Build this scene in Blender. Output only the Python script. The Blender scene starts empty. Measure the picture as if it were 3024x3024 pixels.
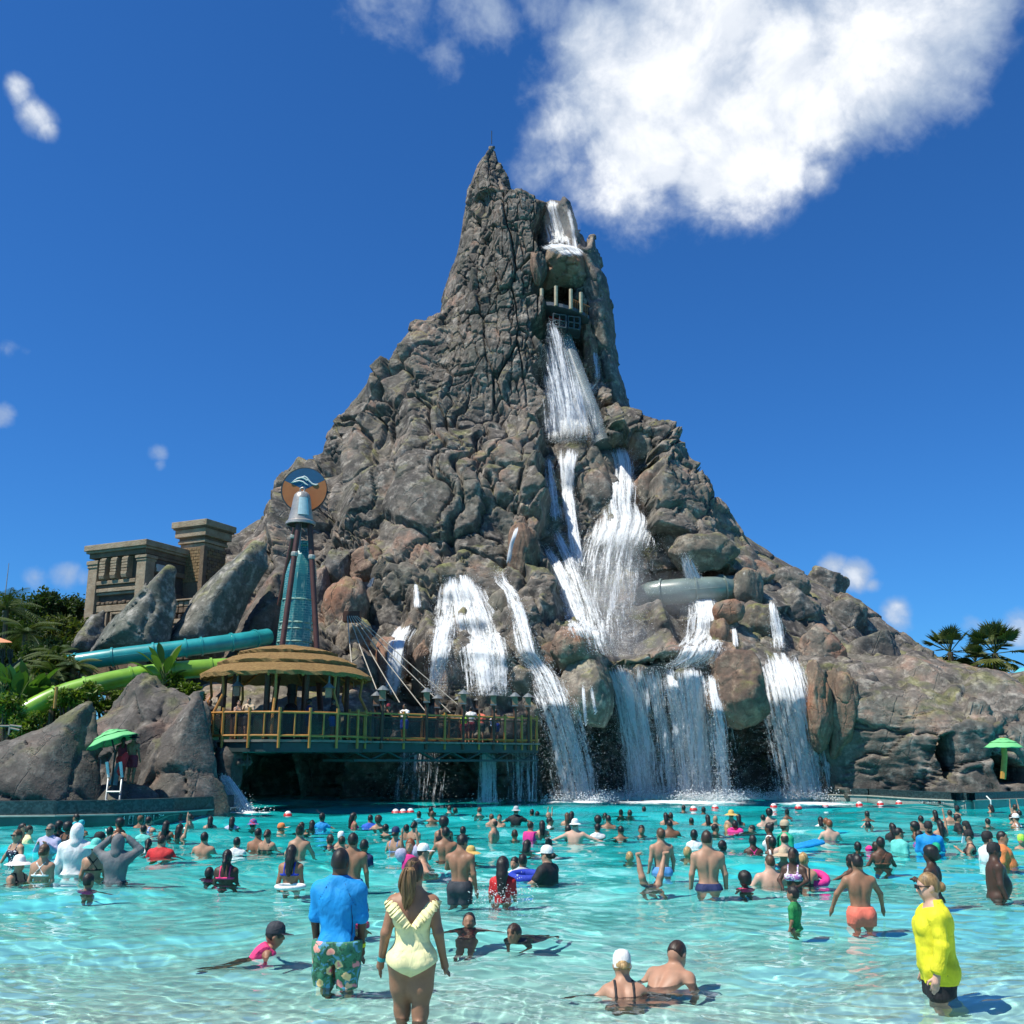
import bpy, bmesh, math, random
import numpy as np
from math import radians, sin, cos, tan, atan2, pi, sqrt
from mathutils import Vector, Matrix

# ------------------------------------------------------------------ scene, camera, sky, sun
scene = bpy.context.scene
col = scene.collection
PITCH = radians(13.7)
CAM_H = 2.0
IMG = 3024.0
cam_data = bpy.data.cameras.new("camera")
cam = bpy.data.objects.new("camera", cam_data)
col.objects.link(cam)
cam.location = (0, 0, CAM_H)
cam.rotation_euler = (radians(90) + PITCH, 0, 0)
cam_data.sensor_width = 36
cam_data.lens = 36
cam_data.clip_start = 0.1
cam_data.clip_end = 3000
scene.camera = cam

SUN_EL, SUN_AZ = radians(60), radians(-118)     # azimuth measured from the view axis (+Y), negative = left
SUN_DIR = Vector((sin(SUN_AZ) * cos(SUN_EL), cos(SUN_AZ) * cos(SUN_EL), sin(SUN_EL)))
sun_data = bpy.data.lights.new("sun", 'SUN')
sun_data.energy = 5.0
sun_data.angle = radians(0.53)
sun_data.color = (1.0, 0.945, 0.84)
sun = bpy.data.objects.new("sun", sun_data)
col.objects.link(sun)
sun.location = (-40, -20, 80)
sun.rotation_euler = SUN_DIR.to_track_quat('Z', 'Y').to_euler()

scene.view_settings.view_transform = 'Standard'
scene.view_settings.look = 'None'
scene.view_settings.exposure = 0.32
scene.view_settings.gamma = 1.0
scene.view_settings.use_curve_mapping = False
scene.cycles.max_bounces = 10
scene.cycles.transparent_max_bounces = 24
scene.cycles.diffuse_bounces = 3
scene.cycles.glossy_bounces = 3
scene.cycles.transmission_bounces = 6
scene.cycles.volume_bounces = 1
scene.cycles.caustics_refractive = True
scene.cycles.caustics_reflective = False
scene.cycles.sample_clamp_indirect = 6.0
scene.cycles.use_denoising = True

world = bpy.data.worlds.new("World")
scene.world = world
world.use_nodes = True

# ------------------------------------------------------------------ node helper
class NT:
    def __init__(s, tree):
        s.t = tree; s.n = tree.nodes; s.l = tree.links
    def node(s, typ, **kw):
        n = s.n.new(typ)
        for k, v in kw.items(): setattr(n, k, v)
        return n
    def put(s, sock, v):
        if hasattr(v, 'is_output') or isinstance(v, bpy.types.NodeSocket): s.l.new(v, sock)
        elif isinstance(v, (tuple, list)):
            if sock.type == 'RGBA' and len(v) == 3: v = (*v, 1)
            sock.default_value = v
        else:
            if sock.type in ('RGBA', 'VECTOR'):
                sock.default_value = (v, v, v, 1) if sock.type == 'RGBA' else (v, v, v)
            else: sock.default_value = v
    def math(s, op, a, b=0.0, c=None, clamp=False):
        n = s.node('ShaderNodeMath', operation=op, use_clamp=clamp)
        s.put(n.inputs[0], a); s.put(n.inputs[1], b)
        if c is not None: s.put(n.inputs[2], c)
        return n.outputs[0]
    def vmath(s, op, a, b=(0, 0, 0), scale=None):
        n = s.node('ShaderNodeVectorMath', operation=op)
        s.put(n.inputs[0], a); s.put(n.inputs[1], b)
        if scale is not None: s.put(n.inputs['Scale'], scale)
        return n.outputs['Value'] if op in ('LENGTH', 'DOT_PRODUCT', 'DISTANCE') else n.outputs[0]
    def rng(s, v, a, b, c=0.0, d=1.0, smooth=True):
        n = s.node('ShaderNodeMapRange', interpolation_type='SMOOTHSTEP' if smooth else 'LINEAR')
        n.clamp = True
        for i, x in enumerate((v, a, b, c, d)): s.put(n.inputs[i], x)
        return n.outputs[0]
    def mix(s, f, a, b, blend='MIX'):
        n = s.node('ShaderNodeMix', data_type='RGBA', blend_type=blend)
        s.put(n.inputs[0], f); s.put(n.inputs[6], a); s.put(n.inputs[7], b)
        return n.outputs[2]
    def noise(s, vec, scale, detail=4, rough=0.55, dist=0.0, w=None):
        n = s.node('ShaderNodeTexNoise')
        if w is not None:
            n.noise_dimensions = '4D'; s.put(n.inputs['W'], w)
        s.put(n.inputs['Vector'], vec); s.put(n.inputs['Scale'], scale)
        s.put(n.inputs['Detail'], detail); s.put(n.inputs['Roughness'], rough); s.put(n.inputs['Distortion'], dist)
        return n.outputs[0]
    def voro(s, vec, scale, feature='DISTANCE_TO_EDGE', rnd=1.0, out=0):
        n = s.node('ShaderNodeTexVoronoi', feature=feature)
        s.put(n.inputs['Vector'], vec); s.put(n.inputs['Scale'], scale); s.put(n.inputs['Randomness'], rnd)
        return n.outputs[out]
    def scalev(s, vec, sc):
        return s.vmath('MULTIPLY', vec, sc)
    def bump(s, h, strength=0.5, dist=0.1, normal=None):
        n = s.node('ShaderNodeBump')
        n.inputs['Strength'].default_value = strength; n.inputs['Distance'].default_value = dist
        s.put(n.inputs['Height'], h)
        if normal is not None: s.put(n.inputs['Normal'], normal)
        return n.outputs[0]

_mats = {}
def new_mat(name):
    m = bpy.data.materials.new(name)
    m.use_nodes = True
    m.node_tree.nodes.clear()
    t = NT(m.node_tree)
    out = t.node('ShaderNodeOutputMaterial')
    return m, t, out
def principled(t, out, **kw):
    p = t.node('ShaderNodeBsdfPrincipled')
    for k, v in kw.items(): t.put(p.inputs[k.replace('_', ' ')], v)
    t.l.new(p.outputs[0], out.inputs[0])
    return p
def simple_mat(name, color, rough=0.6, var=0.15, scale=6.0, bump=0.0, bscale=30, metallic=0.0, spec=0.4):
    """plain procedural surface: base colour broken up by noise, a little relief"""
    key = (name,)
    if key in _mats: return _mats[key]
    m, t, out = new_mat(name)
    tc = t.node('ShaderNodeTexCoord').outputs['Object']
    n = t.noise(tc, scale, 5)
    f = t.rng(n, 0.25, 0.75, 1 - var, 1 + var, smooth=False)
    c = t.vmath('SCALE', color[:3], scale=f)
    p = principled(t, out, Base_Color=c, Roughness=rough, Metallic=metallic)
    p.inputs['Specular IOR Level'].default_value = spec
    if bump:
        t.put(p.inputs['Normal'], t.bump(t.noise(tc, bscale, 5), bump, 0.05))
    _mats[key] = m
    return m

# ------------------------------------------------------------------ sky with broken cumulus
def pix_dir(px, py):
    u = (px - IMG / 2) / IMG; v = (IMG / 2 - py) / IMG
    return Vector((u, cos(PITCH) - v * sin(PITCH), sin(PITCH) + v * cos(PITCH)))
def P(px, py, Y):
    """point at depth Y (metres in front of the camera along +Y) behind a photo pixel"""
    d = pix_dir(px, py); t = Y / d.y
    return Vector((d.x * t, Y, CAM_H + d.z * t))
def W(px, py):
    """point on the pool's water level under a photo pixel"""
    d = pix_dir(px, py); t = -CAM_H / d.z
    return Vector((d.x * t, d.y * t, 0))

def build_sky():
    t = NT(world.node_tree); t.n.clear()
    out = t.node('ShaderNodeOutputWorld')
    sky = t.node('ShaderNodeTexSky', sky_type='NISHITA')
    sky.sun_disc = False
    sky.sun_elevation = SUN_EL
    sky.sun_rotation = SUN_AZ
    sky.altitude = 10
    sky.air_density = 1.0; sky.dust_density = 0.1; sky.ozone_density = 2.5
    # the camera's rendering of the sky: deeper, more saturated blue
    skc = t.vmath('MULTIPLY', sky.outputs[0], (.25, .71, 1.27))
    d = t.node('ShaderNodeTexCoord').outputs['Generated']
    d = t.vmath('NORMALIZE', d)
    warp = t.node('ShaderNodeTexNoise'); warp.inputs['Scale'].default_value = 7; warp.inputs['Detail'].default_value = 3
    t.l.new(d, warp.inputs['Vector'])
    wv = t.vmath('SCALE', t.vmath('SUBTRACT', warp.outputs['Color'], (0.5, 0.5, 0.5)), scale=0.07)
    dw = t.vmath('ADD', d, wv)
    # where the clouds of this afternoon stand: (px, py, radius px, weight)
    BL = [(1640, 420, 190, .75), (1720, 330, 250, 1.), (1760, 530, 190, .85), (1860, 480, 300, 1.1), (1780, 180, 240, 1.), (1950, 250, 330, 1.2), (2150, 350, 340, 1.2), (2060, 545, 190, .95),
          (2330, 170, 360, 1.2), (2560, 60, 360, 1.2), (2800, 0, 260, 1.1), (2100, 30, 360, 1.2), (2640, 200, 180, .85), (1920, 580, 150, .8), (1560, 470, 90, .5), (2280, 480, 170, .85),
          (2420, 480, 110, .62), (1400, 60, 190, .62), (1150, -30, 230, .6), (1640, 20, 180, .5), (1300, 190, 120, .42),
          (85, 290, 62, .62), (120, 335, 66, .66), (148, 375, 46, .55), (25, 1003, 66, .6), (75, 1012, 50, .5), (20, 1212, 62, .66), (455, 1350, 50, .64), (460, 1385, 36, .55),
          (130, 1700, 66, .66), (190, 1692, 76, .76), (245, 1710, 48, .6), (2470, 1690, 70, .8), (2530, 1710, 78, .84), (2585, 1740, 44, .62), (2665, 1820, 66, .7), (2865, 1824, 54, .6), (3000, 1856, 86, .74),
          # the same scattered fair-weather cumulus beyond the frame
          (3700, 300, 420, .8), (-900, 400, 350, .75), (900, -900, 420, .75)]
    dens = None
    for (px, py, r, w) in BL:
        c = pix_dir(px, py).normalized()
        dist = t.vmath('DISTANCE', dw, tuple(c))
        rr = r / IMG
        f = t.rng(dist, rr * 1.25, rr * 0.1, 0.0, w)
        dens = f if dens is None else t.math('MAXIMUM', dens, f)
    # a few more on the camera's far side
    back = t.math('MULTIPLY', t.rng(t.noise(t.vmath('MULTIPLY', d, (1, 1, 2)), 3.2, 2), .52, .72, 0, .85), t.rng(t.vmath('DOT_PRODUCT', d, (0, -1, 0)), 0.0, 0.35))
    back = t.math('MULTIPLY', back, t.rng(t.vmath('DOT_PRODUCT', d, (0, 0, 1)), 0.03, 0.15))
    dens = t.math('MAXIMUM', dens, back)
    n1 = t.noise(d, 9, 7, 0.60, 0.35)
    nn = t.math('ADD', t.math('ADD', t.math('MULTIPLY', n1, .64), t.math('MULTIPLY', t.noise(d, 36, 3, .6, .3), .24)), t.math('MULTIPLY', t.noise(d, 95, 4, .6, .3), .12))
    cov = t.math('ADD', t.math('MULTIPLY', dens, 0.92), t.math('MULTIPLY', t.math('SUBTRACT', nn, 0.5), 1.65))
    a = t.rng(cov, 0.26, 0.86)
    a = t.math('MULTIPLY', a, t.rng(dens, 0.02, 0.25))
    nsh = t.noise(t.vmath('ADD', d, tuple(Vector((SUN_DIR.x, SUN_DIR.y * 0, SUN_DIR.z)).normalized() * .022)), 9, 5, 0.60, 0.35)
    lit = t.rng(t.math('SUBTRACT', n1, nsh), -.10, .10)
    body = t.rng(t.math('ADD', cov, t.math('MULTIPLY', t.math('SUBTRACT', t.noise(d, 5, 4, .5), .5), 1.2)), 0.55, 1.1)
    body = t.math('MULTIPLY', body, t.math('ADD', .68, t.math('MULTIPLY', lit, .32)))
    ccol = t.mix(body, (4.2, 5.2, 6.8), (10.6, 10.8, 11.0))
    a = t.math('MULTIPLY', a, 0.93)
    fin = t.mix(a, skc, ccol)
    bg = t.node('ShaderNodeBackground')
    t.l.new(fin, bg.inputs['Color'])
    bg.inputs['Strength'].default_value = 0.085
    t.l.new(bg.outputs[0], out.inputs[0])
build_sky()
world.cycles.sampling_method = 'NONE'

# ------------------------------------------------------------------ object helpers
def tag(o, label=None, cat=None, group=None, kind=None):
    if label: o['label'] = label
    if cat: o['category'] = cat
    if group: o['group'] = group
    if kind: o['kind'] = kind
    return o
def link(o, parent=None):
    col.objects.link(o)
    if parent is not None: o.parent = parent
    return o
def empty(name, loc=(0, 0, 0), rz=0.0, label=None, cat=None, group=None):
    o = bpy.data.objects.new(name, None)
    o.location = loc; o.rotation_euler = (0, 0, rz)
    link(o); tag(o, label, cat, group)
    return o
def mesh_np(name, verts, faces, smooth=True):
    """fast mesh from numpy arrays; faces (n,3) or (n,4)"""
    me = bpy.data.meshes.new(name)
    verts = np.asarray(verts, dtype=np.float32); faces = np.asarray(faces, dtype=np.int32)
    k = faces.shape[1]
    me.vertices.add(len(verts)); me.vertices.foreach_set('co', verts.ravel())
    me.loops.add(faces.size); me.loops.foreach_set('vertex_index', faces.ravel())
    me.polygons.add(len(faces))
    me.polygons.foreach_set('loop_start', np.arange(0, faces.size, k, dtype=np.int32))
    me.polygons.foreach_set('loop_total', np.full(len(faces), k, dtype=np.int32))
    me.polygons.foreach_set('use_smooth', np.full(len(faces), smooth, dtype=bool))
    me.update(calc_edges=True)
    return me
def obj(name, me, mat=None, parent=None, loc=None):
    o = bpy.data.objects.new(name, me)
    if mat is not None and len(me.materials) == 0: me.materials.append(mat)
    link(o, parent)
    if loc is not None: o.location = loc
    return o

class MB:
    """collects boxes, tubes, lathes ... into one mesh"""
    def __init__(s): s.v = []; s.f = []; s.uvs = None
    def add(s, v, f):
        b = len(s.v); s.v += [tuple(x) for x in v]; s.f += [tuple(i + b for i in q) for q in f]
    def box(s, c, size, rot=None, taper=1.0):
        x, y, z = (k / 2 for k in size)
        vs = [Vector((sx * x * (taper if sz > 0 else 1), sy * y * (taper if sz > 0 else 1), sz * z)) for sz in (-1, 1) for sy in (-1, 1) for sx in (-1, 1)]
        if rot is not None: vs = [rot @ v for v in vs]
        c = Vector(c)
        s.add([v + c for v in vs], [(0, 2, 3, 1), (4, 5, 7, 6), (0, 1, 5, 4), (2, 6, 7, 3), (0, 4, 6, 2), (1, 3, 7, 5)])
        return s
    def tube(s, pts, r, n=8, cap=True, squash=None):
        pts = [Vector(p) for p in pts]
        rs = r if isinstance(r, (list, tuple)) else [r] * len(pts)
        vs = []; up = Vector((0, 0, 1))
        prev = None
        for i, p in enumerate(pts):
            d = (pts[min(i + 1, len(pts) - 1)] - pts[max(i - 1, 0)])
            d = d.normalized() if d.length > 1e-9 else Vector((0, 0, 1))
            if prev is None:
                a = d.cross(up if abs(d.z) < .95 else Vector((0, 1, 0))).normalized()
            else:
                a = (prev - d * prev.dot(d)); a = a.normalized() if a.length > 1e-6 else d.orthogonal().normalized()
            prev = a; b = d.cross(a)
            for k in range(n):
                an = 2 * pi * k / n
                vs.append(p + (a * cos(an) + b * sin(an)) * rs[i])
        fs = []
        for i in range(len(pts) - 1):
            for k in range(n):
                k2 = (k + 1) % n
                fs.append((i * n + k, i * n + k2, (i + 1) * n + k2, (i + 1) * n + k))
        if cap:
            fs.append(tuple(range(n - 1, -1, -1))); fs.append(tuple(range((len(pts) - 1) * n, len(pts) * n)))
        s.add(vs, fs); return s
    def lathe(s, prof, c=(0, 0, 0), n=24, cap=False):
        vs = []; fs = []; c = Vector(c); m = len(prof)
        for (r, z) in prof:
            for k in range(n):
                an = 2 * pi * k / n
                vs.append(c + Vector((r * cos(an), r * sin(an), z)))
        for i in range(m - 1):
            for k in range(n):
                k2 = (k + 1) % n
                fs.append((i * n + k, i * n + k2, (i + 1) * n + k2, (i + 1) * n + k))
        if cap:
            fs.append(tuple(range(n - 1, -1, -1))); fs.append(tuple(range((m - 1) * n, m * n)))
        s.add(vs, fs); return s
    def quad(s, a, b, c, d): s.add([a, b, c, d], [(0, 1, 2, 3)]); return s
    def prism(s, poly, off):
        """poly: list of 3D points (planar outline), extruded by vector off"""
        n = len(poly); off = Vector(off)
        a = [Vector(p) for p in poly]; b = [p + off for p in a]
        s.add(a + b, [tuple(range(n - 1, -1, -1)), tuple(range(n, 2 * n))] + [(i, (i + 1) % n, (i + 1) % n + n, i + n) for i in range(n)])
        return s
    def mesh(s, name, smooth=False):
        me = bpy.data.meshes.new(name); me.from_pydata(s.v, [], s.f)
        bm = bmesh.new(); bm.from_mesh(me); bmesh.ops.recalc_face_normals(bm, faces=bm.faces); bm.to_mesh(me); bm.free()
        if smooth:
            me.polygons.foreach_set('use_smooth', [True] * len(me.polygons))
            try: me.set_sharp_from_angle(angle=radians(40))
            except Exception: pass
        me.update(); return me
    def build(s, name, mat, parent=None, smooth=False, bevel=0.0):
        o = obj(name, s.mesh(name, smooth), mat, parent)
        if bevel:
            b = o.modifiers.new('bevel', 'BEVEL'); b.width = bevel; b.segments = 2; b.limit_method = 'ANGLE'
        return o

# ------------------------------------------------------------------ numpy noise
_U = np.uint32
def _h(ix, iy, iz, seed):
    with np.errstate(over='ignore'):
        h = ix.astype(_U) * _U(374761393) + iy.astype(_U) * _U(668265263) + iz.astype(_U) * _U(1610612741) + _U((seed * 1274126177) & 0xFFFFFFFF)
        h ^= h >> _U(13); h *= _U(1274126177); h ^= h >> _U(16); h *= _U(2246822519); h ^= h >> _U(15)
    return h
def _r(h, k=0):
    with np.errstate(over='ignore'):
        return ((((h >> _U(k * 5)) * _U(2654435761)) >> _U(8)) & _U(0xFFFF)).astype(np.float32) * np.float32(1 / 65535.0)
def vnoise(p, seed=0):
    """smooth value noise, p (n,3) -> (n,) in 0..1"""
    p = np.asarray(p, np.float32); i = np.floor(p).astype(np.int32); f = p - i.astype(np.float32); w = f * f * (3 - 2 * f)
    res = 0
    for dx in (0, 1):
        wx = w[:, 0] if dx else 1 - w[:, 0]
        for dy in (0, 1):
            wy = w[:, 1] if dy else 1 - w[:, 1]
            for dz in (0, 1):
                wz = w[:, 2] if dz else 1 - w[:, 2]
                res = res + _r(_h(i[:, 0] + dx, i[:, 1] + dy, i[:, 2] + dz, seed)) * (wx * wy * wz)
    return res
def fbm(p, seed=0, octv=4, gain=0.5):
    a = 1.0; s = 0; tot = 0
    for o in range(octv):
        s = s + a * vnoise(p * (2.03 ** o) + o * 17.3, seed + o); tot += a; a *= gain
    return s / tot
def worley(p, seed=0, jitter=0.9, cheb=False):
    """returns F1, F2, cell random numbers (n,3), offset vector to the nearest point"""
    p = np.asarray(p, np.float32)
    i = np.floor(p).astype(np.int32); n = len(p); fr = p - i.astype(np.float32)
    F1 = np.full(n, 9.0, np.float32); F2 = F1.copy()
    cid = np.zeros(n, _U)
    j = np.float32(jitter)
    for dx in (-1, 0, 1):
        for dy in (-1, 0, 1):
            for dz in (-1, 0, 1):
                h = _h(i[:, 0] + dx, i[:, 1] + dy, i[:, 2] + dz, seed)
                ax = fr[:, 0] - (np.float32(dx + .5) + j * (_r(h, 0) - np.float32(.5)))
                ay = fr[:, 1] - (np.float32(dy + .5) + j * (_r(h, 1) - np.float32(.5)))
                az = fr[:, 2] - (np.float32(dz + .5) + j * (_r(h, 2) - np.float32(.5)))
                d = np.maximum(np.maximum(np.abs(ax), np.abs(ay)), np.abs(az)) if cheb else np.sqrt(ax * ax + ay * ay + az * az)
                m = d < F1
                F2 = np.where(m, F1, np.minimum(F2, d))
                F1 = np.where(m, d, F1)
                cid = np.where(m, h, cid)
                if dx == dy == dz == -1: off = np.stack((ax, ay, az), 1)
                else: off = np.where(m[:, None], np.stack((ax, ay, az), 1), off)
    rnd = np.stack((_r(cid, 1), _r(cid, 2), _r(cid, 3)), 1)
    return F1, F2, rnd, off
def sstep(a, b, x):
    t = np.clip((x - a) / (b - a), 0, 1); return t * t * (3 - 2 * t)

# ------------------------------------------------------------------ signed-distance modelling (surface nets)
def smin(a, b, k):
    h = np.clip(0.5 + 0.5 * (b - a) / k, 0, 1)
    return b + (a - b) * h - k * h * (1 - h)
def grid(lo, hi, h):
    n = [int(math.ceil((hi[i] - lo[i]) / h)) + 2 for i in range(3)]
    ax = [np.float32(lo[i]) - np.float32(h) + np.arange(n[i] + 1, dtype=np.float32) * np.float32(h) for i in range(3)]
    X, Y, Z = np.meshgrid(*ax, indexing='ij')
    return X, Y, Z
def surface_nets(f, X, Y, Z):
    """zero set of f sampled on the grid -> verts, quads"""
    ins = f < 0
    nx, ny, nz = (k - 1 for k in f.shape)
    cnt = np.zeros((nx, ny, nz), np.int8)
    for a in (0, 1):
        for b in (0, 1):
            for c in (0, 1):
                cnt += ins[a:a + nx, b:b + ny, c:c + nz]
    act = (cnt > 0) & (cnt < 8)
    ci, cj, ck = np.nonzero(act)
    n = len(ci)
    if n == 0: return np.zeros((0, 3), np.float32), np.zeros((0, 4), np.int32)
    acc = np.zeros((n, 3), np.float32); num = np.zeros(n, np.float32)
    corners = [(a, b, c) for a in (0, 1) for b in (0, 1) for c in (0, 1)]
    val = {q: f[ci + q[0], cj + q[1], ck + q[2]] for q in corners}
    for q in corners:
        for ax in range(3):
            if q[ax] == 1: continue
            r = list(q); r[ax] = 1; r = tuple(r)
            v0, v1 = val[q], val[r]
            m = (v0 < 0) != (v1 < 0)
            t = np.where(m, v0 / np.where(m, v0 - v1, 1), 0)
            for d in range(3):
                acc[:, d] += np.where(m, q[d] + (t if d == ax else 0), 0)
            num += m
    acc /= num[:, None]
    o = np.array((X[0, 0, 0], Y[0, 0, 0], Z[0, 0, 0])); h = X[1, 0, 0] - X[0, 0, 0]
    verts = (np.stack((ci, cj, ck), 1) + acc) * h + o
    idx = np.full((nx, ny, nz), -1, np.int32); idx[ci, cj, ck] = np.arange(n)
    quads = []
    for ax in range(3):
        b, c = [(1, 2), (2, 0), (0, 1)][ax]
        sl0 = [slice(None)] * 3; sl1 = [slice(None)] * 3
        sl0[ax] = slice(0, -1); sl1[ax] = slice(1, None)
        s0, s1 = ins[tuple(sl0)], ins[tuple(sl1)]
        e = s0 != s1
        I = np.nonzero(e)
        I = [k.copy() for k in I]
        ok = (I[b] > 0) & (I[c] > 0) & (I[b] < f.shape[b] - 1) & (I[c] < f.shape[c] - 1)
        I = [k[ok] for k in I]
        flip = s0[tuple(I)]
        def at(db, dc):
            J = [k.copy() for k in I]; J[b] = J[b] + db; J[c] = J[c] + dc
            return idx[J[0], J[1], J[2]]
        q = np.stack((at(-1, -1), at(0, -1), at(0, 0), at(-1, 0)), 1)
        q[~flip] = q[~flip][:, ::-1]
        quads.append(q)
    quads = np.concatenate(quads)
    quads = quads[(quads >= 0).all(1)]
    return verts.astype(np.float32), quads
# ------------------------------------------------------------------ pool: floor and water
FLOOR_PROF = [(3.0, .12), (5.0, .25), (9.0, .50), (11.2, .58), (15, .86), (20, 1.05), (30, 1.2), (40, 1.27), (70, 1.7), (120, 1.7)]
def floor_z(y):
    return -np.interp(y, [a for a, b in FLOOR_PROF], [b for a, b in FLOOR_PROF])
rng0 = np.random.default_rng(5)
_waves = []
for k in range(46):
    lam = 0.16 * (2.6 / 0.16) ** (k / 45.0) * rng0.uniform(.9, 1.1)
    th = rng0.normal(-pi / 2, 0.75)
    slope = (0.023 if lam < .5 else 0.0125) * rng0.uniform(.6, 1.3)
    _waves.append((lam, th, slope * lam / (2 * pi), rng0.uniform(0, 2 * pi)))
for k in range(5):
    _waves.append((rng0.uniform(4, 9), rng0.normal(-pi / 2, .4), 0.03, rng0.uniform(0, 6.28)))
def water_z(x, y, spacing):
    z = np.zeros_like(x)
    wx = x + 0.25 * np.sin(y * 1.3 + np.sin(x * .7)) ; wy = y + 0.25 * np.sin(x * 1.1 + 1.7 * np.sin(y * .5))
    for lam, th, a, ph in _waves:
        w = np.clip((lam / spacing - 2.2) / 2.0, 0, 1)
        s = np.sin((wx * cos(th) + wy * sin(th)) * 2 * pi / lam + ph)
        z += w * a * (s - 0.35 * np.cos(2 * ((wx * cos(th) + wy * sin(th)) * 2 * pi / lam + ph)))
    return z
def build_pool():
    # floor: one sheet sloping down from the beach
    ys = np.concatenate((np.linspace(-6, 20, 60), np.linspace(20.5, 80, 40)))
    xs = np.linspace(-60, 60, 80)
    Xg, Yg = np.meshgrid(xs, ys)
    Zg = floor_z(np.maximum(Yg, 3.0)) + np.where(Yg < 3, (3 - Yg) * 0.06, 0)
    v = np.stack((Xg, Yg, Zg), -1).reshape(-1, 3)
    nx, ny = len(xs), len(ys)
    a = (np.arange(ny - 1)[:, None] * nx + np.arange(nx - 1)[None]).ravel()
    q = np.stack((a, a + 1, a + nx + 1, a + nx), 1)
    m, t, out = new_mat('pool floor paint')
    pos = t.node('ShaderNodeNewGeometry').outputs['Position']
    sep = t.node('ShaderNodeSeparateXYZ'); t.l.new(pos, sep.inputs[0])
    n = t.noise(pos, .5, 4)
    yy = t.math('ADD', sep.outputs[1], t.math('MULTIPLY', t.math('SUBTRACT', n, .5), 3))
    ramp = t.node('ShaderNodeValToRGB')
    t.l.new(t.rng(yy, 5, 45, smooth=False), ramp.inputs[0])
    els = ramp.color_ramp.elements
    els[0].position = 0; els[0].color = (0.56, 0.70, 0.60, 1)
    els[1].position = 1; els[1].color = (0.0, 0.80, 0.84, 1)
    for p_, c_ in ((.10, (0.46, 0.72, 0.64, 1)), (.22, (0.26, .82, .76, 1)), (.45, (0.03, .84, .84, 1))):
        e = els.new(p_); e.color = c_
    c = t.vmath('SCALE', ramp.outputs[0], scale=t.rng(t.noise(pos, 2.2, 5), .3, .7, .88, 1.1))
    principled(t, out, Base_Color=c, Roughness=.6)
    o = obj('pool_floor', mesh_np('pool_floor', v, q), m); tag(o, kind='structure')
    o.cycles.is_caustics_receiver = True
    # water surface: finer near the bather's beach, coarser far out
    rows = [3.2]
    while rows[-1] < 75: rows.append(rows[-1] + max(0.018, 0.0030 * rows[-1] ** 1.25))
    rows = np.array(rows); NC = 620
    u = np.linspace(-1, 1, NC)
    half = rows * 0.54 + 1.2
    half = np.where(rows > 30, half + (rows - 30) * .2, half)
    Xg = u[None] * half[:, None]; Yg = np.repeat(rows[:, None], NC, 1)
    sp = np.maximum(half[:, None] * 2 / NC, np.gradient(rows)[:, None]) * np.ones_like(Xg)
    Zg = water_z(Xg, Yg, sp)
    v = np.stack((Xg, Yg, Zg), -1).reshape(-1, 3)
    a = (np.arange(len(rows) - 1)[:, None] * NC + np.arange(NC - 1)[None]).ravel()
    q = np.stack((a, a + 1, a + NC + 1, a + NC), 1)
    m, t, out = new_mat('pool water')
    pos = t.node('ShaderNodeNewGeometry').outputs['Position']
    p = t.node('ShaderNodeBsdfPrincipled')
    p.inputs['Base Color'].default_value = (0.90, 1, .99, 1)
    p.inputs['Roughness'].default_value = 0.02
    p.inputs['IOR'].default_value = 1.33
    p.inputs['Transmission Weight'].default_value = 1
    t.l.new(p.outputs[0], out.inputs[0])
    o = obj('pool_water', mesh_np('pool_water', v, q), m); tag(o, kind='structure')
    o.cycles.is_caustics_caster = True
    print('water quads', len(q), len(rows))
    return o
sun_data.cycles.is_caustics_light = True
build_pool()
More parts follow.
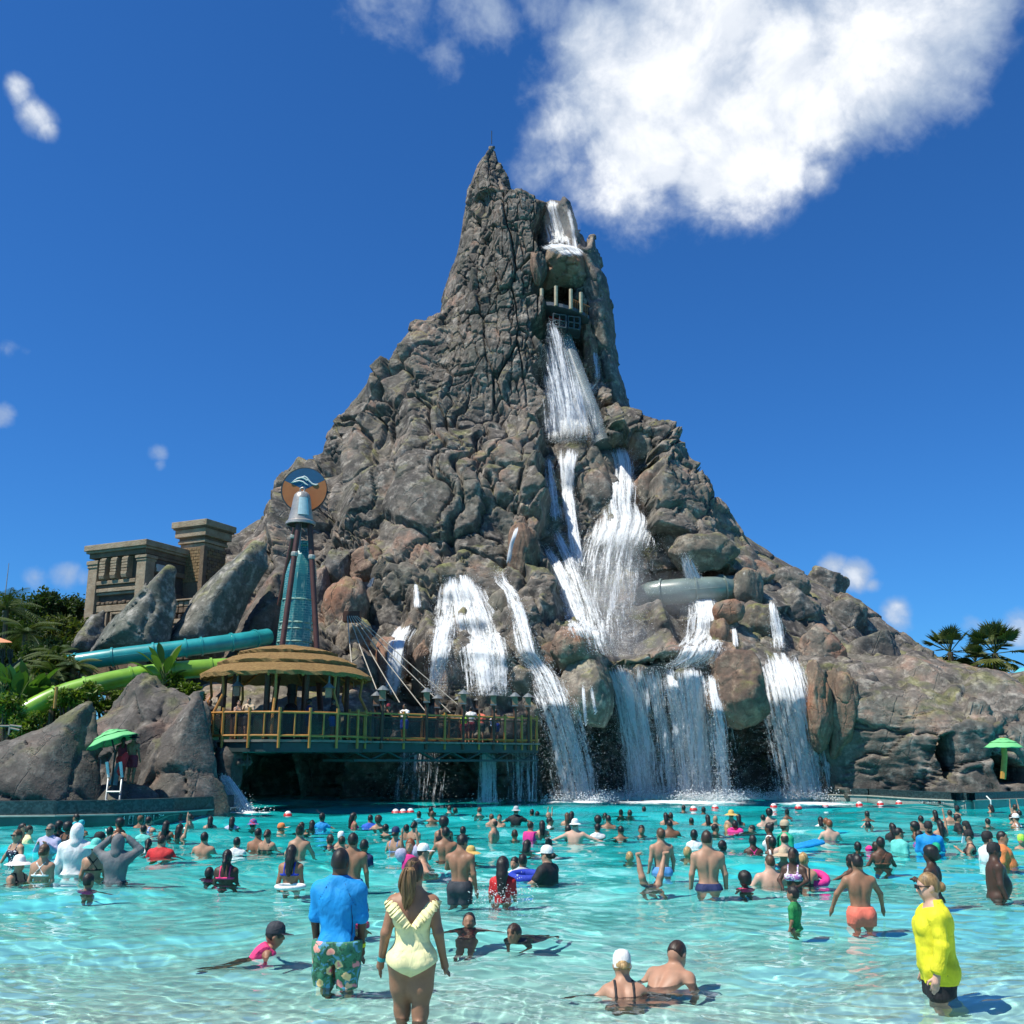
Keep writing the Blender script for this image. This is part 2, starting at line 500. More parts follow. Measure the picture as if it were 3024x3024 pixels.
# ------------------------------------------------------------------ rock materials
S = IMG / 1932.0
def Q(x, y, Y): return P(x * S, y * S, Y)
def rock_material(name, base, light, dark, moss=0.5, red=0.35, attr=False, scale=1.0, wet=None):
    m, t, out = new_mat(name)
    g = t.node('ShaderNodeNewGeometry')
    pos = g.outputs['Position']
    sep = t.node('ShaderNodeSeparateXYZ'); t.l.new(g.outputs['Normal'], sep.inputs[0])
    spz = t.node('ShaderNodeSeparateXYZ'); t.l.new(pos, spz.inputs[0])
    n1 = t.noise(pos, 0.35 * scale, 4, .6)
    n2 = t.noise(pos, 1.7 * scale, 4, .65)
    n3 = t.noise(t.scalev(pos, (1.6, 1.6, .25)), 1.1 * scale, 3, .6)       # run-off streaks
    c = t.mix(t.rng(n1, .35, .68), dark, base)
    c = t.mix(t.rng(n2, .45, .78), c, light)
    if attr:
        at = t.node('ShaderNodeAttribute', attribute_name='blk', attribute_type='GEOMETRY')
        c = t.mix(1.0, c, t.vmath('SCALE', (1.0, .97, .93), scale=t.rng(at.outputs['Fac'], 0, 1, .62, 1.36, smooth=False)), 'MULTIPLY')
        rd = t.rng(t.math('ADD', t.math('MULTIPLY', at.outputs['Fac'], .35), n1), .74, .92)
    else:
        oi = t.node('ShaderNodeObjectInfo')
        c = t.mix(1.0, c, t.vmath('SCALE', (1.0, .98, .95), scale=t.rng(oi.outputs['Random'], 0, 1, .78, 1.22, smooth=False)), 'MULTIPLY')
        rd = t.rng(t.math('ADD', t.math('MULTIPLY', oi.outputs['Random'], .3), n1), .7, .9)
    # oxide red patches
    c = t.mix(t.math('MULTIPLY', rd, red), c, (.30, .13, .075))
    # moss and algae on ledges
    ms = t.math('MULTIPLY', t.rng(sep.outputs[2], .25, .75), t.rng(t.noise(pos, .55 * scale, 3, .6), .48, .68))
    mc = t.mix(t.rng(n2, .3, .7), (.10, .115, .035), (.22, .22, .07))
    c = t.mix(t.math('MULTIPLY', ms, moss), c, mc)
    gr = t.rng(t.noise(t.vmath('ADD', pos, (31, 7, 3)), .28 * scale, 2, .6), .52, .72)
    c = t.mix(t.math('MULTIPLY', gr, moss * .45), c, (.095, .115, .085))
    # dark streaks and pale droppings
    c = t.mix(t.math('MULTIPLY', t.rng(n3, .56, .72), .45), c, (.045, .042, .04))
    wh = t.rng(t.noise(t.scalev(pos, (1, 1, .35)), 1.5 * scale, 3, .7), .70, .78)
    c = t.mix(t.math('MULTIPLY', wh, .55), c, (.55, .53, .48))
    fine = t.noise(pos, 7 * scale, 3, .7)
    c = t.mix(1.0, c, t.vmath('SCALE', (1, 1, 1), scale=t.rng(fine, .3, .7, .8, 1.2, smooth=False)), 'MULTIPLY')
    rough = t.rng(n3, .4, .7, .92, .7)
    p = principled(t, out, Base_Color=c, Roughness=rough)
    p.inputs['Specular IOR Level'].default_value = .25
    # fine cracks + pitted relief
    wv = t.vmath('ADD', t.scalev(pos, (1, 1, .45)), t.vmath('SCALE', (1, .6, .8), scale=t.math('MULTIPLY', n2, 1.3)))
    cr = t.rng(t.voro(wv, .8 * scale), 0.0, .035)
    h = t.math('ADD', t.math('MULTIPLY', n2, .45), t.math('MULTIPLY', fine, .2))
    cm = t.math('MULTIPLY', t.math('SUBTRACT', 1.0, cr), t.rng(n1, .38, .62))
    b = t.bump(t.math('MULTIPLY', cm, -1.0), .6, .14, t.bump(h, .75, .17))
    t.put(p.inputs['Normal'], b)
    return m
rock_core = rock_material('volcano rock', (.172, .155, .135), (.35, .325, .288), (.070, .066, .062), moss=.6, red=.4, attr=True)
rock_boulder = rock_material('mossy boulder rock', (0.215, 0.182, 0.146), (0.390, 0.345, 0.280), (0.104, 0.094, 0.081), moss=.85, red=.75)
rock_slab_m = rock_material('grey slab rock', (0.117, 0.105, 0.094), (0.202, 0.183, 0.163), (0.071, 0.065, 0.060), moss=.5, red=.30, scale=1.2)
rock_green = rock_material('green tinged finger rock', (0.169, 0.166, 0.146), (0.468, 0.448, 0.410), (0.091, 0.098, 0.086), moss=.7, red=.15, scale=1.1)
rock_red = rock_material('reddish boulder rock', (0.260, 0.166, 0.120), (0.390, 0.286, 0.208), (0.130, 0.091, 0.072), moss=.7, red=1.0)

# ------------------------------------------------------------------ volcano core
YC = 80.0
ROWS = [  # photo row, left edge, right edge
 (270, 924, 936), (285, 908, 941), (300, 897, 946), (340, 877, 966), (356, 873, 982), (370, 870, 998), (377, 869, 1052), (386, 867, 1074), (402, 864, 1086), (450, 855, 1104), (500, 845, 1128), (560, 833, 1146), (604, 822, 1154),
 (616, 792, 1157), (650, 762, 1162), (700, 736, 1170), (740, 716, 1180), (770, 686, 1188), (800, 657, 1197), (830, 636, 1222), (860, 622, 1243), (895, 610, 1278), (940, 580, 1306), (985, 520, 1345),
 (1010, 490, 1385), (1045, 450, 1430), (1085, 392, 1492), (1130, 362, 1560), (1170, 335, 1615), (1210, 300, 1672), (1260, 268, 1728), (1290, 250, 1772), (1325, 240, 1900), (1512, 230, 1990)]
_y = np.array([r[0] for r in ROWS], float)
def _rowdepth(r):
    z0 = Q(r[1], r[0], YC - 1).z; bb = float(np.interp(z0, [-3, 0, 7, 10, 15, 20, 24.5, 28, 35, 45, 50, 53, 55.6, 57], [25.5, 25.5, 24.6, 21.5, 18, 15.5, 12.5, 10.5, 8.3, 6.6, 4.8, 2.4, .5, .3]))
    return YC - 1 - .62 * bb * float(sstep(40, 47, z0))     # the crown's visible rim is its front edge
_pts = [(Q(r[1], r[0], _rowdepth(r)), Q(r[2], r[0], _rowdepth(r))) for r in ROWS]
Rz = np.array([p[0].z for p in _pts])[::-1]; RL = np.array([p[0].x for p in _pts])[::-1]; RR = np.array([p[1].x for p in _pts])[::-1]
Bz = [-3, 0, 7, 10, 15, 20, 24.5, 28, 35, 45, 50, 53, 55.6, 57]
Bb = [25.5, 25.5, 24.6, 21.5, 18, 15.5, 12.5, 10.5, 8.3, 6.6, 4.8, 2.4, .5, .3]
ZTOP = float(Rz[-1])
def proj_np(p):
    x, y, z = p[..., 0], p[..., 1], p[..., 2] - CAM_H
    w = y * cos(PITCH) + z * sin(PITCH); vv = -y * sin(PITCH) + z * cos(PITCH)
    return 966 + 1932 * x / w, 966 - 1932 * vv / w
def core_base(phi, z):
    xl = np.interp(z, Rz, RL); xr = np.interp(z, Rz, RR); b = np.interp(z, Bz, Bb)
    cx = (xl + xr) / 2; a = (xr - xl) / 2
    fwd = 8.0 * sstep(.30, .62, np.sin(phi)) * sstep(9.5, 3.5, z)
    return np.stack((cx + a * np.sin(phi), YC - b * np.cos(phi) - fwd, z), -1), a, b
def core_front(px, py):
    """where the line of sight through a (1932) photo pixel meets the smooth volcano: returns depth Y"""
    lo = 52.0
    for Y in np.arange(52, 84, .25):
        p = Q(px, py, Y)
        xl = np.interp(p.z, Rz, RL); xr = np.interp(p.z, Rz, RR); b = np.interp(p.z, Bz, Bb)
        s = (p.x - (xl + xr) / 2) / max((xr - xl) / 2, .01)
        if abs(s) < 1 and Y >= YC - b * sqrt(1 - s * s): return float(Y)
    return 80.0
def in_poly(x, y, poly):
    """signed distance (px) to a polygon, negative inside"""
    n = len(poly); d = np.full(x.shape, 1e9); ins = np.zeros(x.shape, bool)
    for i in range(n):
        ax, ay = poly[i]; bx, by = poly[(i + 1) % n]
        ex, ey = bx - ax, by - ay
        t = np.clip(((x - ax) * ex + (y - ay) * ey) / (ex * ex + ey * ey + 1e-9), 0, 1)
        d = np.minimum(d, (x - ax - t * ex) ** 2 + (y - ay - t * ey) ** 2)
        c = ((ay > y) != (by > y)) & (x < (bx - ax) * (y - ay) / (by - ay + 1e-12) + ax)
        ins ^= c
    d = np.sqrt(d)
    return np.where(ins, -d, d)
def blocks(p, seed, off, tilt, crack, cw=.10, cheb=False, jit=.9):
    F1, F2, rnd, o = worley(p, seed, jit, cheb)
    d = (rnd[:, 0] - .5) * 2 * off + (o * (rnd - .5)).sum(1) * 2 * tilt - crack * (1 - sstep(0, cw, F2 - F1))
    return d, rnd[:, 1], F1, F2
GORGE = [(1018, 392), (1040, 372), (1086, 376), (1100, 470), (1112, 560), (1122, 640), (1128, 740), (1150, 830), (1205, 850), (1215, 950), (1230, 1000), (1330, 1060), (1400, 1075), (1405, 1140), (1350, 1180), (1340, 1246), (1160, 1246), (1060, 1190), (1030, 1100), (1022, 960), (1022, 830), (1022, 600)]
CAVES = [([(430, 1415), (700, 1404), (1010, 1402), (1030, 1340), (1060, 1345), (1120, 1375), (1140, 1290), (1170, 1262), (1300, 1262), (1350, 1300), (1385, 1358), (1458, 1352), (1480, 1300), (1520, 1330), (1560, 1430), (1600, 1520), (1600, 1600), (430, 1600)], 6.5),
         ([(1762, 1425), (1775, 1390), (1792, 1385), (1800, 1430), (1798, 1478), (1785, 1470)], 4.0),
         ([(1880, 1430), (1900, 1425), (1960, 1440), (1960, 1480), (1890, 1480)], 3.0),
         ([(1204, 1080), (1260, 1066), (1370, 1074), (1390, 1105), (1374, 1154), (1290, 1174), (1210, 1154)], 5.5),
         ([(1022, 548), (1075, 535), (1108, 560), (1112, 590), (1100, 625), (1030, 600)], 3.5)]
def build_core():
    NP_, NZ = 640, 800
    # rows spaced by how tall they look from the pool
    zs = np.concatenate((np.linspace(-2.2, 8, 150), np.linspace(8.05, 30, 360), np.linspace(30.04, ZTOP, NZ - 510)))
    ph = np.linspace(-radians(112), radians(112), NP_)
    PH, ZZ = np.meshgrid(ph, zs)
    phi = PH.ravel(); z = ZZ.ravel()
    base, a, b = core_base(phi, z)
    B3 = base.reshape(len(zs), NP_, 3)
    du = np.gradient(B3, axis=1); dv = np.gradient(B3, axis=0)
    ks = 14; pad = np.pad(dv, ((ks, ks), (0, 0), (0, 0)), mode='edge'); cs = np.cumsum(pad, axis=0)
    dv = (cs[2 * ks:] - cs[:-2 * ks]) / (2 * ks)
    nrm = np.cross(du, dv).reshape(-1, 3)
    nrm /= np.linalg.norm(nrm, axis=1)[:, None] + 1e-9
    u, v = proj_np(base)
    p = base.astype(np.float32)
    wp = p + 1.5 * np.stack([vnoise(p * .45 + k * 9.1, 40 + k) - .5 for k in range(3)], 1) + .5 * np.stack([vnoise(p * 1.3 + k * 9.1, 50 + k) - .5 for k in range(3)], 1)
    tower = sstep(24, 31, z + 4 * (vnoise(p * .3, 3) - .5)) * sstep(-10, 40, u - (818 - np.maximum(v - 605, 0) * .42))
    tower = np.maximum(tower, sstep(620, 600, v))
    right = sstep(1280, 1420, u)
    # broad masses and flutes following the fall line
    ang = phi * np.maximum((a + b) / 2, 3)
    fl = np.stack((ang / 5.2 + 2.5 * vnoise(p * .12, 9), z / 17.0, np.zeros_like(z)), 1)
    flute = 1 - np.abs(2 * vnoise(fl, 11) - 1)
    fl2 = np.stack((ang / 2.1 + 1.5 * vnoise(p * .25, 19), z / 9.0, np.zeros_like(z)), 1)
    flute2 = 1 - np.abs(2 * vnoise(fl2, 12) - 1)
    low = 1 - tower
    d = low * (2.2 * (fbm(p * .085, 1, 3) - .5) + 3.0 * (flute - .55) + 1.0 * (flute2 - .5)) + tower * (.5 * (fbm(p * .2, 2, 3) - .5) + .55 * (flute2 - .45))
    # rounded masses on the flanks: a few very large, some middling
    rot = np.array([[cos(.6), 0, sin(.6)], [0, 1, 0], [-sin(.6), 0, cos(.6)]], np.float32)
    pr = np.where(right[:, None] > .5, wp @ rot.T, wp)
    F1, F2, r0, o0 = worley(pr / np.array([4.6, 4.6, 9.0]), 20)
    d += low * (1 - right) * (1.5 * (np.sqrt(np.clip(1 - (F1 / .95) ** 2, 0, 1)) - .5) + .8 * (r0[:, 0] - .5) - .45 * (1 - sstep(0, .05, F2 - F1)))
    F1, F2, r1, o1 = worley(pr / np.array([2.3, 2.3, 3.9]), 21)
    pil = np.sqrt(np.clip(1 - (F1 / .95) ** 2, 0, 1))
    few = sstep(.45, .62, vnoise(p * .14, 90))
    d += low * ((.9 * (pil - .5) + .5 * (r1[:, 0] - .5)) * (1 - .8 * right) * few - .36 * (1 - sstep(0, .06, F2 - F1)) * (.25 + .75 * few))
    b2, c2, f1, f2 = blocks(pr / np.array([1.5, 1.5, 2.2]), 33, .05, .22, .20, .06)
    crk = sstep(.40, .60, vnoise(p * .3, 95))
    d += low * b2 * (1 - .6 * right) * (.25 + .75 * crk)
    # long fissures running down the fall line
    Ff1, Ff2, rf, _ = worley(np.stack((ang / 3.4 + .8 * vnoise(p * .5, 97), z / 16.0, p[:, 1] * .02), 1), 99)
    d -= low * (1 - right) * .75 * (1 - sstep(0, .035, Ff2 - Ff1)) - low * (1 - right) * .7 * (rf[:, 0] - .5)
    # wide diagonal slabs on the right flank
    b3, c3, f1c, f2c = blocks((wp @ rot.T) / np.array([4.6, 4.0, 2.3]), 35, .30, .8, .55, .05)
    d += low * right * b3
    # the tower: upright columns of broken blocks
    tp = wp * .22 + p * .78
    bt, ct, f1t, f2t = blocks(tp / np.array([1.0, 1.2, 2.4]), 61, .08, .09, .34, .07, True)
    bt2, ct2, _, _ = blocks(tp / np.array([.55, .7, .85]), 62, .015, .03, .13, .07, True)
    bt3, ct3, _, _ = blocks(tp / np.array([2.2, 2.4, 9.5]), 63, .30, .30, .62, .05)
    top = np.clip((b / 7.0), .3, 1)
    d += tower * top * (bt + bt2 + bt3)
    b5, c5, _, _ = blocks(wp / np.array([.6, .6, .7]), 71, .015, .05, .07, .09)
    d += low * b5 * crk
    d += .12 * (fbm(p * 2.2, 5, 3) - .5)
    d *= np.clip(b / 3.0, .3, 1) * (1 - .45 * right)
    # silhouettes keep their drawn place
    edge = np.abs(np.sin(phi))
    pos = base + nrm * (d - .3)[:, None] * (1 - .7 * sstep(.8, 1, edge))[:, None]
    # gorge and caves
    uu = u + 26 * (fbm(p * .5, 81, 2) - .5) * 2; vv = v + 26 * (fbm(p * .5, 83, 2) - .5) * 2
    g = in_poly(uu, vv, GORGE)
    fr = (np.cos(phi) > 0)
    pos[:, 1] += np.where(fr, 3.6 * sstep(5, -14, g), 0)
    for poly, dep in CAVES:
        c = in_poly(uu * .35 + u * .65, vv * .35 + v * .65, poly)
        pos[:, 1] += np.where(fr, dep * sstep(3, -11, c), 0)
    # flanking bluffs: the cliff along the right of the pool comes forward
    bl = low * (.35 * r1[:, 1] + .4 * c2 + .25 * c5) + tower * (.4 * ct + .35 * ct2 + .25 * ct3)
    a0 = (np.arange(len(zs) - 1)[:, None] * NP_ + np.arange(NP_ - 1)[None]).ravel()
    quads = np.stack((a0, a0 + 1, a0 + NP_ + 1, a0 + NP_), 1)
    me = mesh_np('rock_face', pos, quads)
    at = me.attributes.new('blk', 'FLOAT', 'POINT'); at.data.foreach_set('value', bl.astype(np.float32))
    print('core quads', len(quads))
    root = empty('volcano', (10, 80, 0), label='towering grey rock volcano with waterfalls behind the wave pool', cat='volcano')
    o = obj('rock_face', me, rock_core, root); o.location = (-10, -80, 0)
    return root
volcano = build_core()
# ------------------------------------------------------------------ boulders leaning on the volcano
def boulder_mesh(seed, sub=3, planes=12, soft=.05, rough=.06):
    rg = np.random.default_rng(seed)
    bm = bmesh.new(); bmesh.ops.create_icosphere(bm, subdivisions=sub, radius=1.0)
    v = np.array([x.co[:] for x in bm.verts], np.float32)
    f = np.array([[x.index for x in q.verts] for q in bm.faces], np.int32); bm.free()
    d = v / np.linalg.norm(v, axis=1)[:, None]
    n = rg.normal(size=(planes, 3)); n /= np.linalg.norm(n, axis=1)[:, None]
    h = rg.uniform(.72, 1.0, planes)
    r = np.full(len(d), 1.12)
    for k in range(planes):
        c = d @ n[k]
        rr = np.where(c > .05, h[k] / np.maximum(c, .05), 9)
        r = smin(r, rr, soft)
    p = d * r[:, None]
    p *= (1 + rough * 2 * (fbm(p * 1.8 + seed, seed, 3) - .5) * 2)[:, None]
    F1, F2, rnd, o = worley(p * 1.5 + seed * 3.7, seed)
    p *= (1 - .07 * (1 - sstep(0, .09, F2 - F1)) + .05 * (rnd[:, 0] - .5))[:, None]
    p /= np.abs(p).max(0)[None]
    return mesh_np('boulder', p, f)
_bould = {}
def get_boulder(seed, big, mat):
    k = (seed, big, mat.name)
    if k not in _bould:
        _bould[k] = boulder_mesh(seed, 5 if big else 4)
        _bould[k].materials.append(mat)
    return _bould[k]
random.seed(11)
BOULDERS = [  # x, y, width, height (photo px at 1932), depth offset, material
 (1124, 935, 84, 205, 1.2, 0), (1044, 882, 40, 88, 1.0, 0), (1200, 850, 96, 110, 1.0, 0), (1248, 935, 104, 150, .8, 0), (1290, 1000, 110, 130, .6, 0), (1325, 1045, 140, 80, -.8, 0),
 (986, 1062, 70, 160, -.6, 2), (998, 1132, 46, 56, -1.0, 0), (940, 1146, 54, 76, -.8, 0), (1084, 1226, 98, 92, -1.6, 2), (1108, 1308, 98, 130, -1.0, 0), (1036, 1238, 54, 60, -.8, 2),
 (986, 1286, 66, 66, -.8, 0), (866, 1262, 84, 120, -.6, 0), (872, 1190, 60, 90, -.2, 0), (1396, 1298, 118, 150, -1.6, 2), (1245, 1062, 100, 86, 1.6, 1), (1318, 1168, 76, 60, 1.0, 0), (1362, 1192, 44, 60, .2, 2), (1432, 1186, 96, 100, -.2, 0),
 (1205, 1272, 50, 40, -.2, 1), (1246, 1266, 60, 34, .2, 1), (1288, 1282, 48, 44, -.8, 1), (1180, 1262, 40, 30, .0, 0), (1075, 1135, 60, 120, 1.6, 1), (1180, 1180, 90, 120, 2.6, 1),
 (655, 1160, 96, 150, -.5, 0), (672, 1205, 80, 80, -1.2, 0), (768, 1106, 112, 96, -.4, 0), (702, 1064, 84, 76, -.2, 2), (738, 1262, 66, 120, -.6, 0), (690, 1280, 70, 120, -.4, 0), (800, 1250, 60, 130, -.4, 2), (640, 1075, 70, 80, .2, 1), (600, 1130, 60, 130, .4, 1),
 (850, 1090, 66, 60, -.3, 0), 
 (800, 650, 46, 90, 1.2, 1), (1410, 1112, 60, 90, -1.4, 0), (1375, 1155, 60, 50, -.9, 0),
 (1560, 1110, 86, 90, .8, 1), (1600, 1170, 90, 90, .2, 1), (1500, 1150, 100, 90, .1, 1), (1545, 1230, 100, 110, -.3, 0), (1480, 1100, 90, 70, .4, 1), (1420, 1090, 90, 70, .3, 0), (1650, 1240, 110, 100, -.2, 1), (1720, 1290, 110, 100, -.4, 1), (1640, 1345, 80, 150, -.5, 1), (1585, 1350, 70, 170, -.4, 2), (1700, 1390, 70, 130, -.5, 1), (1735, 1455, 70, 90, -1.5, 1), (1690, 1470, 60, 70, -1.6, 1),
 (1830, 1345, 110, 110, -.5, 1), (1900, 1330, 90, 110, -.4, 1), (1850, 1420, 60, 110, -.3, 1), (1770, 1345, 80, 90, -.4, 0), (1540, 1330, 56, 170, -.6, 2), (1862, 1486, 76, 46, -4.6, 1), (1905, 1488, 70, 46, -4.6, 1), (1818, 1492, 44, 36, -4.2, 1), (1950, 1486, 66, 46, -4.6, 1),
 (1012, 505, 26, 90, .2, 2), (1110, 640, 26, 110, 1.6, 2), (1120, 800, 40, 70, 2.2, 2), 
]
MATS = [rock_boulder, rock_core, rock_red]
rock_plain = rock_material('grey boulder rock', (.17, .157, .14), (.33, .31, .28), (.08, .077, .074), moss=.55, red=.25)
MATS[1] = rock_plain
for i, (x, y, w, h, off, mk) in enumerate(BOULDERS):
    Y = core_front(x, y)
    inside = in_poly(np.array([float(x)]), np.array([float(y)]), GORGE)[0] < -5
    if x > 1400 and y < 1320 and mk != 2: off += 1.5
    Y = Y + (3.0 if inside and off > .4 else 0) + off
    c = Q(x, y, Y)
    k = (Y / cos(PITCH)) / 1932.0
    sx, sz = w * k / 2, h * k / 2
    o = bpy.data.objects.new('boulder', get_boulder(100 + i % 14, w * h > 5500, MATS[mk]))
    o.scale = (sx, (sx + sz) / 2 * (.75 if mk != 2 else .8), sz)
    o.rotation_euler = (random.uniform(-.12, .12), random.uniform(-.15, .15), random.choice((0, pi, .2, -.2, pi + .2)))
    o.location = c - Vector((10, 80, 0))
    link(o, volcano)

# ------------------------------------------------------------------ free-standing carved slabs
def slab(name, outline, Y0, T, lean, mat, label, cell=.11, R=.75, seed=1, crack=.16, cs=2.2, slopey=0.0, parent=None):
    pts = [Q(x, y, Y0) for x, y in outline]
    poly = [(p.x, p.z) for p in pts]
    xs = [p[0] for p in poly]; zs = [p[1] for p in poly]
    lo = (min(xs) - .3, Y0 - T - 1.0, min(zs) - .3); hi = (max(xs) + .3, Y0 + T + lean * (max(zs) - min(zs)) + 1.0, max(zs) + .3)
    X, Yg, Z = grid(lo, hi, cell)
    P3 = np.stack((X, Yg, Z), -1).reshape(-1, 3)
    d2 = in_poly(X[:, 0, :], Z[:, 0, :], poly)[:, None, :] * np.ones_like(X)
    n = (fbm(P3 * .45 + seed, seed, 3) - .5).reshape(X.shape)
    d2 = d2 + n * .22
    th = T * (1 - np.exp(-np.clip(-d2, 0, None) / R))
    yc = Y0 + lean * (Z - min(zs)) + slopey * (X - xs[0])
    f = np.where(d2 < 0, np.abs(Yg - yc) - th, np.maximum(d2, np.abs(Yg - yc) - .01))
    near = np.abs(f) < 1.2
    pn = P3.reshape(X.shape + (3,))[near]
    wp = pn + .5 * np.stack([vnoise(pn * .8 + k * 5, seed + k) - .5 for k in range(3)], 1)
    b1, c1, F1, F2 = blocks(wp / np.array([cs, cs, cs * 1.35]), seed + 5, .045, .34, crack * 1.3, .05)
    b2, c2, _, _ = blocks(wp / np.array([cs * .45, cs * .45, cs * .5]), seed + 6, .015, .06, .0, .07)
    dd = np.zeros_like(f); dd[near] = b1 + b2 + .16 * (fbm(pn * .9, seed + 7, 3) - .5)
    f = f - dd
    v, q = surface_nets(f, X, Yg, Z)
    ctr = np.array((np.mean(xs), Y0, min(zs)), np.float32)
    me = mesh_np(name, v - ctr, q)
    o = obj(name, me, mat); o.location = tuple(float(k) for k in ctr)
    if label: tag(o, label, 'rock')
    return o
slab('rock_slab', [(-60, 1405), (0, 1392), (62, 1372), (112, 1336), (146, 1314), (160, 1320), (166, 1390), (182, 1470), (192, 1540), (192, 1575), (-60, 1575)], 38.6, 1.6, .22, rock_slab_m, 'leftmost grey rock slab with slanting top beside the lifeguard stand', seed=3, cs=2.6)
slab('rock_slab', [(150, 1360), (205, 1318), (240, 1272), (268, 1264), (280, 1284), (312, 1292), (336, 1310), (372, 1322), (390, 1400), (405, 1480), (405, 1570), (150, 1570)], 42.6, 1.6, .25, rock_slab_m, 'broad brown rock slab behind the green lifeguard umbrella', seed=9, cs=2.6)
slab('rock_slab', [(250, 1500), (275, 1420), (318, 1345), (350, 1302), (368, 1300), (378, 1330), (392, 1400), (415, 1470), (436, 1530), (440, 1575), (240, 1575)], 40.6, 1.5, .2, rock_slab_m, 'tall pointed rock slab between lifeguard stand and observation deck', seed=14, cs=2.4)
slab('rock_ledge', [(160, 1482), (230, 1478), (275, 1484), (300, 1500), (300, 1575), (150, 1575)], 39.6, 1.3, .0, rock_slab_m, 'low rock ledge under the left lifeguard', seed=17, R=.5, cs=1.8)
slab('finger_rock', [(300, 1222), (350, 1135), (418, 1045), (462, 1003), (484, 1008), (490, 1062), (462, 1130), (440, 1190), (415, 1240), (300, 1240)], 55.0, 2.2, .3, rock_green, 'tall leaning finger rock just right of the stone ruin', seed=21, cs=2.6, cell=.15)
slab('finger_rock', [(165, 1240), (220, 1152), (272, 1082), (298, 1052), (313, 1060), (318, 1130), (316, 1190), (318, 1245)], 53.0, 2.2, .3, rock_green, 'green streaked finger rock leaning in front of the stone ruin', seed=25, cs=2.4, cell=.15)
slab('finger_rock', [(128, 1240), (140, 1195), (165, 1158), (184, 1150), (192, 1180), (190, 1240)], 56.0, 1.6, .3, rock_green, 'small finger rock at the left foot of the stone ruin', seed=28, cs=2.0, cell=.15)
slab('finger_rock', [(410, 1250), (440, 1180), (478, 1095), (505, 1058), (530, 1066), (545, 1120), (520, 1200), (500, 1270), (410, 1270)], 58.5, 2.2, .3, rock_slab_m, 'dark finger rock behind the bell tower at the volcano foot', seed=31, cs=2.6, cell=.15)
slab('rock_ledge', [(395, 1475), (402, 1405), (425, 1398), (452, 1408), (462, 1440), (455, 1480), (440, 1515), (452, 1575), (405, 1575)], 44.0, 1.2, .1, rock_slab_m, 'rounded rocks above the water spout left of the deck', seed=34, R=.8, cs=1.3, cell=.11)
slab('rock_mound', [(365, 1330), (372, 1290), (400, 1282), (450, 1278), (490, 1290), (560, 1300), (640, 1310), (700, 1330), (720, 1400), (365, 1400)], 54.0, 2.5, .3, rock_boulder, 'pale mossy rock mound behind the thatched pavilion', seed=38, cs=3.0, cell=.16)

slab('rock_wall', [(1046, 392), (1062, 366), (1078, 380), (1094, 440), (1104, 468), (1113, 448), (1121, 446), (1133, 508), (1145, 524), (1155, 600), (1167, 690), (1181, 745), (1196, 808), (1158, 838), (1132, 760), (1116, 660), (1098, 560), (1078, 484), (1062, 430)], 75.4, 2.0, .0, rock_plain, 'jagged dark rock wall with pinnacles right of the crater recess', seed=51, cs=1.7, cell=.14, R=.6, crack=.24)
slab('rock_brow', [(1018, 500), (1026, 474), (1050, 468), (1086, 472), (1106, 490), (1112, 530), (1098, 548), (1060, 540), (1030, 546), (1018, 530)], 75.2, 1.9, -.1, rock_boulder, 'rounded rock brow between the crater fall and the platform', seed=53, cs=1.3, cell=.12, R=.6, crack=.24)
slab('rock_rib', [(1098, 610), (1112, 600), (1128, 650), (1132, 720), (1118, 722), (1102, 690)], 74.0, 1.0, .1, rock_red, 'reddish rock rib below the platform on its right', seed=55, cs=1.2, cell=.12, R=.4)
slab('rock_wall', [(1006, 400), (1022, 384), (1040, 378), (1062, 384), (1078, 400), (1094, 470), (1100, 520), (1010, 520)], 77.6, 1.4, .0, rock_plain, 'dark wet rock face directly behind the crater waterfall', seed=61, cs=1.5, cell=.14, R=.5, crack=.2)
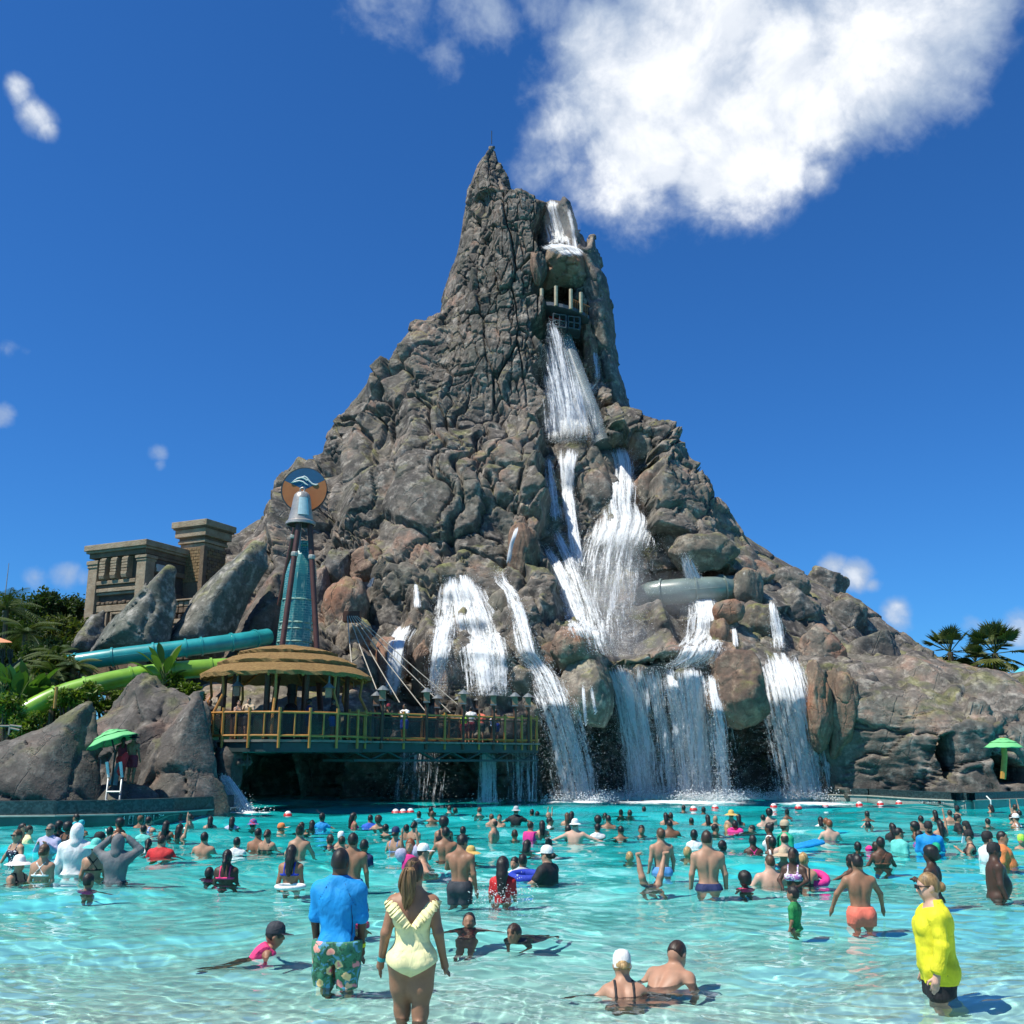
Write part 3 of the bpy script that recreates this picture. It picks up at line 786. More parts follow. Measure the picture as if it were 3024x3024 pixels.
# ------------------------------------------------------------------ falling water
def fall_material():
    m, t, out = new_mat('falling water')
    uv = t.node('ShaderNodeUVMap', uv_map='flow').outputs[0]
    at = t.node('ShaderNodeAttribute', attribute_name='dens').outputs['Fac']
    ed = t.node('ShaderNodeAttribute', attribute_name='edge').outputs['Fac']
    br = t.node('ShaderNodeAttribute', attribute_name='brk').outputs['Fac']
    st = t.noise(t.scalev(uv, (2.8, .14, 1)), 1, 3, .65)
    fi = t.noise(t.scalev(uv, (11.0, .45, 1)), 1, 3, .7)
    bl = t.noise(t.scalev(uv, (8.5, 3.4, 1)), 1, 3, .75)
    def dev(x, k): return t.math('MULTIPLY', t.math('SUBTRACT', x, .5), k)
    a = t.math('ADD', t.math('ADD', dev(st, 2.4), dev(fi, 1.9)), t.math('MULTIPLY', t.math('SUBTRACT', bl, .5), t.math('ADD', .5, t.math('MULTIPLY', br, 2.0))))
    a = t.math('ADD', a, t.math('SUBTRACT', at, .20))
    a = t.math('SUBTRACT', a, t.math('ADD', t.math('MULTIPLY', ed, .62), t.math('MULTIPLY', br, .16)))
    al = t.rng(a, .42, 1.15)
    tr = t.node('ShaderNodeBsdfTransparent')
    df = t.node('ShaderNodeBsdfDiffuse'); df.inputs[0].default_value = (.80, .84, .86, 1)
    tl = t.node('ShaderNodeBsdfTranslucent'); tl.inputs[0].default_value = (.80, .87, .90, 1)
    gl = t.node('ShaderNodeBsdfGlossy'); gl.inputs['Roughness'].default_value = .35
    mx = t.node('ShaderNodeMixShader'); mx.inputs[0].default_value = .25; t.l.new(df.outputs[0], mx.inputs[1]); t.l.new(tl.outputs[0], mx.inputs[2])
    m2 = t.node('ShaderNodeMixShader'); m2.inputs[0].default_value = .06; t.l.new(mx.outputs[0], m2.inputs[1]); t.l.new(gl.outputs[0], m2.inputs[2])
    b = t.bump(t.math('ADD', fi, t.math('MULTIPLY', bl, .6)), .7, .12)
    # broken water scatters light from every droplet: shade it like an upward facing cloud, not a flat sheet
    up = t.vmath('NORMALIZE', t.vmath('ADD', t.vmath('SCALE', b, scale=.55), (-.12, -.30, .85)))
    t.l.new(up, df.inputs['Normal']); t.l.new(b, gl.inputs['Normal'])
    m3 = t.node('ShaderNodeMixShader'); t.l.new(al, m3.inputs[0]); t.l.new(tr.outputs[0], m3.inputs[1]); t.l.new(m2.outputs[0], m3.inputs[2])
    t.l.new(m3.outputs[0], out.inputs[0])
    return m
fall_mat = fall_material()
def drop_material():
    m, t, out = new_mat('water spray')
    p = principled(t, out, Base_Color=(.88, .91, .93), Roughness=.35)
    p.inputs['Subsurface Weight'].default_value = 0.0
    return m
drop_mat = drop_material()
_dg = bpy.context.evaluated_depsgraph_get()
def hit_Y(px, py, default=None):
    o = Vector((0, 0, CAM_H)); d = pix_dir(px * S, py * S).normalized()
    o = o + d * (44 / d.y)
    for _ in range(4):
        ok, loc, nrm, idx, ob, _m = scene.ray_cast(_dg, o, d)
        if not ok: return default
        if ob.name.startswith('pool'): o = loc + d * .05; continue
        return loc.y
    return default
TET = np.array([(1, 1, 1), (-1, -1, 1), (-1, 1, -1), (1, -1, -1)], np.float32) * .58
TETF = np.array([(0, 1, 2), (0, 3, 1), (0, 2, 3), (1, 3, 2)], np.int32)
def droplets(name, pts, sizes, parent, stretch=1.6, rg=None):
    n = len(pts); rg = rg or np.random.default_rng(n)
    R = rg.normal(size=(n, 3, 3)).astype(np.float32)
    q, _ = np.linalg.qr(R)
    v = np.einsum('nij,kj->nki', q, TET) * sizes[:, None, None]
    v[:, :, 2] *= stretch
    v = v + pts[:, None, :]
    f = TETF[None] + (np.arange(n) * 4)[:, None, None]
    o = obj(name, mesh_np(name, v.reshape(-1, 3), f.reshape(-1, 3), smooth=True), drop_mat, parent)
    tag(o, kind='stuff')
    return o
rgF = np.random.default_rng(77)
def fall(label, strands, spray=400, splash=0, free=False):
    """strands: list of (points [(x, y, width px)], density, breakup) in photo px (1932)"""
    x0, y0, w0 = strands[0][0][0]
    Yt = hit_Y(x0, y0, core_front(x0, y0))
    base = Q(x0, y0, Yt)
    root = empty('waterfall', base, label=label, cat='waterfall')
    allpts = []; ends = []
    for si, st in enumerate(strands):
        pts, dens, brk = [(x_, y_, w_ * 1.22) for x_, y_, w_ in st[0]], st[1] + .17, st[2] * .85
        fixY = st[3] if len(st) > 3 else None
        P_ = np.array(pts, float)
        L = np.concatenate(([0], np.cumsum(np.hypot(np.diff(P_[:, 0]), np.diff(P_[:, 1])))))
        n = max(6, int(L[-1] / 5))
        s = np.linspace(0, L[-1], n)
        xs = np.interp(s, L, P_[:, 0]); ys = np.interp(s, L, P_[:, 1]); ws = np.interp(s, L, P_[:, 2])
        k = np.ones(5) / 5
        if n > 9:
            for arr in (xs, ws): arr[2:-2] = np.convolve(arr, k, 'valid')
        Ys = []; run = 1e9
        for i in range(n):
            if fixY is not None: hy = fixY
            else:
                hs = [hit_Y(xs[i] + dx * ws[i], ys[i], 60) for dx in (-.3, 0, .3)]
                hy = sorted(hs)[1] - .25
            run = min(run + .05, hy) if run < 1e8 else hy
            Ys.append(run)
        Ys = np.array(Ys)
        if n > 12:
            for _ in range(3):
                Ys[1:-1] = np.minimum(Ys[1:-1] + .02, (Ys[:-2] + Ys[1:-1] + Ys[2:]) / 3)
        m = int(np.clip(ws.max() / 4, 5, 26))
        for lay in range(2):
            V = []; UV = []; E = []; B = []; i0top = False; onwater = pts[-1][1] > 1500
            vlen = 0; prev = None
            offu = rgF.uniform(0, 50); offv = rgF.uniform(0, 50)
            for i in range(n):
                c = Q(xs[i], ys[i], Ys[i] - .12 - .22 * lay)
                if prev is not None: vlen += (c - prev).length
                prev = c
                wm = ws[i] * Ys[i] / 1932 * (1.0 + .12 * lay)
                for j in range(m):
                    a = -1 + 2 * j / (m - 1)
                    wob = .10 * math.sin(a * 7 + i * .35 + lay * 2 + si) * wm * .3
                    V.append((c.x + a * wm / 2 + wob * .25, c.y - .25 * wm * .4 * (1 - a * a) + wob * .5, c.z + .05 * wm * (1 - a * a)))
                    UV.append((a * wm / 2 + offu, vlen + offv)); E.append(abs(a) ** 2.2 + 1.1 * max(0, 1 - i / (n * .10)) ** 1.5 * (0 if i0top else 1) + (0 if onwater else .9 * max(0, 1 - (n - 1 - i) / (n * .14)) ** 1.5)); B.append(brk * (.25 + .75 * i / (n - 1)))
            F = [(i * m + j, i * m + j + 1, (i + 1) * m + j + 1, (i + 1) * m + j) for i in range(n - 1) for j in range(m - 1)]
            V = np.array(V, np.float32) - np.array(base, np.float32)
            me = mesh_np('water_sheet', V, np.array(F))
            uvl = me.uv_layers.new(name='flow')
            li = np.array(F).ravel(); uvl.data.foreach_set('uv', np.array(UV, np.float32)[li].ravel())
            for nm, arr in (('dens', np.full(len(V), dens * (1 if lay == 0 else .86))), ('edge', np.array(E)), ('brk', np.array(B))):
                at = me.attributes.new(nm, 'FLOAT', 'POINT'); at.data.foreach_set('value', arr.astype(np.float32))
            obj('water_sheet', me, fall_mat, root)
        # flung droplets along the strand
        cnt = int(2.6 * spray * L[-1] / 100 * (ws.mean() / 40) * max(dens, .5))
        tt = rgF.random(cnt) ** .8 * (n - 1); i0 = tt.astype(int)
        side = rgF.normal(0, .27, cnt) * (1 + .25 * rgF.random(cnt))
        px = xs[i0] + side * ws[i0]; py = ys[i0] + rgF.uniform(-4, 4, cnt)
        for a_, b_, i_ in zip(px, py, i0):
            allpts.append(Q(a_, b_, Ys[i_] - abs(rgF.normal(.15, .35))))
        ends.append((xs[-1], ys[-1], ws[-1], Ys[-1]))
    if allpts:
        pts = np.array(allpts, np.float32) - np.array(base, np.float32)
        droplets('spray', pts, (rgF.random(len(pts)) ** 3 * .014 + .005).astype(np.float32), root, 1.9, rgF)
    if splash:
        A = []
        for (x, y, w, Y) in ends:
            nn = int(splash * w / 40)
            r = np.abs(rgF.normal(0, .55, nn)); sgn = rgF.choice((-1, 1), nn)
            wm = w * Y / 1932
            X = Q(x, y, Y).x + rgF.uniform(-.6, .6, nn) * wm + sgn * r * .7
            Z = np.abs(rgF.normal(0, .28, nn)) * np.exp(-r * .4)
            A.append(np.stack((X, Y - .3 + rgF.normal(0, .6, nn), Z), 1))
        A = np.concatenate(A).astype(np.float32) - np.array(base, np.float32)
        droplets('splash', A, (rgF.random(len(A)) ** 2 * .045 + .012).astype(np.float32), root, .8, rgF)
    return root, ends
ENDS = []
def F(*a, **k):
    r, e = fall(*a, **k); ENDS.extend(e); return r
F('small waterfall spilling from the volcano crater above the viewing platform', [([(1040, 378, 20), (1048, 410, 40), (1056, 440, 48), (1062, 470, 56)], .98, .25), ([(1072, 392, 8), (1080, 430, 9), (1086, 476, 12)], 1.1, .2), ([(1050, 466, 60), (1068, 474, 60), (1086, 486, 20)], 1.2, .3)], spray=260)
F('long misty waterfall in the gorge below the red platform', [([(1033, 588, 14), (1040, 640, 22), (1050, 700, 44), (1060, 760, 70), (1066, 838, 92)], .92, .5), ([(1120, 722, 24), (1100, 745, 50), (1090, 790, 70), (1086, 838, 80)], .80, .6), ([(1044, 700, 40), (1048, 838, 60)], .80, .8), ([(1040, 604, 12), (1056, 680, 52), (1072, 760, 84), (1082, 836, 104)], .84, .5, 69.0)], spray=700)
F('thin waterfall on the dark right wall of the volcano gorge', [([(1122, 662, 10), (1126, 690, 14), (1128, 722, 18)], .85, .4)], spray=150)
F('left fall of the three below the volcano basin', [([(1034, 862, 12), (1040, 915, 20), (1048, 985, 22)], 1.05, .6)], spray=420)
F('middle fall of the three below the volcano basin', [([(1070, 850, 44), (1068, 880, 26), (1074, 950, 20), (1084, 1030, 24), (1090, 1070, 30)], 1.12, .5)], spray=380)
F('wide right fall below the volcano basin bursting into spray', [([(1166, 848, 44), (1174, 880, 42), (1172, 955, 40), (1176, 985, 92), (1160, 1040, 130)], 1.12, .45), ([(1165, 1000, 120), (1150, 1060, 130), (1140, 1150, 110), (1140, 1240, 110)], .66, 1.0)], spray=1100)
F('slanting fall down the left side of the gorge', [([(1030, 1030, 12), (1052, 1070, 20), (1074, 1130, 30), (1100, 1205, 44)], 1.08, .6), ([(1048, 1000, 18), (1072, 1055, 26), (1104, 1150, 50), (1126, 1236, 60)], .92, .8)], spray=800)
F('fall pouring over the grey slide tube into the lower basin', [([(1293, 1046, 18), (1306, 1085, 26), (1322, 1115, 40), (1334, 1150, 56), (1330, 1200, 66), (1310, 1245, 66), (1280, 1264, 76)], 1.06, .55), ([(1384, 1184, 10), (1388, 1222, 10)], 1.1, .2)], spray=700)
F('great curtain waterfall dropping from the lower basin into the pool', [
  ([(1166, 1258, 40), (1186, 1310, 44), (1202, 1400, 48), (1214, 1512, 48)], 1.16, .5), ([(1226, 1262, 18), (1246, 1350, 20), (1262, 1430, 22), (1272, 1512, 24)], 1.05, .6), ([(1262, 1262, 24), (1288, 1370, 30), (1304, 1512, 36)], 1.1, .6),
  ([(1300, 1258, 44), (1314, 1370, 42), (1324, 1512, 44)], 1.14, .5), ([(1336, 1268, 26), (1354, 1370, 30), (1368, 1512, 28)], .92, .8), ([(1245, 1266, 190), (1268, 1400, 200), (1280, 1512, 200)], .72, .5)], spray=520, splash=2600)
F('broad waterfall on the right beside the red boulder', [([(1455, 1132, 8), (1464, 1180, 24), (1470, 1228, 26)], .95, .5), ([(1466, 1236, 62), (1482, 1285, 74), (1498, 1370, 82), (1514, 1450, 88), (1524, 1512, 88)], 1.10, .55)], spray=600, splash=2600)
F('cascade winding down beside the orange rock to the pool', [([(942, 1072, 24), (946, 1096, 24), (964, 1114, 22), (984, 1170, 26), (998, 1235, 36), (1028, 1272, 42), (1052, 1330, 66), (1078, 1420, 74), (1094, 1512, 76)], 1.0, .75), ([(1100, 1292, 6), (1106, 1372, 6)], 1.0, .3), ([(1116, 1296, 6), (1124, 1350, 6)], 1.0, .3)], spray=620, splash=1000)
F('fan shaped waterfall over the round boulder behind the deck', [([(848, 1090, 30), (838, 1180, 36), (830, 1250, 34), (826, 1315, 28)], 1.06, .6), ([(872, 1088, 40), (884, 1150, 58), (902, 1230, 60), (914, 1315, 50)], 1.06, .6), ([(892, 1098, 24), (918, 1160, 38), (938, 1235, 40), (944, 1315, 32)], 1.0, .7)], spray=700)
F('narrow waterfall behind the deck cables', [([(766, 1184, 42), (750, 1212, 30), (745, 1270, 28), (740, 1312, 22)], 1.14, .4)], spray=420)
F('trickle down the reddish cleft left of the fan waterfall', [([(785, 1100, 8), (788, 1150, 16)], .95, .4), ([(705, 1088, 6), (696, 1110, 12)], .9, .4)], spray=120)
F('pink tinted trickle on the orange rock', [([(976, 994, 6), (964, 1030, 9), (958, 1066, 10)], 1.0, .3)], spray=60)
F('smooth white jet of water falling beneath the deck', [([(920, 1420, 24), (920, 1470, 27), (920, 1516, 30)], 1.12, .25, 53.0)], spray=200, splash=160)
F('thin blue water veil at the right end of the deck', [([(990, 1404, 60), (992, 1460, 64), (992, 1516, 66)], .62, .2, 53.6)], spray=100)
F('faint water veil under the middle of the deck', [([(790, 1416, 90), (786, 1470, 96), (782, 1516, 100)], .60, .6, 55.0)], spray=200)
F('spout of white water gushing from the rocks left of the deck', [([(420, 1462, 16), (436, 1488, 24), (450, 1512, 30), (462, 1536, 36)], 1.25, .3, 42.8)], spray=500, splash=200)
# foam where the falls strike the pool
def foam_material():
    m, t, out = new_mat('pool foam')
    pos = t.node('ShaderNodeNewGeometry').outputs['Position']
    ed = t.node('ShaderNodeAttribute', attribute_name='edge').outputs['Fac']
    n = t.noise(t.scalev(pos, (1, .6, 2)), 2.4, 5, .75)
    al = t.math('MULTIPLY', t.rng(t.math('SUBTRACT', t.math('ADD', n, .16), ed), .2, .62), .9)
    tr = t.node('ShaderNodeBsdfTransparent'); df = t.node('ShaderNodeBsdfDiffuse'); df.inputs[0].default_value = (.86, .90, .90, 1)
    mx = t.node('ShaderNodeMixShader'); t.l.new(al, mx.inputs[0]); t.l.new(tr.outputs[0], mx.inputs[1]); t.l.new(df.outputs[0], mx.inputs[2])
    t.l.new(mx.outputs[0], out.inputs[0]); return m
foam_mat = foam_material()
def foam(cx, cy, rx, ry, label):
    n, m = 40, 26
    V = []; E = []; F_ = []
    for i in range(m):
        for j in range(n):
            a = -1 + 2 * j / (n - 1); b = -1 + 2 * i / (m - 1)
            r = math.hypot(a, b)
            V.append((a * rx, b * ry, .03 + .08 * max(0, 1 - r * r) * (.6 + .4 * math.sin(a * 9 + b * 5)))); E.append(min(r, 1.3) ** 2 * .75)
    F_ = [(i * n + j, i * n + j + 1, (i + 1) * n + j + 1, (i + 1) * n + j) for i in range(m - 1) for j in range(n - 1)]
    me = mesh_np('foam', V, np.array(F_)); at = me.attributes.new('edge', 'FLOAT', 'POINT'); at.data.foreach_set('value', np.array(E, np.float32))
    o = obj('foam', me, foam_mat); o.location = (cx, cy, 0); tag(o, label, 'foam', kind='stuff'); return o
foam(Q(1270, 1512, 54.4).x, 52.4, 4.6, 3.4, 'white foam where the great curtain waterfall strikes the pool')
foam(Q(1525, 1512, 52.0).x, 50.6, 2.6, 2.6, 'white foam under the broad right waterfall')
foam(Q(1090, 1514, 54.4).x, 52.6, 2.4, 1.6, 'thin foam patch under the winding cascade')
foam(Q(920, 1514, 53).x, 52.5, .9, 1.0, 'small foam patch under the white jet')
foam(Q(466, 1536, 42.0).x, 41.8, 1.3, .8, 'foam under the water spout left of the deck')

# drifting mist round the falls
def mist(x, y, Y, rx, ry, rz, dens, label):
    m, t, out = new_mat('mist %.3f' % dens)
    v = t.node('ShaderNodeVolumeScatter'); v.inputs['Color'].default_value = (.96, .97, .98, 1); v.inputs['Density'].default_value = dens; v.inputs['Anisotropy'].default_value = .15
    t.l.new(v.outputs[0], out.inputs['Volume'])
    bm = bmesh.new(); bmesh.ops.create_icosphere(bm, subdivisions=3, radius=1.0)
    c0 = [(v.co.copy(), i) for i, v in enumerate(bm.verts)]; vs = []; fs = []
    for k, (sc, dx, dz) in enumerate(((1.0, 0, 0), (.78, .12, -.08), (.56, -.1, -.12), (.36, .05, -.15))):
        n0 = len(vs); vs += [(v.co.x * sc + dx, v.co.y * sc, v.co.z * sc + dz) for v in bm.verts]; fs += [tuple(q.index + n0 for q in f.verts) for f in bm.faces]
        lobe = bpy.data.meshes.new('mist'); lobe.from_pydata(vs[n0:], [], [tuple(i - n0 for i in f) for f in fs[-len(bm.faces):]])
        if k == 0: root = obj('mist', lobe, m); root.scale = (rx, ry, rz); root.location = Q(x, y, Y); tag(root, label, 'mist', kind='stuff')
        else: obj('mist_core', lobe, m, root)
    bm.free(); return root
mist(1150, 1110, 61.0, 2.6, 1.6, 3.6, 0.058, 'pale mist hanging in the middle of the gorge')
mist(1170, 1010, 64.0, 1.9, 1.3, 1.7, 0.072, 'mist round the bursting right fall')
mist(1066, 770, 69.5, 1.7, 1.3, 3.0, 0.047, 'mist in the upper gorge below the platform')
mist(1270, 1125, 60.8, 3.0, .9, 1.6, .045, 'thin mist in front of the grey slide tube')
mist(1180, 1215, 57.5, 2.6, 1.2, 1.4, 0.050, 'mist over the lower basin')
mist(1062, 425, 73.5, 1.5, 1.0, 2.0, 0.036, 'thin mist at the crater fall')
# ------------------------------------------------------------------ pool walls with depth marks
FONT5 = {'0': '01110 10001 10011 10101 11001 10001 01110', '1': '00100 01100 00100 00100 00100 00100 01110', '2': '01110 10001 00001 00110 01000 10000 11111', '3': '11110 00001 00001 01110 00001 00001 11110', '4': '00010 00110 01010 10010 11111 00010 00010',
         '5': '11111 10000 11110 00001 00001 10001 01110', '6': '00110 01000 10000 11110 10001 10001 01110', '7': '11111 00001 00010 00100 01000 01000 01000', 'F': '11111 10000 10000 11110 10000 10000 10000', 'T': '11111 00100 00100 00100 00100 00100 00100',
         'I': '01110 00100 00100 00100 00100 00100 01110', 'N': '10001 11001 10101 10011 10001 10001 10001', 'M': '10001 11011 10101 10101 10001 10001 10001', '.': '00000 00000 00000 00000 00000 01100 01100', ' ': '00000 00000 00000 00000 00000 00000 00000', '-': '00000 00000 00000 11111 00000 00000 00000'}
mosaic = None
def mosaic_mat():
    m, t, out = new_mat('dark mosaic tile')
    pos = t.node('ShaderNodeNewGeometry').outputs['Position']
    v = t.node('ShaderNodeTexVoronoi'); v.inputs['Scale'].default_value = 14; t.l.new(pos, v.inputs['Vector'])
    r = t.node('ShaderNodeSeparateColor'); t.l.new(v.outputs['Color'], r.inputs[0])
    c = t.mix(t.rng(r.outputs[0], .2, .9), (.010, .025, .028), (.035, .065, .07))
    principled(t, out, Base_Color=c, Roughness=.3)
    return m
mosaic = mosaic_mat()
coping_m = simple_mat('pale coping stone', (.42, .40, .34), .7, .2, 3)
poolwall_m = simple_mat('shaded pool wall plaster', (.10, .115, .105), .7, .25, 2)  # darker copy of the wall plaster, shade put into its base colour
black_tile = simple_mat('black depth tile', (.015, .018, .02), .3, .1)
white_tile = simple_mat('white depth numeral', (.75, .75, .72), .4, .05)
def pool_wall(name, label, path, coping_z, top_z, text, tpos, wmat=None):
    pts = [W(x, y) for x, y in path]
    root = empty(name, pts[0], label=label, cat='pool wall')
    o0 = pts[0]
    def strip(z0, z1, off, mat, nm):
        b = MB()
        for i in range(len(pts) - 1):
            a, c = pts[i] - o0, pts[i + 1] - o0
            d = (c - a).normalized(); n = Vector((-d.y, d.x, 0)); n = n if n.y > 0 else -n
            f = n * off; bk = n * (off + .5)
            b.add([a + f + Vector((0, 0, z0)), c + f + Vector((0, 0, z0)), c + f + Vector((0, 0, z1)), a + f + Vector((0, 0, z1)), a + bk + Vector((0, 0, z0)), c + bk + Vector((0, 0, z0)), c + bk + Vector((0, 0, z1)), a + bk + Vector((0, 0, z1))],
                  [(0, 1, 2, 3), (3, 2, 6, 7), (4, 7, 6, 5), (0, 4, 5, 1)])
        return b.build(nm, mat, root)
    strip(-2.0, coping_z - .05, .06, wmat or poolwall_m, 'wall')
    strip(coping_z - .05, coping_z, 0, coping_m, 'coping')
    strip(coping_z, top_z, .16, mosaic, 'mosaic_band')
    # depth mark tiles
    i = tpos[0]; a, c = pts[i] - o0, pts[i + 1] - o0
    d = (c - a).normalized(); n = Vector((-d.y, d.x, 0)); n = n if n.y > 0 else -n
    hch = .15; cw = hch * .78
    s0 = a + (c - a) * tpos[1] + n * .05
    for k, ch in enumerate(text):
        if ch == ' ': continue
        z0 = coping_z - .06 - hch * 1.15
        q = s0 + d * (k * cw)
        b = MB(); w = cw * .98; pz = z0 - .02
        b.add([q + Vector((0, 0, pz)), q + d * w + Vector((0, 0, pz)), q + d * w + Vector((0, 0, pz + hch * 1.25)), q + Vector((0, 0, pz + hch * 1.25))], [(0, 1, 2, 3)])
        tl = b.build('depth_tile', black_tile, root)
        g = MB(); rows = FONT5[ch].split()
        u = w * .8 / 5; vv = hch / 7; q2 = q - n * .006 + d * (w * .1)
        for r, row in enumerate(rows):
            for cc, bit in enumerate(row):
                if bit == '1':
                    p0 = q2 + d * (cc * u) + Vector((0, 0, z0 + (6 - r) * vv))
                    g.add([p0, p0 + d * u, p0 + d * u + Vector((0, 0, vv)), p0 + Vector((0, 0, vv))], [(0, 1, 2, 3)])
        g.build('numeral', white_tile, tl)
    return root
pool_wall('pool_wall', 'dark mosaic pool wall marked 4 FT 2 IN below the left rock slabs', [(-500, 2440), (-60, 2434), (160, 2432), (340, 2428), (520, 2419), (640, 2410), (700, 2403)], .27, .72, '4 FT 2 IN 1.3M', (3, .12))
pool_wall('pool_wall', 'grey pool wall marked 5 FT 6 IN on the right below the cliff', [(2440, 2362), (2560, 2366), (2680, 2375), (2850, 2384), (2960, 2380), (3100, 2374), (3500, 2368)], .30, .62, '5 FT 6 IN 1.7M', (2, .20), simple_mat('sunlit pool wall plaster', (.30, .31, .28), .7, .25, 2))  # lighter plaster copy for this wall, sunlight put into its base colour

# ------------------------------------------------------------------ materials for the built things
bamboo = simple_mat('yellow bamboo', (.42, .20, .045), .45, .25, 3, .2, 20)
dkwood = simple_mat('dark brown timber', (.085, .042, .028), .6, .3, 4, .3, 20)
redpole = simple_mat('rust red steel pole', (.085, .034, .028), .5, .25, 3)
plank_m = simple_mat('grey deck planks', (.20, .17, .14), .8, .3, 2, .2, 10)
steel_dk = simple_mat('dark green steel', (.03, .05, .05), .5, .2, 2)
def thatch_mat():
    m, t, out = new_mat('golden thatch')
    pos = t.node('ShaderNodeTexCoord').outputs['Object']
    n = t.noise(t.scalev(pos, (1, 1, 3)), 7, 5, .7); n2 = t.noise(pos, 40, 3, .7)
    c = t.mix(t.rng(n, .3, .7), (.22, .120, .036), (.38, .24, .08))
    c = t.mix(t.rng(n2, .55, .8), c, (.16, .09, .03))
    p = principled(t, out, Base_Color=c, Roughness=.9)
    t.put(p.inputs['Normal'], t.bump(t.math('ADD', n2, n), .9, .08)); return m
thatch = thatch_mat()
lamp_glass = simple_mat('lantern amber panel', (.30, .17, .10), .5, .2)
lamp_top = simple_mat('lantern blue grey cap', (.13, .15, .16), .5, .2)
mesh_m, _t, _o = new_mat('chain mesh')
_tc = _t.node('ShaderNodeTexCoord').outputs['Object']
_br = _t.node('ShaderNodeTexWave'); _br.inputs['Scale'].default_value = 9
_br.bands_direction = 'DIAGONAL'; _t.l.new(_tc, _br.inputs['Vector'])
_w2 = _t.node('ShaderNodeTexWave'); _w2.inputs['Scale'].default_value = 9; _w2.bands_direction = 'DIAGONAL'; _t.l.new(_t.scalev(_tc, (-1, -1, 1)), _w2.inputs['Vector'])
_al = _t.math('MAXIMUM', _t.rng(_br.outputs[1], .78, .9), _t.rng(_w2.outputs[1], .78, .9))
_p = _t.node('ShaderNodeBsdfPrincipled'); _p.inputs['Base Color'].default_value = (.016, .015, .014, 1)
_tr = _t.node('ShaderNodeBsdfTransparent'); _mx = _t.node('ShaderNodeMixShader')
_t.l.new(_t.math('MAXIMUM', _al, .18), _mx.inputs[0]); _t.l.new(_tr.outputs[0], _mx.inputs[1]); _t.l.new(_p.outputs[0], _mx.inputs[2]); _t.l.new(_mx.outputs[0], _o.inputs[0])

# ------------------------------------------------------------------ observation deck and its rail
DZ = 2.9
PC = Vector((-10.35, 47.6, DZ))
deck = empty('observation_deck', PC, label='wooden observation deck with bamboo railings over the pool', cat='deck')
WA, WB = Vector((-6.9, 46.3, DZ)), Vector((.9, 52.4, DZ))     # front edge of the walkway
wd = (WB - WA).normalized(); wn = Vector((-wd.y, wd.x, 0))
R_D = 4.0
def disc(r, z0, z1, n=32):
    b = MB(); b.lathe([(0.01, z1), (r, z1), (r, z0), (0.01, z0)], n=n); return b
disc(R_D, -.10, 0).build('deck_floor', plank_m, deck)
disc(R_D - .1, -.5, -.12).build('ring_beam', steel_dk, deck)
b = MB()
nb = 26
for k in range(nb):
    a = WA + wd * ((WB - WA).length + .6) * (k + .5) / nb + wn * 1.6
    pb = MB(); pb.box(a - PC + Vector((0, 0, -.04 - .004 * (k % 3))), (((WB - WA).length + .6) / nb - .02, 3.4, .08), Matrix.Rotation(atan2(wd.y, wd.x), 3, 'Z'))
    pb.build('plank', plank_m, deck)
for off in (.15, 3.0):
    a = WA + wn * off - PC; c = WB + wd * .6 + wn * off - PC
    bb = MB(); bb.box((a + c) / 2 + Vector((0, 0, -.30)), ((c - a).length, .16, .36), Matrix.Rotation(atan2(wd.y, wd.x), 3, 'Z')); bb.build('beam', steel_dk, deck)
    bb = MB(); bb.box((a + c) / 2 + Vector((0, 0, -.85)), ((c - a).length, .10, .10), Matrix.Rotation(atan2(wd.y, wd.x), 3, 'Z'))
    nseg = 12
    for k in range(nseg):
        p0 = a.lerp(c, k / nseg); p1 = a.lerp(c, (k + 1) / nseg); z0, z1 = (-.82, -.45) if k % 2 else (-.45, -.82)
        bb.tube([p0 + Vector((0, 0, z0)), p1 + Vector((0, 0, z1))], .04, 6)
    bb.build('truss', steel_dk, deck)
# left stub of walkway to the rocks
bb = MB(); bb.box((-4.3, -1.2, -.05), (2.4, 2.4, .1)); bb.build('deck_floor', plank_m, deck)
bb = MB(); bb.box((-4.3, -1.6, -.35), (2.4, .2, .45)); bb.build('beam', dkwood, deck)
def bamboo_post(p, h, r=.055, mat=bamboo, lean=0, z0=-.35):
    bb = MB(); n = 5
    pts = [Vector((p.x, p.y, p.z + z0 + (h - z0) * k / n)) for k in range(n + 1)]
    rr = [r * (1.0 + .06 * ((k * 7) % 3 - 1)) for k in range(n + 1)]
    bb.tube(pts, rr, 8); return bb.build('post', mat, deck, True)
# pavilion front railing: bamboo panels round the rim
NSEG = 9; A0, A1 = radians(188), radians(352)
ring = [Vector((R_D * cos(A0 + (A1 - A0) * k / NSEG), R_D * sin(A0 + (A1 - A0) * k / NSEG), 0)) for k in range(NSEG + 1)]
for k in range(NSEG + 1):
    bamboo_post(ring[k], 1.32, .065)
    if k < NSEG:
        mid = (ring[k] + ring[k + 1]) / 2
        bamboo_post(mid, 1.15, .04, z0=.05)
        for z in (1.12, .16):
            bb = MB(); bb.tube([ring[k] + Vector((0, 0, z)), ring[k + 1] + Vector((0, 0, z))], .05, 8); bb.build('rail', bamboo, deck, True)
        bb = MB(); e = (ring[k + 1] - ring[k]); nn = Vector((-e.y, e.x, 0)).normalized() * .03
        bb.quad(ring[k] + nn + Vector((0, 0, .2)), ring[k + 1] + nn + Vector((0, 0, .2)), ring[k + 1] + nn + Vector((0, 0, 1.08)), ring[k] + nn + Vector((0, 0, 1.08))); bb.build('mesh_panel', mesh_m, deck)
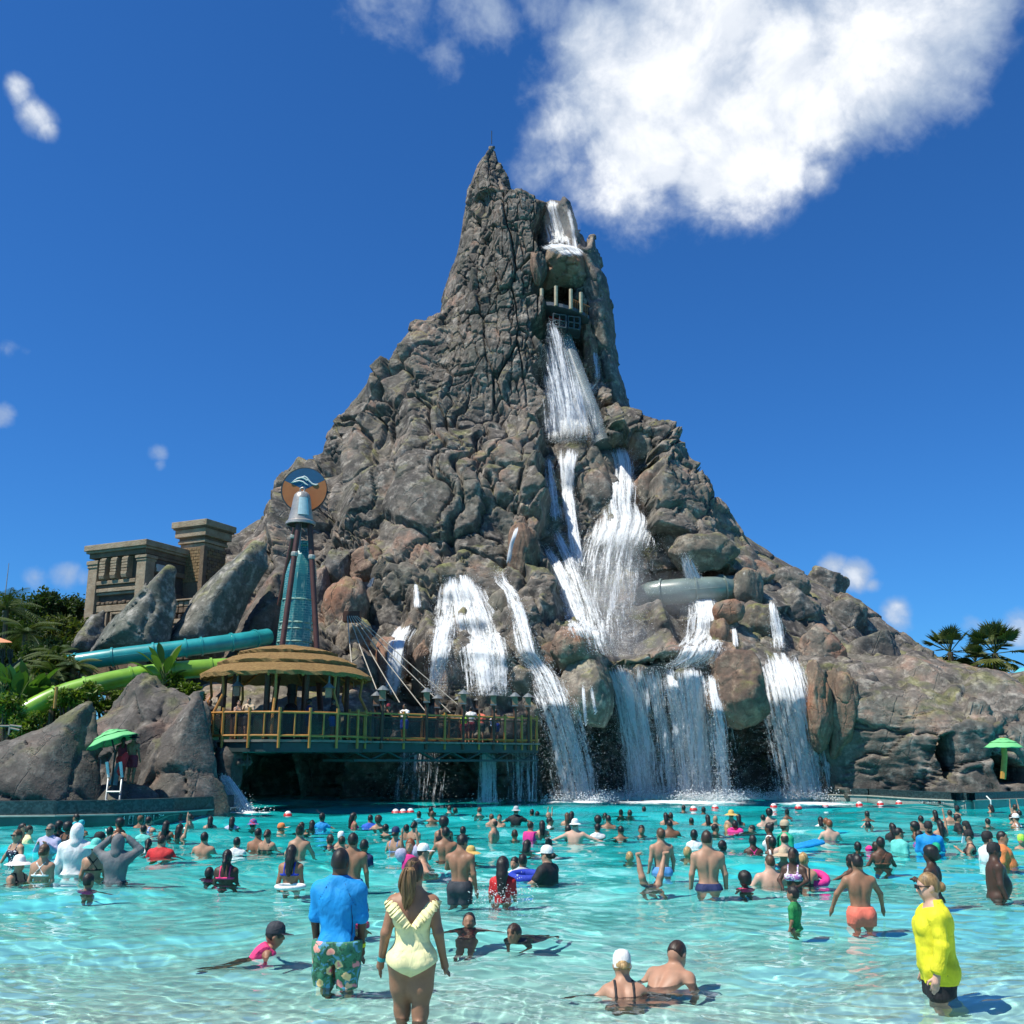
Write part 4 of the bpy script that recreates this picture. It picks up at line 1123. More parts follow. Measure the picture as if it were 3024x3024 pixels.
def lantern(p, zb, s=1.0):
    bb = MB(); bb.box(p + Vector((0, 0, zb + .30 * s)), (.27 * s, .27 * s, .40 * s)); l = bb.build('lantern', lamp_glass, deck)
    bb = MB(); bb.lathe([(.30 * s, zb + .50 * s), (.12 * s, zb + .66 * s), (.03, zb + .72 * s)], p, 8, True); bb.build('lantern_cap', lamp_top, l)
    bb = MB(); bb.box(p + Vector((0, 0, zb + .06 * s)), (.30 * s, .30 * s, .06 * s)); bb.build('lantern_base', lamp_top, l)
def deck_line(off, lamps, bams, tall):
    L = (WB - WA).length
    def at(px):
        # walkway point whose photo column is px (3024)
        lo, hi = -.2, 1.25
        for _ in range(40):
            m_ = (lo + hi) / 2; q = WA + wd * L * m_ + wn * off
            u = 1512 + 3024 * q.x / (q.y * cos(PITCH) + (q.z - CAM_H) * sin(PITCH))
            if u < px: lo = m_
            else: hi = m_
        return WA + wd * L * lo + wn * off - PC
    for px in lamps:
        q = at(px); bamboo_post(q, tall, .085, dkwood); lantern(q, tall)
    for px in bams: bamboo_post(at(px), 1.35, .06)
    a, c = at(lamps[0] if off > 1 else 1030), at(1590)
    for z, r in ((1.22, .045), (1.05, .035), (.14, .04)):
        bb = MB(); bb.tube([a + Vector((0, 0, z)), c + Vector((0, 0, z))], r, 8); bb.build('rail', bamboo if z != 1.05 else dkwood, deck, True)
    bb = MB(); nn = wn * .03
    bb.quad(a + nn + Vector((0, 0, .16)), c + nn + Vector((0, 0, .16)), c + nn + Vector((0, 0, 1.04)), a + nn + Vector((0, 0, 1.04))); bb.build('mesh_panel', mesh_m, deck)
    return at
at_front = deck_line(0.05, [1126, 1258, 1367, 1457, 1521, 1560], [1029, 1078, 1192, 1313, 1414, 1491, 1541, 1568, 1585], 1.75)
deck_line(3.1, [1108, 1290, 1356, 1412, 1440], [1245, 1325], 1.7)
for px, py in ((-4.9, -1.9), (-4.0, -2.3)): bamboo_post(Vector((px, py, 0)), 1.35, .09, dkwood)
lantern(Vector((-5.6, -.5, 0)), 1.5); bamboo_post(Vector((-5.6, -.5, 0)), 1.5, .08, dkwood)
for z in (1.15, .95, .1):
    bb = MB(); bb.tube([Vector((-5.6, -1.9, z)), Vector((-3.9, -1.2, z))], .045, 8); bb.build('rail', bamboo, deck, True)
# thatched pavilion
pav = empty('pavilion', PC, label='round pavilion with tiered golden thatch roof on the deck', cat='pavilion')
rng_p = random.Random(4)
def thatch_tier(r0, z0, r1, z1, th):
    n = 72; b = MB(); prof = [(r1 * .9, z1 + .02), (r1, z1), ((r0 + r1) / 2, (z0 + z1) / 2 + .06), (r0, z0), (r0 - .03, z0 - th), (r1 * .9, z1 - th)]
    vs = []; fs = []
    for i, (r, z) in enumerate(prof):
        for k in range(n):
            a = 2 * pi * k / n; j = rng_p.uniform(-.05, .05) if i in (3, 4) else rng_p.uniform(-.015, .015)
            vs.append(Vector(((r + j) * cos(a), (r + j) * sin(a), z + (rng_p.uniform(-.04, .03) if i in (3, 4) else 0))))
    m_ = len(prof)
    for i in range(m_):
        i2 = (i + 1) % m_
        for k in range(n): k2 = (k + 1) % n; fs.append((i * n + k, i * n + k2, i2 * n + k2, i2 * n + k))
    b.add(vs, fs); return b
EZ = 2.88
thatch_tier(3.85, EZ, 2.9, EZ + .50, .16).build('thatch_tier', thatch, pav)
thatch_tier(3.15, EZ + .56, 2.0, EZ + .98, .14).build('thatch_tier', thatch, pav)
thatch_tier(2.25, EZ + 1.05, .5, EZ + 1.42, .12).build('thatch_tier', thatch, pav)
b = MB(); b.lathe([(3.75, EZ - .12), (.4, EZ + 1.1)], n=40); b.build('ceiling', simple_mat('woven ceiling mat', (.26, .17, .07), .9, .3, 8), pav)
for k in range(16):
    a = 2 * pi * k / 16; b = MB(); b.tube([(3.7 * cos(a), 3.7 * sin(a), EZ - .17), (.5 * cos(a), .5 * sin(a), EZ + 1.0)], .05, 6); b.build('rafter', bamboo, pav)
for k in range(10):
    a = 2 * pi * (k + .35) / 10; b = MB(); b.tube([(2.75 * cos(a), 2.75 * sin(a), 0), (2.75 * cos(a), 2.75 * sin(a), EZ + .25)], .11, 8); b.build('post', dkwood, pav, True)
for k in range(8):
    a = 2 * pi * (k + .1) / 8; b = MB()
    b.tube([(R_D * .97 * cos(a), R_D * .97 * sin(a), .0), (3.75 * cos(a), 3.75 * sin(a), 1.2), (3.35 * cos(a), 3.35 * sin(a), 2.0), (3.45 * cos(a), 3.45 * sin(a), EZ - .1)], [.08, .07, .065, .06], 8); b.build('bamboo_strut', bamboo, pav, True)
for (x, y, z) in ((-1.5, -2.9, 2.05), (2.4, -2.6, 2.0), (-2.8, -.6, 1.75)):
    b = MB(); b.box((x, y, z), (.26, .26, .42)); l = b.build('hanging_lantern', lamp_glass, pav)
    b = MB(); b.lathe([(.28, z + .2), (.05, z + .42), (.02, z + .9)], (x, y, 0), 8); b.build('lantern_cap', lamp_top, l)
# carved dark pillar in the middle of the pavilion
b = MB(); b.lathe([(.45, 0), (.45, .3), (.33, .35), (.36, 1.2), (.30, 1.55), (.16, 1.7), (.19, 2.0), (.24, 2.1), (.20, 2.2), (.20, 2.55), (.05, 2.6)], n=10, cap=True)
o = b.build('carved_pillar', simple_mat('black carved stone', (.02, .022, .025), .6, .3, 5), None, True); o.location = PC + Vector((.2, .2, 0)); tag(o, 'dark carved pillar standing in the middle of the pavilion', 'pillar')

# ------------------------------------------------------------------ bell tower with bottle
BT = Vector((Q(555, 1215, 52.5).x, 52.5, 2.2))
tower = empty('bell_tower', BT, label='tall tripod tower with bell, teal glass bottle and round orange blue disc', cat='tower')
def TL(x, y, Y=52.5): return P(x, y, Y) - BT
def bottle_mat():
    m, t, out = new_mat('teal bottle glass')
    pos = t.node('ShaderNodeTexCoord').outputs['Object']
    n = t.noise(t.scalev(pos, (1, 1, .35)), 2.2, 4, .6); 
    br = t.node('ShaderNodeTexBrick'); br.inputs['Scale'].default_value = 2.0; br.inputs['Mortar Size'].default_value = .03
    br.inputs['Color1'].default_value = (.02, .13, .14, 1); br.inputs['Color2'].default_value = (.05, .24, .23, 1); br.inputs['Mortar'].default_value = (.26, .42, .36, 1)
    mp = t.node('ShaderNodeMapping'); mp.inputs['Rotation'].default_value = (pi / 2, 0, 0); t.l.new(pos, mp.inputs['Vector']); t.l.new(mp.outputs[0], br.inputs['Vector'])
    c = t.mix(t.rng(n, .35, .65), br.outputs[0], (.03, .17, .18))
    c = t.mix(t.rng(t.noise(t.scalev(pos, (3, 3, .5)), 1.5, 3), .58, .72), c, (.42, .50, .40))
    p = principled(t, out, Base_Color=c, Roughness=.25); p.inputs['Specular IOR Level'].default_value = .6
    t.put(p.inputs['Normal'], t.bump(br.outputs[1], -.4, .05)); return m
bot_c0 = P(868, 1904, 52.5); bot_c1 = P(900, 1600, 52.5)
b = MB(); n = 10; zb0 = bot_c0.z - 2.0; zt = bot_c1.z
Hb = zt - bot_c0.z
prof = [(1.0, -2.0), (.99, 0), (.97, .25 * Hb), (.95, .42 * Hb), (.92, .44 * Hb), (.90, .66 * Hb), (.80, .76 * Hb), (.62, .86 * Hb), (.36, .93 * Hb), (.30, .95 * Hb), (.40, .96 * Hb), (.40, 1.0 * Hb), (.26, 1.0 * Hb)]
vs = []; fs = []
for i, (r, z) in enumerate(prof):
    c = bot_c0.lerp(bot_c1, max(z, 0) / Hb); c = Vector((c.x, c.y, bot_c0.z + z))
    for k in range(n):
        a = 2 * pi * (k + .5) / n; vs.append(c + Vector((.9 * r * cos(a), .9 * r * sin(a), 0)) - BT)
for i in range(len(prof) - 1):
    for k in range(n): k2 = (k + 1) % n; fs.append((i * n + k, i * n + k2, (i + 1) * n + k2, (i + 1) * n + k))
b.add(vs, fs); bot = b.build('bottle', bottle_mat(), tower)
for z in (.02, .14, .20, .42):
    c = bot_c0.lerp(bot_c1, z); bb = MB(); bb.lathe([(.9 - z * .09, -.05), (.94 - z * .09, 0), (.9 - z * .09, .05)], c - BT, 10); bb.build('ring_moulding', simple_mat('verdigris trim', (.20, .34, .29), .6, .3, 6), bot)
for (x0, y0, x1, y1, Y0, Y1) in ((884, 1535, 833, 1910, 51.6, 50.6), (915, 1545, 936, 1915, 51.9, 51.2), (876, 1540, 843, 1700, 52.7, 53.8)):
    p0, p1 = P(x0, y0, Y0), P(x1, y1, Y1); p2 = p1 + (p1 - p0) * .55
    b = MB(); b.tube([p0 - BT, p1 - BT, p2 - BT], .145, 10); lg = b.build('leg', redpole, tower, True)
    q = p0.lerp(p1, .28); b = MB(); b.lathe([(.16, -.12), (.19, -.06), (.19, .06), (.16, .12)], q - BT, 10); b.build('collar', simple_mat('grey clamp', (.35, .34, .31), .5, .2), lg)
bell_c = P(888, 1550, 52.0)
bell_m = simple_mat('aged silver bell', (.33, .31, .29), .42, .25, 3, .15, 12, .35)
b = MB(); hB = P(888, 1452, 52.0).z - bell_c.z
b.lathe([(.70, -.02), (.78, .0), (.76, .08 * hB), (.66, .12 * hB), (.62, .22 * hB), (.52, .5 * hB), (.46, .78 * hB), (.40, .90 * hB), (.26, .98 * hB), (.02, 1.0 * hB)], bell_c - BT, 28); bell = b.build('bell', bell_m, tower, True)
b = MB(); b.lathe([(.69, .0), (.05, .25 * hB)], bell_c - BT, 24); b.build('bell_inside', simple_mat('bell inside', (.03, .03, .03), .8), bell)
b = MB()
for k in range(6):
    a = radians(-95 + k * 9); a2 = radians(-95 + (k + 1) * 9)
    for (aa, bb2) in ((a, a2),):
        b.quad(*[bell_c - BT + Vector((r * cos(t_), r * sin(t_), z)) for (r, z, t_) in ((.645, .24 * hB, aa), (.645, .24 * hB, bb2), (.485, .77 * hB, bb2), (.485, .77 * hB, aa))])
b.build('pale_panel', simple_mat('pale blue panel', (.45, .56, .58), .4, .1), bell)
b = MB(); b.tube([bell_c - BT + Vector((0, 0, .1)), bell_c - BT + Vector((-.02, 0, -1.3))], .06, 8); b.build('clapper_rod', bell_m, bell)
b = MB(); b.tube([bell_c - BT + Vector((.12 * cos(t_), 0, hB + .1 + .12 * sin(t_))) for t_ in np.linspace(0, pi * 2, 10)], .04, 6); b.build('hanger_ring', bell_m, bell)
dc = P(899, 1446, 52.6); RD = 1.18
def pie(a0, a1, r, y0, y1, r0=0.0):
    b = MB(); n = 18; o_ = [Vector((0, y0, 0))] + [Vector((r * cos(radians(a0 + (a1 - a0) * k / n)), y0, r * sin(radians(a0 + (a1 - a0) * k / n)))) for k in range(n + 1)]
    b.prism([dc - BT + q for q in o_], (0, y1 - y0, 0)); return b
orange = simple_mat('burnt orange disc paint', (.36, .12, .035), .55, .12, 3); navy = simple_mat('deep blue disc paint', (.008, .075, .16), .5, .12, 3)
pie(155, 270, RD, 0, .14).build('orange_sector', orange, tower)
pie(-90, 27, RD, 0, .14).build('orange_sector', orange, tower)
dd = pie(27, 155, RD, -.004, .14); blue = dd.build('blue_sector', navy, tower)
b = MB(); b.lathe([(RD - .02, 0), (RD + .05, 0), (RD + .05, .22), (RD - .02, .22)], n=40)
me = b.mesh('rim'); rim = obj('rim', me, simple_mat('dark disc rim', (.025, .035, .04), .5), tower); rim.rotation_euler = (-pi / 2, 0, 0); rim.location = dc - BT + Vector((-.03, .01, 0))
pale = simple_mat('pale emblem paint', (.62, .64, .60), .6, .1)
for wave in ([(-.62, .48), (-.42, .60), (-.22, .66), (-.05, .62), (.12, .50), (.22, .56)], [(-.58, .52), (-.75, .38), (-.5, .44), (-.30, .48), (-.08, .42), (.06, .30), (.2, .24)], [(-.28, .66), (-.02, .72), (.12, .64), (.28, .44), (.45, .30), (.62, .26), (.76, .30)]):
    b = MB(); b.tube([dc - BT + Vector((x * .95, -.02, z)) for x, z in wave], [.02] + [.045] * (len(wave) - 2) + [.02], 6); b.build('wave_emblem', pale, blue)
b = MB(); b.tube([dc - BT + Vector((.22 * cos(t_), -.012, .12 + .22 * sin(t_))) for t_ in np.linspace(.3, pi - .3, 10)], .02, 5); b.build('ring_emblem', simple_mat('faded ring paint', (.05, .16, .24), .6), blue)
for sx in (-1, 1):
    b = MB(); b.prism([dc - BT + Vector((sx * (RD + .02), .05, -.05)), dc - BT + Vector((sx * (RD + .24), .05, -.12)), dc - BT + Vector((sx * (RD + .02), .05, -.2))], (0, .1, 0)); b.build('bracket', simple_mat('dark disc rim', (.025, .035, .04), .5), tower)

# ------------------------------------------------------------------ cables from the mooring box
mb_ = P(1040, 1822, 55.0)
b = MB(); b.box((0, 0, 0), (.9, .7, .55)); o = b.build('mooring_box', simple_mat('rusty box', (.08, .035, .025), .7, .3)); o.location = mb_; tag(o, 'rust brown mooring box in the rocks holding the cables', 'box')
rope = simple_mat('pale rope', (.46, .42, .34), .8, .15)
CAB = [((1045, 2030), 'leftmost straight pale cable hanging from the mooring box'), ((1112, 2036), 'second pale cable slanting from the mooring box to the deck'), ((1180, 2075), 'third pale cable slanting from the mooring box to the deck'), ((1256, 2100), 'fourth pale cable from the mooring box behind the lantern posts'), ((1330, 2105), 'fifth pale cable from the mooring box past the lantern posts'), ((1410, 2130), 'longest pale cable from the mooring box to the far deck end')]
for k, ((x, y), lab) in enumerate(CAB):
    a = mb_ + Vector((-.2 + .1 * k, -.36, 0)); c = P(x, y, 49.3 + .75 * k)
    b = MB(); b.tube([(0, 0, 0), (c - a) * .5 + Vector((0, 0, -.08)), c - a], .026, 6); o = b.build('cable', rope); o.location = a; tag(o, lab, 'cable', 'cables fanning from the mooring box')

# ------------------------------------------------------------------ stone ruin
def stone_mat(name, c0, c1, bricks=False, bs=3.0):
    m, t, out = new_mat(name)
    pos = t.node('ShaderNodeTexCoord').outputs['Object']
    n = t.noise(pos, 1.6, 6, .65); n2 = t.noise(pos, 9, 4, .7)
    c = t.mix(t.rng(n, .3, .7), c0, c1); c = t.mix(t.math('MULTIPLY', t.rng(n2, .55, .75), .5), c, (.06, .05, .04))
    p = principled(t, out, Base_Color=c, Roughness=.9)
    h = t.math('ADD', n2, n)
    t.put(p.inputs['Normal'], t.bump(h, .7, .06)); return m
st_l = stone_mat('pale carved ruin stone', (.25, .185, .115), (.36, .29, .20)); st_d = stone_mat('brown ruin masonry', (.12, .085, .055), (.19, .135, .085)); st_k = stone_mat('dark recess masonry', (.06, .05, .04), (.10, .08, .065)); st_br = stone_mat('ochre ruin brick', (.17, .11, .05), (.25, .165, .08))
RC = P(436, 1593, 60.0); RZ = RC.z
ruin = empty('stone_ruin', (RC.x, RC.y, 4.0), rz=radians(-25), label='ruined stone temple with carved corbels on the left shoulder of the rocks', cat='ruin')
def rb(name, x0, x1, y0, y1, z0, z1, mat, parent=None, bevel=.03):
    """box in ruin axes, z measured down from the roof top (negative)"""
    b = MB(); b.box(((x0 + x1) / 2, (y0 + y1) / 2, (z0 + z1) / 2 + RZ - 4.0), (x1 - x0, y1 - y0, z1 - z0)); return b.build(name, mat, parent or ruin, bevel=bevel)
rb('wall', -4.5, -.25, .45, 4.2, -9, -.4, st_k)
rb('cornice', -4.95, .12, -.2, 4.6, -.36, 0, st_l); rb('cornice_moulding', -4.85, .02, -.1, 4.5, -.5, -.362, st_l); rb('cornice_moulding', -4.7, -.1, .05, 4.4, -.8, -.502, st_d)
rb('pier', -4.75, -4.0, .1, .9, -9, -.9, st_l); rb('pier_capital', -4.85, -3.9, .0, 1.0, -1.2, -.95, st_l); rb('pier_capital', -4.8, -3.95, .05, .95, -1.4, -1.22, st_l)
rb('pier', -.85, -.12, .15, .9, -9, -.9, st_l); rb('pier_capital', -.95, -.02, .05, 1.0, -1.05, -.85, st_l); rb('pier_capital', -.9, -.07, .1, .95, -1.2, -1.07, st_l)
for x in (-3.45, -2.55, -1.65):
    prof = [(.5, -.8), (.05, -.85), (-.02, -1.2), (.12, -1.5), (.08, -1.75), (-.08, -1.95), (-.02, -2.15), (.2, -2.2), (.5, -2.15)]
    b = MB(); b.prism([Vector((x - .2, y, z + RZ - 4.0)) for y, z in prof], (.4, 0, 0)); b.build('corbel', st_l, ruin)
    for s in range(6):
        rb('corbel_block', x - .235, x + .235, -.06 + .02 * (s % 2), .1, -1.92 + s * .17, -1.78 + s * .17, st_l, bevel=.015)
for z0, z1, y, mt in ((-2.5, -2.25, .12, st_l), (-2.7, -2.52, .22, st_d), (-2.95, -2.72, .16, st_l), (-3.12, -2.97, .24, st_l)): rb('string_course', -4.0, -.85, y, .5, z0, z1, mt)
for k in range(9): rb('rubble_block', -3.95 + k * .34, -3.95 + k * .34 + .27, .22 + .03 * (k % 3), .5, -3.72, -3.5 - .04 * (k % 2), st_d, bevel=.06)
rb('lintel', -3.95, -.9, .25, .5, -4.15, -3.75, st_l)
for x in (-3.5, -2.2):
    wf = rb('window', x - .38, x + .38, .38, .5, -5.3, -4.35, st_d)
    rb('window_frame', x - .52, x - .38, .22, .5, -5.45, -4.2, st_l, wf); rb('window_frame', x + .38, x + .52, .22, .5, -5.45, -4.2, st_l, wf); rb('window_frame', x - .38, x + .38, .24, .5, -4.34, -4.2, st_l, wf); rb('window_frame', x - .38, x + .38, .24, .5, -5.45, -5.31, st_l, wf)
rb('base_course', -3.95, -.9, .2, .5, -6.1, -5.5, st_l); rb('base_course', -4.6, -.4, .3, .6, -9, -6.12, st_d)
# right face: beams over a dark recess
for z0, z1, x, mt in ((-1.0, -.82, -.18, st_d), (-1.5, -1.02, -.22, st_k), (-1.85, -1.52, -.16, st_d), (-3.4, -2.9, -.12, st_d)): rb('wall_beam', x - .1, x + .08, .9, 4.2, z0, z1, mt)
rb('white_plaque', -.22, -.06, 1.0, 1.7, -1.75, -1.3, simple_mat('grey plaque', (.42, .43, .42), .6))
# balcony of stacked blocks
BCx0 = .35
for r, (z0, z1) in enumerate(((-4.05, -3.72), (-4.42, -4.08))):
    for k in range(8): rb('balcony_block', BCx0 + k * .38, BCx0 + k * .38 + .34, 1.0 + .03 * ((k + r) % 2), 1.4, z0, z1, st_l if r == 0 else st_d, bevel=.05)
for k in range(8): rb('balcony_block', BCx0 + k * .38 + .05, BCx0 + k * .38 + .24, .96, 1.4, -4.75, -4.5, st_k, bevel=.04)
rb('balcony_coping', .25, 3.5, .9, 1.45, -3.70, -3.60, st_l); rb('balcony_ledge', .25, 3.5, .85, 1.45, -5.05, -4.78, st_l); rb('balcony_ledge', .25, 3.5, .92, 1.45, -5.3, -5.07, st_d)
rk = random.Random(3)
for r in range(6):
    x = .25
    while x < 3.3:
        w = rk.uniform(.35, .6); rb('rubble_block', x, x + w - .05, 1.0 + rk.uniform(-.04, .04), 1.5, -5.62 - r * .32 + .03, -5.33 - r * .32, st_d, bevel=.06); x += w
# rear tower
TX, TY = .25, 4.5
for (h0, h1, ex, mt) in ((2.35, 2.75, .0, st_l), (2.25, 2.35, -.08, st_d), (1.75, 2.25, -.18, st_l), (1.55, 1.75, -.38, st_d), (1.35, 1.55, -.33, st_l), (1.1, 1.33, -.45, st_l)):
    rb('tower_cornice', TX - 1.42 - ex, TX + 1.42 + ex, TY - 1.42 - ex, TY + 1.42 + ex, h0 - .95, h1 - .95, mt)
rb('tower_wall', TX - 1.0, TX + 1.0, TY - 1.0, TY + 1.0, -6, .16, st_d)
brick_me = {}
def brick_row(x0, x1, yface, z, face):
    x = x0
    while x < x1 - .1:
        w = min(.36, x1 - x); k = round(w, 2)
        if face == 0: rb('brick', x, x + w - .03, yface - .04 - rk.uniform(0, .02), yface, z, z + .17, st_br, bevel=0)
        else: rb('brick', yface, yface + .04 + rk.uniform(0, .02), x, x + w - .03, z, z + .17, st_d if rk.random() < .6 else st_br, bevel=0)
        x += w
for r in range(11):
    brick_row(TX - 1.0 + (.18 if r % 2 else 0), TX + .8, TY - 1.002, .0 - r * .2 - .06, 0)
    brick_row(TY - .8 + (.18 if r % 2 else 0), TY + 1.0, TX + 1.002, .0 - r * .2 - .06, 1)
rb('tower_pilaster', TX + .8, TX + 1.12, TY - 1.12, TY - .8, -4, .16, st_d)

# ------------------------------------------------------------------ water slides
def slide(name, label, pts, r, colr, flanges, cat='water slide'):
    m, t, out = new_mat(label[:20])
    pos = t.node('ShaderNodeTexCoord').outputs['Object']
    c = t.vmath('SCALE', colr, scale=t.rng(t.noise(pos, 1.2, 5, .6), .3, .7, .8, 1.15))
    p = principled(t, out, Base_Color=c, Roughness=.35); p.inputs['Coat Weight'].default_value = .3
    root = empty(name, pts[0], label=label, cat=cat)
    q = [p_ - pts[0] for p_ in pts]
    # smooth path
    L = [0]
    for i in range(1, len(q)): L.append(L[-1] + (q[i] - q[i - 1]).length)
    s = np.linspace(0, L[-1], 60); arr = np.array([v[:] for v in q])
    sm = np.stack([np.interp(s, L, arr[:, k]) for k in range(3)], 1)
    for _ in range(12): sm[1:-1] = (sm[:-2] + sm[1:-1] * 2 + sm[2:]) / 4
    b = MB(); b.tube([Vector(v) for v in sm], r, 20); b.build('tube', m, root, True)
    for f in flanges:
        i = int(f * 59); d = Vector(sm[min(i + 1, 59)] - sm[max(i - 1, 0)]).normalized() * .05
        c = Vector(sm[i]); b = MB(); b.tube([c - d, c + d], r * 1.14, 20); b.build('flange', m, root, True)
    # support bolts line: a seam along the side
    b = MB(); b.tube([Vector(v) + Vector((0, -r * .98, -.05)) for v in sm], .035, 5); b.build('seam', m, root)
    return root
slide('slide_tube', 'enclosed teal slide tube crossing behind the left rocks', [P(790, 1880, 53), P(745, 1888, 52), P(640, 1903, 51), P(545, 1915, 50.4), P(447, 1926, 50), P(335, 1940, 49.6), P(252, 1952, 49.4), P(190, 1962, 49.4), P(140, 1972, 49.6)], .42, (.02, .30, .30), (.1, .22, .34, .42, .55, .72, .88))
slide('slide_tube', 'lime green slide tube curving down behind the left rocks', [P(760, 1966, 48.6), P(629, 1972, 48), P(559, 1977, 47.6), P(490, 1984, 47.2), P(420, 1992, 46.8), P(298, 2016, 46), P(186, 2046, 45.4), P(130, 2070, 45), P(60, 2110, 44.6)], .42, (.20, .40, .03), (.22, .36, .55, .74, .86))
tb = slide('slide_tube', 'horizontal grey slide tube half hidden behind the falls', [Q(1192, 1150, 67), Q(1226, 1120, 64.4), Q(1290, 1115, 63.6), Q(1350, 1111, 63.6), Q(1410, 1108, 64.4)], .80, (.15, .20, .18), (.4, .62, .8))
chm, t_, out_ = new_mat('translucent chute plastic')
pp = principled(t_, out_, Base_Color=(.34, .40, .41), Roughness=.3); pp.inputs['Transmission Weight'].default_value = .0; pp.inputs['Alpha'].default_value = .38
root = empty('slide_chute', Q(1058, 612, 74), label='straight grey plunge slide dropping through the gorge waterfall', cat='water slide')
p0 = Vector((0, 0, 0)); p1 = Q(1138, 838, 69.5) - Q(1058, 612, 74)
b = MB(); b.tube([p0, p0.lerp(p1, .5), p1], [.48, .56, .62], 20); b.build('tube', chm, root, True)
b = MB(); b.tube([p1 - (p1.normalized() * .35), p1 + p1.normalized() * .15], .82, 20); b.build('collar', simple_mat('dark slide collar', (.10, .12, .12), .5), root, True)
b = MB(); b.tube([p0 + Vector((-.45, -.5, 0)), p1 + Vector((-.5, -.6, 0))], .05, 6); b.build('seam', simple_mat('dark slide collar', (.10, .12, .12), .5), root)

# ------------------------------------------------------------------ viewing platform high in the gorge
PLc = Q(1068, 580, 72.0)
plat = empty('viewing_platform', PLc, label='curved dark platform with pale posts high in the gorge cave', cat='platform')
def PL(x, y, Y): return Q(x, y, Y) - PLc
arc = [PL(1018, 575, 72.6), PL(1040, 576, 71.8), PL(1062, 580, 71.6), PL(1082, 586, 71.8), PL(1100, 594, 72.4), PL(1112, 602, 73.2)]
b = MB(); zt = np.mean([p.z for p in arc])
poly = [Vector((p.x, p.y, p.z)) for p in arc]
for i in range(len(arc) - 1):
    a, c = arc[i], arc[i + 1]; z = Vector((0, 0, .28)); bk = Vector((0, 3.2, 0))
    b.add([a, c, c + z, a + z, a + bk, c + bk, c + z + bk, a + z + bk], [(0, 1, 2, 3), (3, 2, 6, 7), (0, 4, 5, 1), (4, 7, 6, 5)])
b.build('platform_slab', simple_mat('blue grey platform edge', (.07, .085, .10), .5, .2), plat)
post_m = simple_mat('weathered pale post', (.46, .38, .26), .8, .25, 4)
for (x, y0, y1, Y) in ((1022, 545, 578, 72.4), (1049, 540, 577, 71.7), (1077, 546, 583, 71.7), (1096, 552, 590, 72.0)):
    b = MB(); b.tube([PL(x, y1, Y), PL(x, y0, Y)], .14, 8); b.build('post', post_m, plat, True)
for k in range(9):
    x = 1079 + k * 3.6; yb = 586 + k * 1.6; b = MB(); b.tube([PL(x, yb, 72 + k * .1), PL(x, yb - 22, 72 + k * .1)], .035, 5); b.build('baluster', simple_mat('rust baluster', (.24, .11, .05), .7), plat)
b = MB(); b.tube([PL(1078, 564, 71.9), PL(1112, 579, 72.9)], .05, 6); b.build('rail', simple_mat('rust baluster', (.24, .11, .05), .7), plat)
cage_m = simple_mat('dark steel cage', (.05, .065, .075), .5, .2)
for (x0, x1, y0, y1, Y) in ((1044, 1068, 592, 625, 72.0), (1072, 1094, 596, 628, 72.2)):
    A, B_, C_, D_ = PL(x0, y0, Y), PL(x1, y0 + 3, Y), PL(x1, y1 - 6, Y), PL(x0, y1 - 10, Y); bk = Vector((0, 1.6, 0))
    b = MB()
    for u, v in ((A, B_), (B_, C_), (C_, D_), (D_, A), (A + bk, B_ + bk), (B_ + bk, C_ + bk), (C_ + bk, D_ + bk), (D_ + bk, A + bk), (A, A + bk), (B_, B_ + bk), (C_, C_ + bk), (D_, D_ + bk), ((A + B_) / 2, (C_ + D_) / 2), (A.lerp(D_, .5), B_.lerp(C_, .5))): b.tube([u, v], .06, 6)
    cg = b.build('cage', cage_m, plat)
    b = MB(); b.add([C_, D_, D_ + bk, C_ + bk], [(0, 1, 2, 3)]); b.build('cage_floor', cage_m, cg)
b = MB(); a = PL(1040, 590, 73.4); b.box(a + Vector((.5, .4, -.6)), (1.3, .2, 1.3)); b.build('red_panel', simple_mat('deep red panel', (.20, .008, .012), .6), plat)

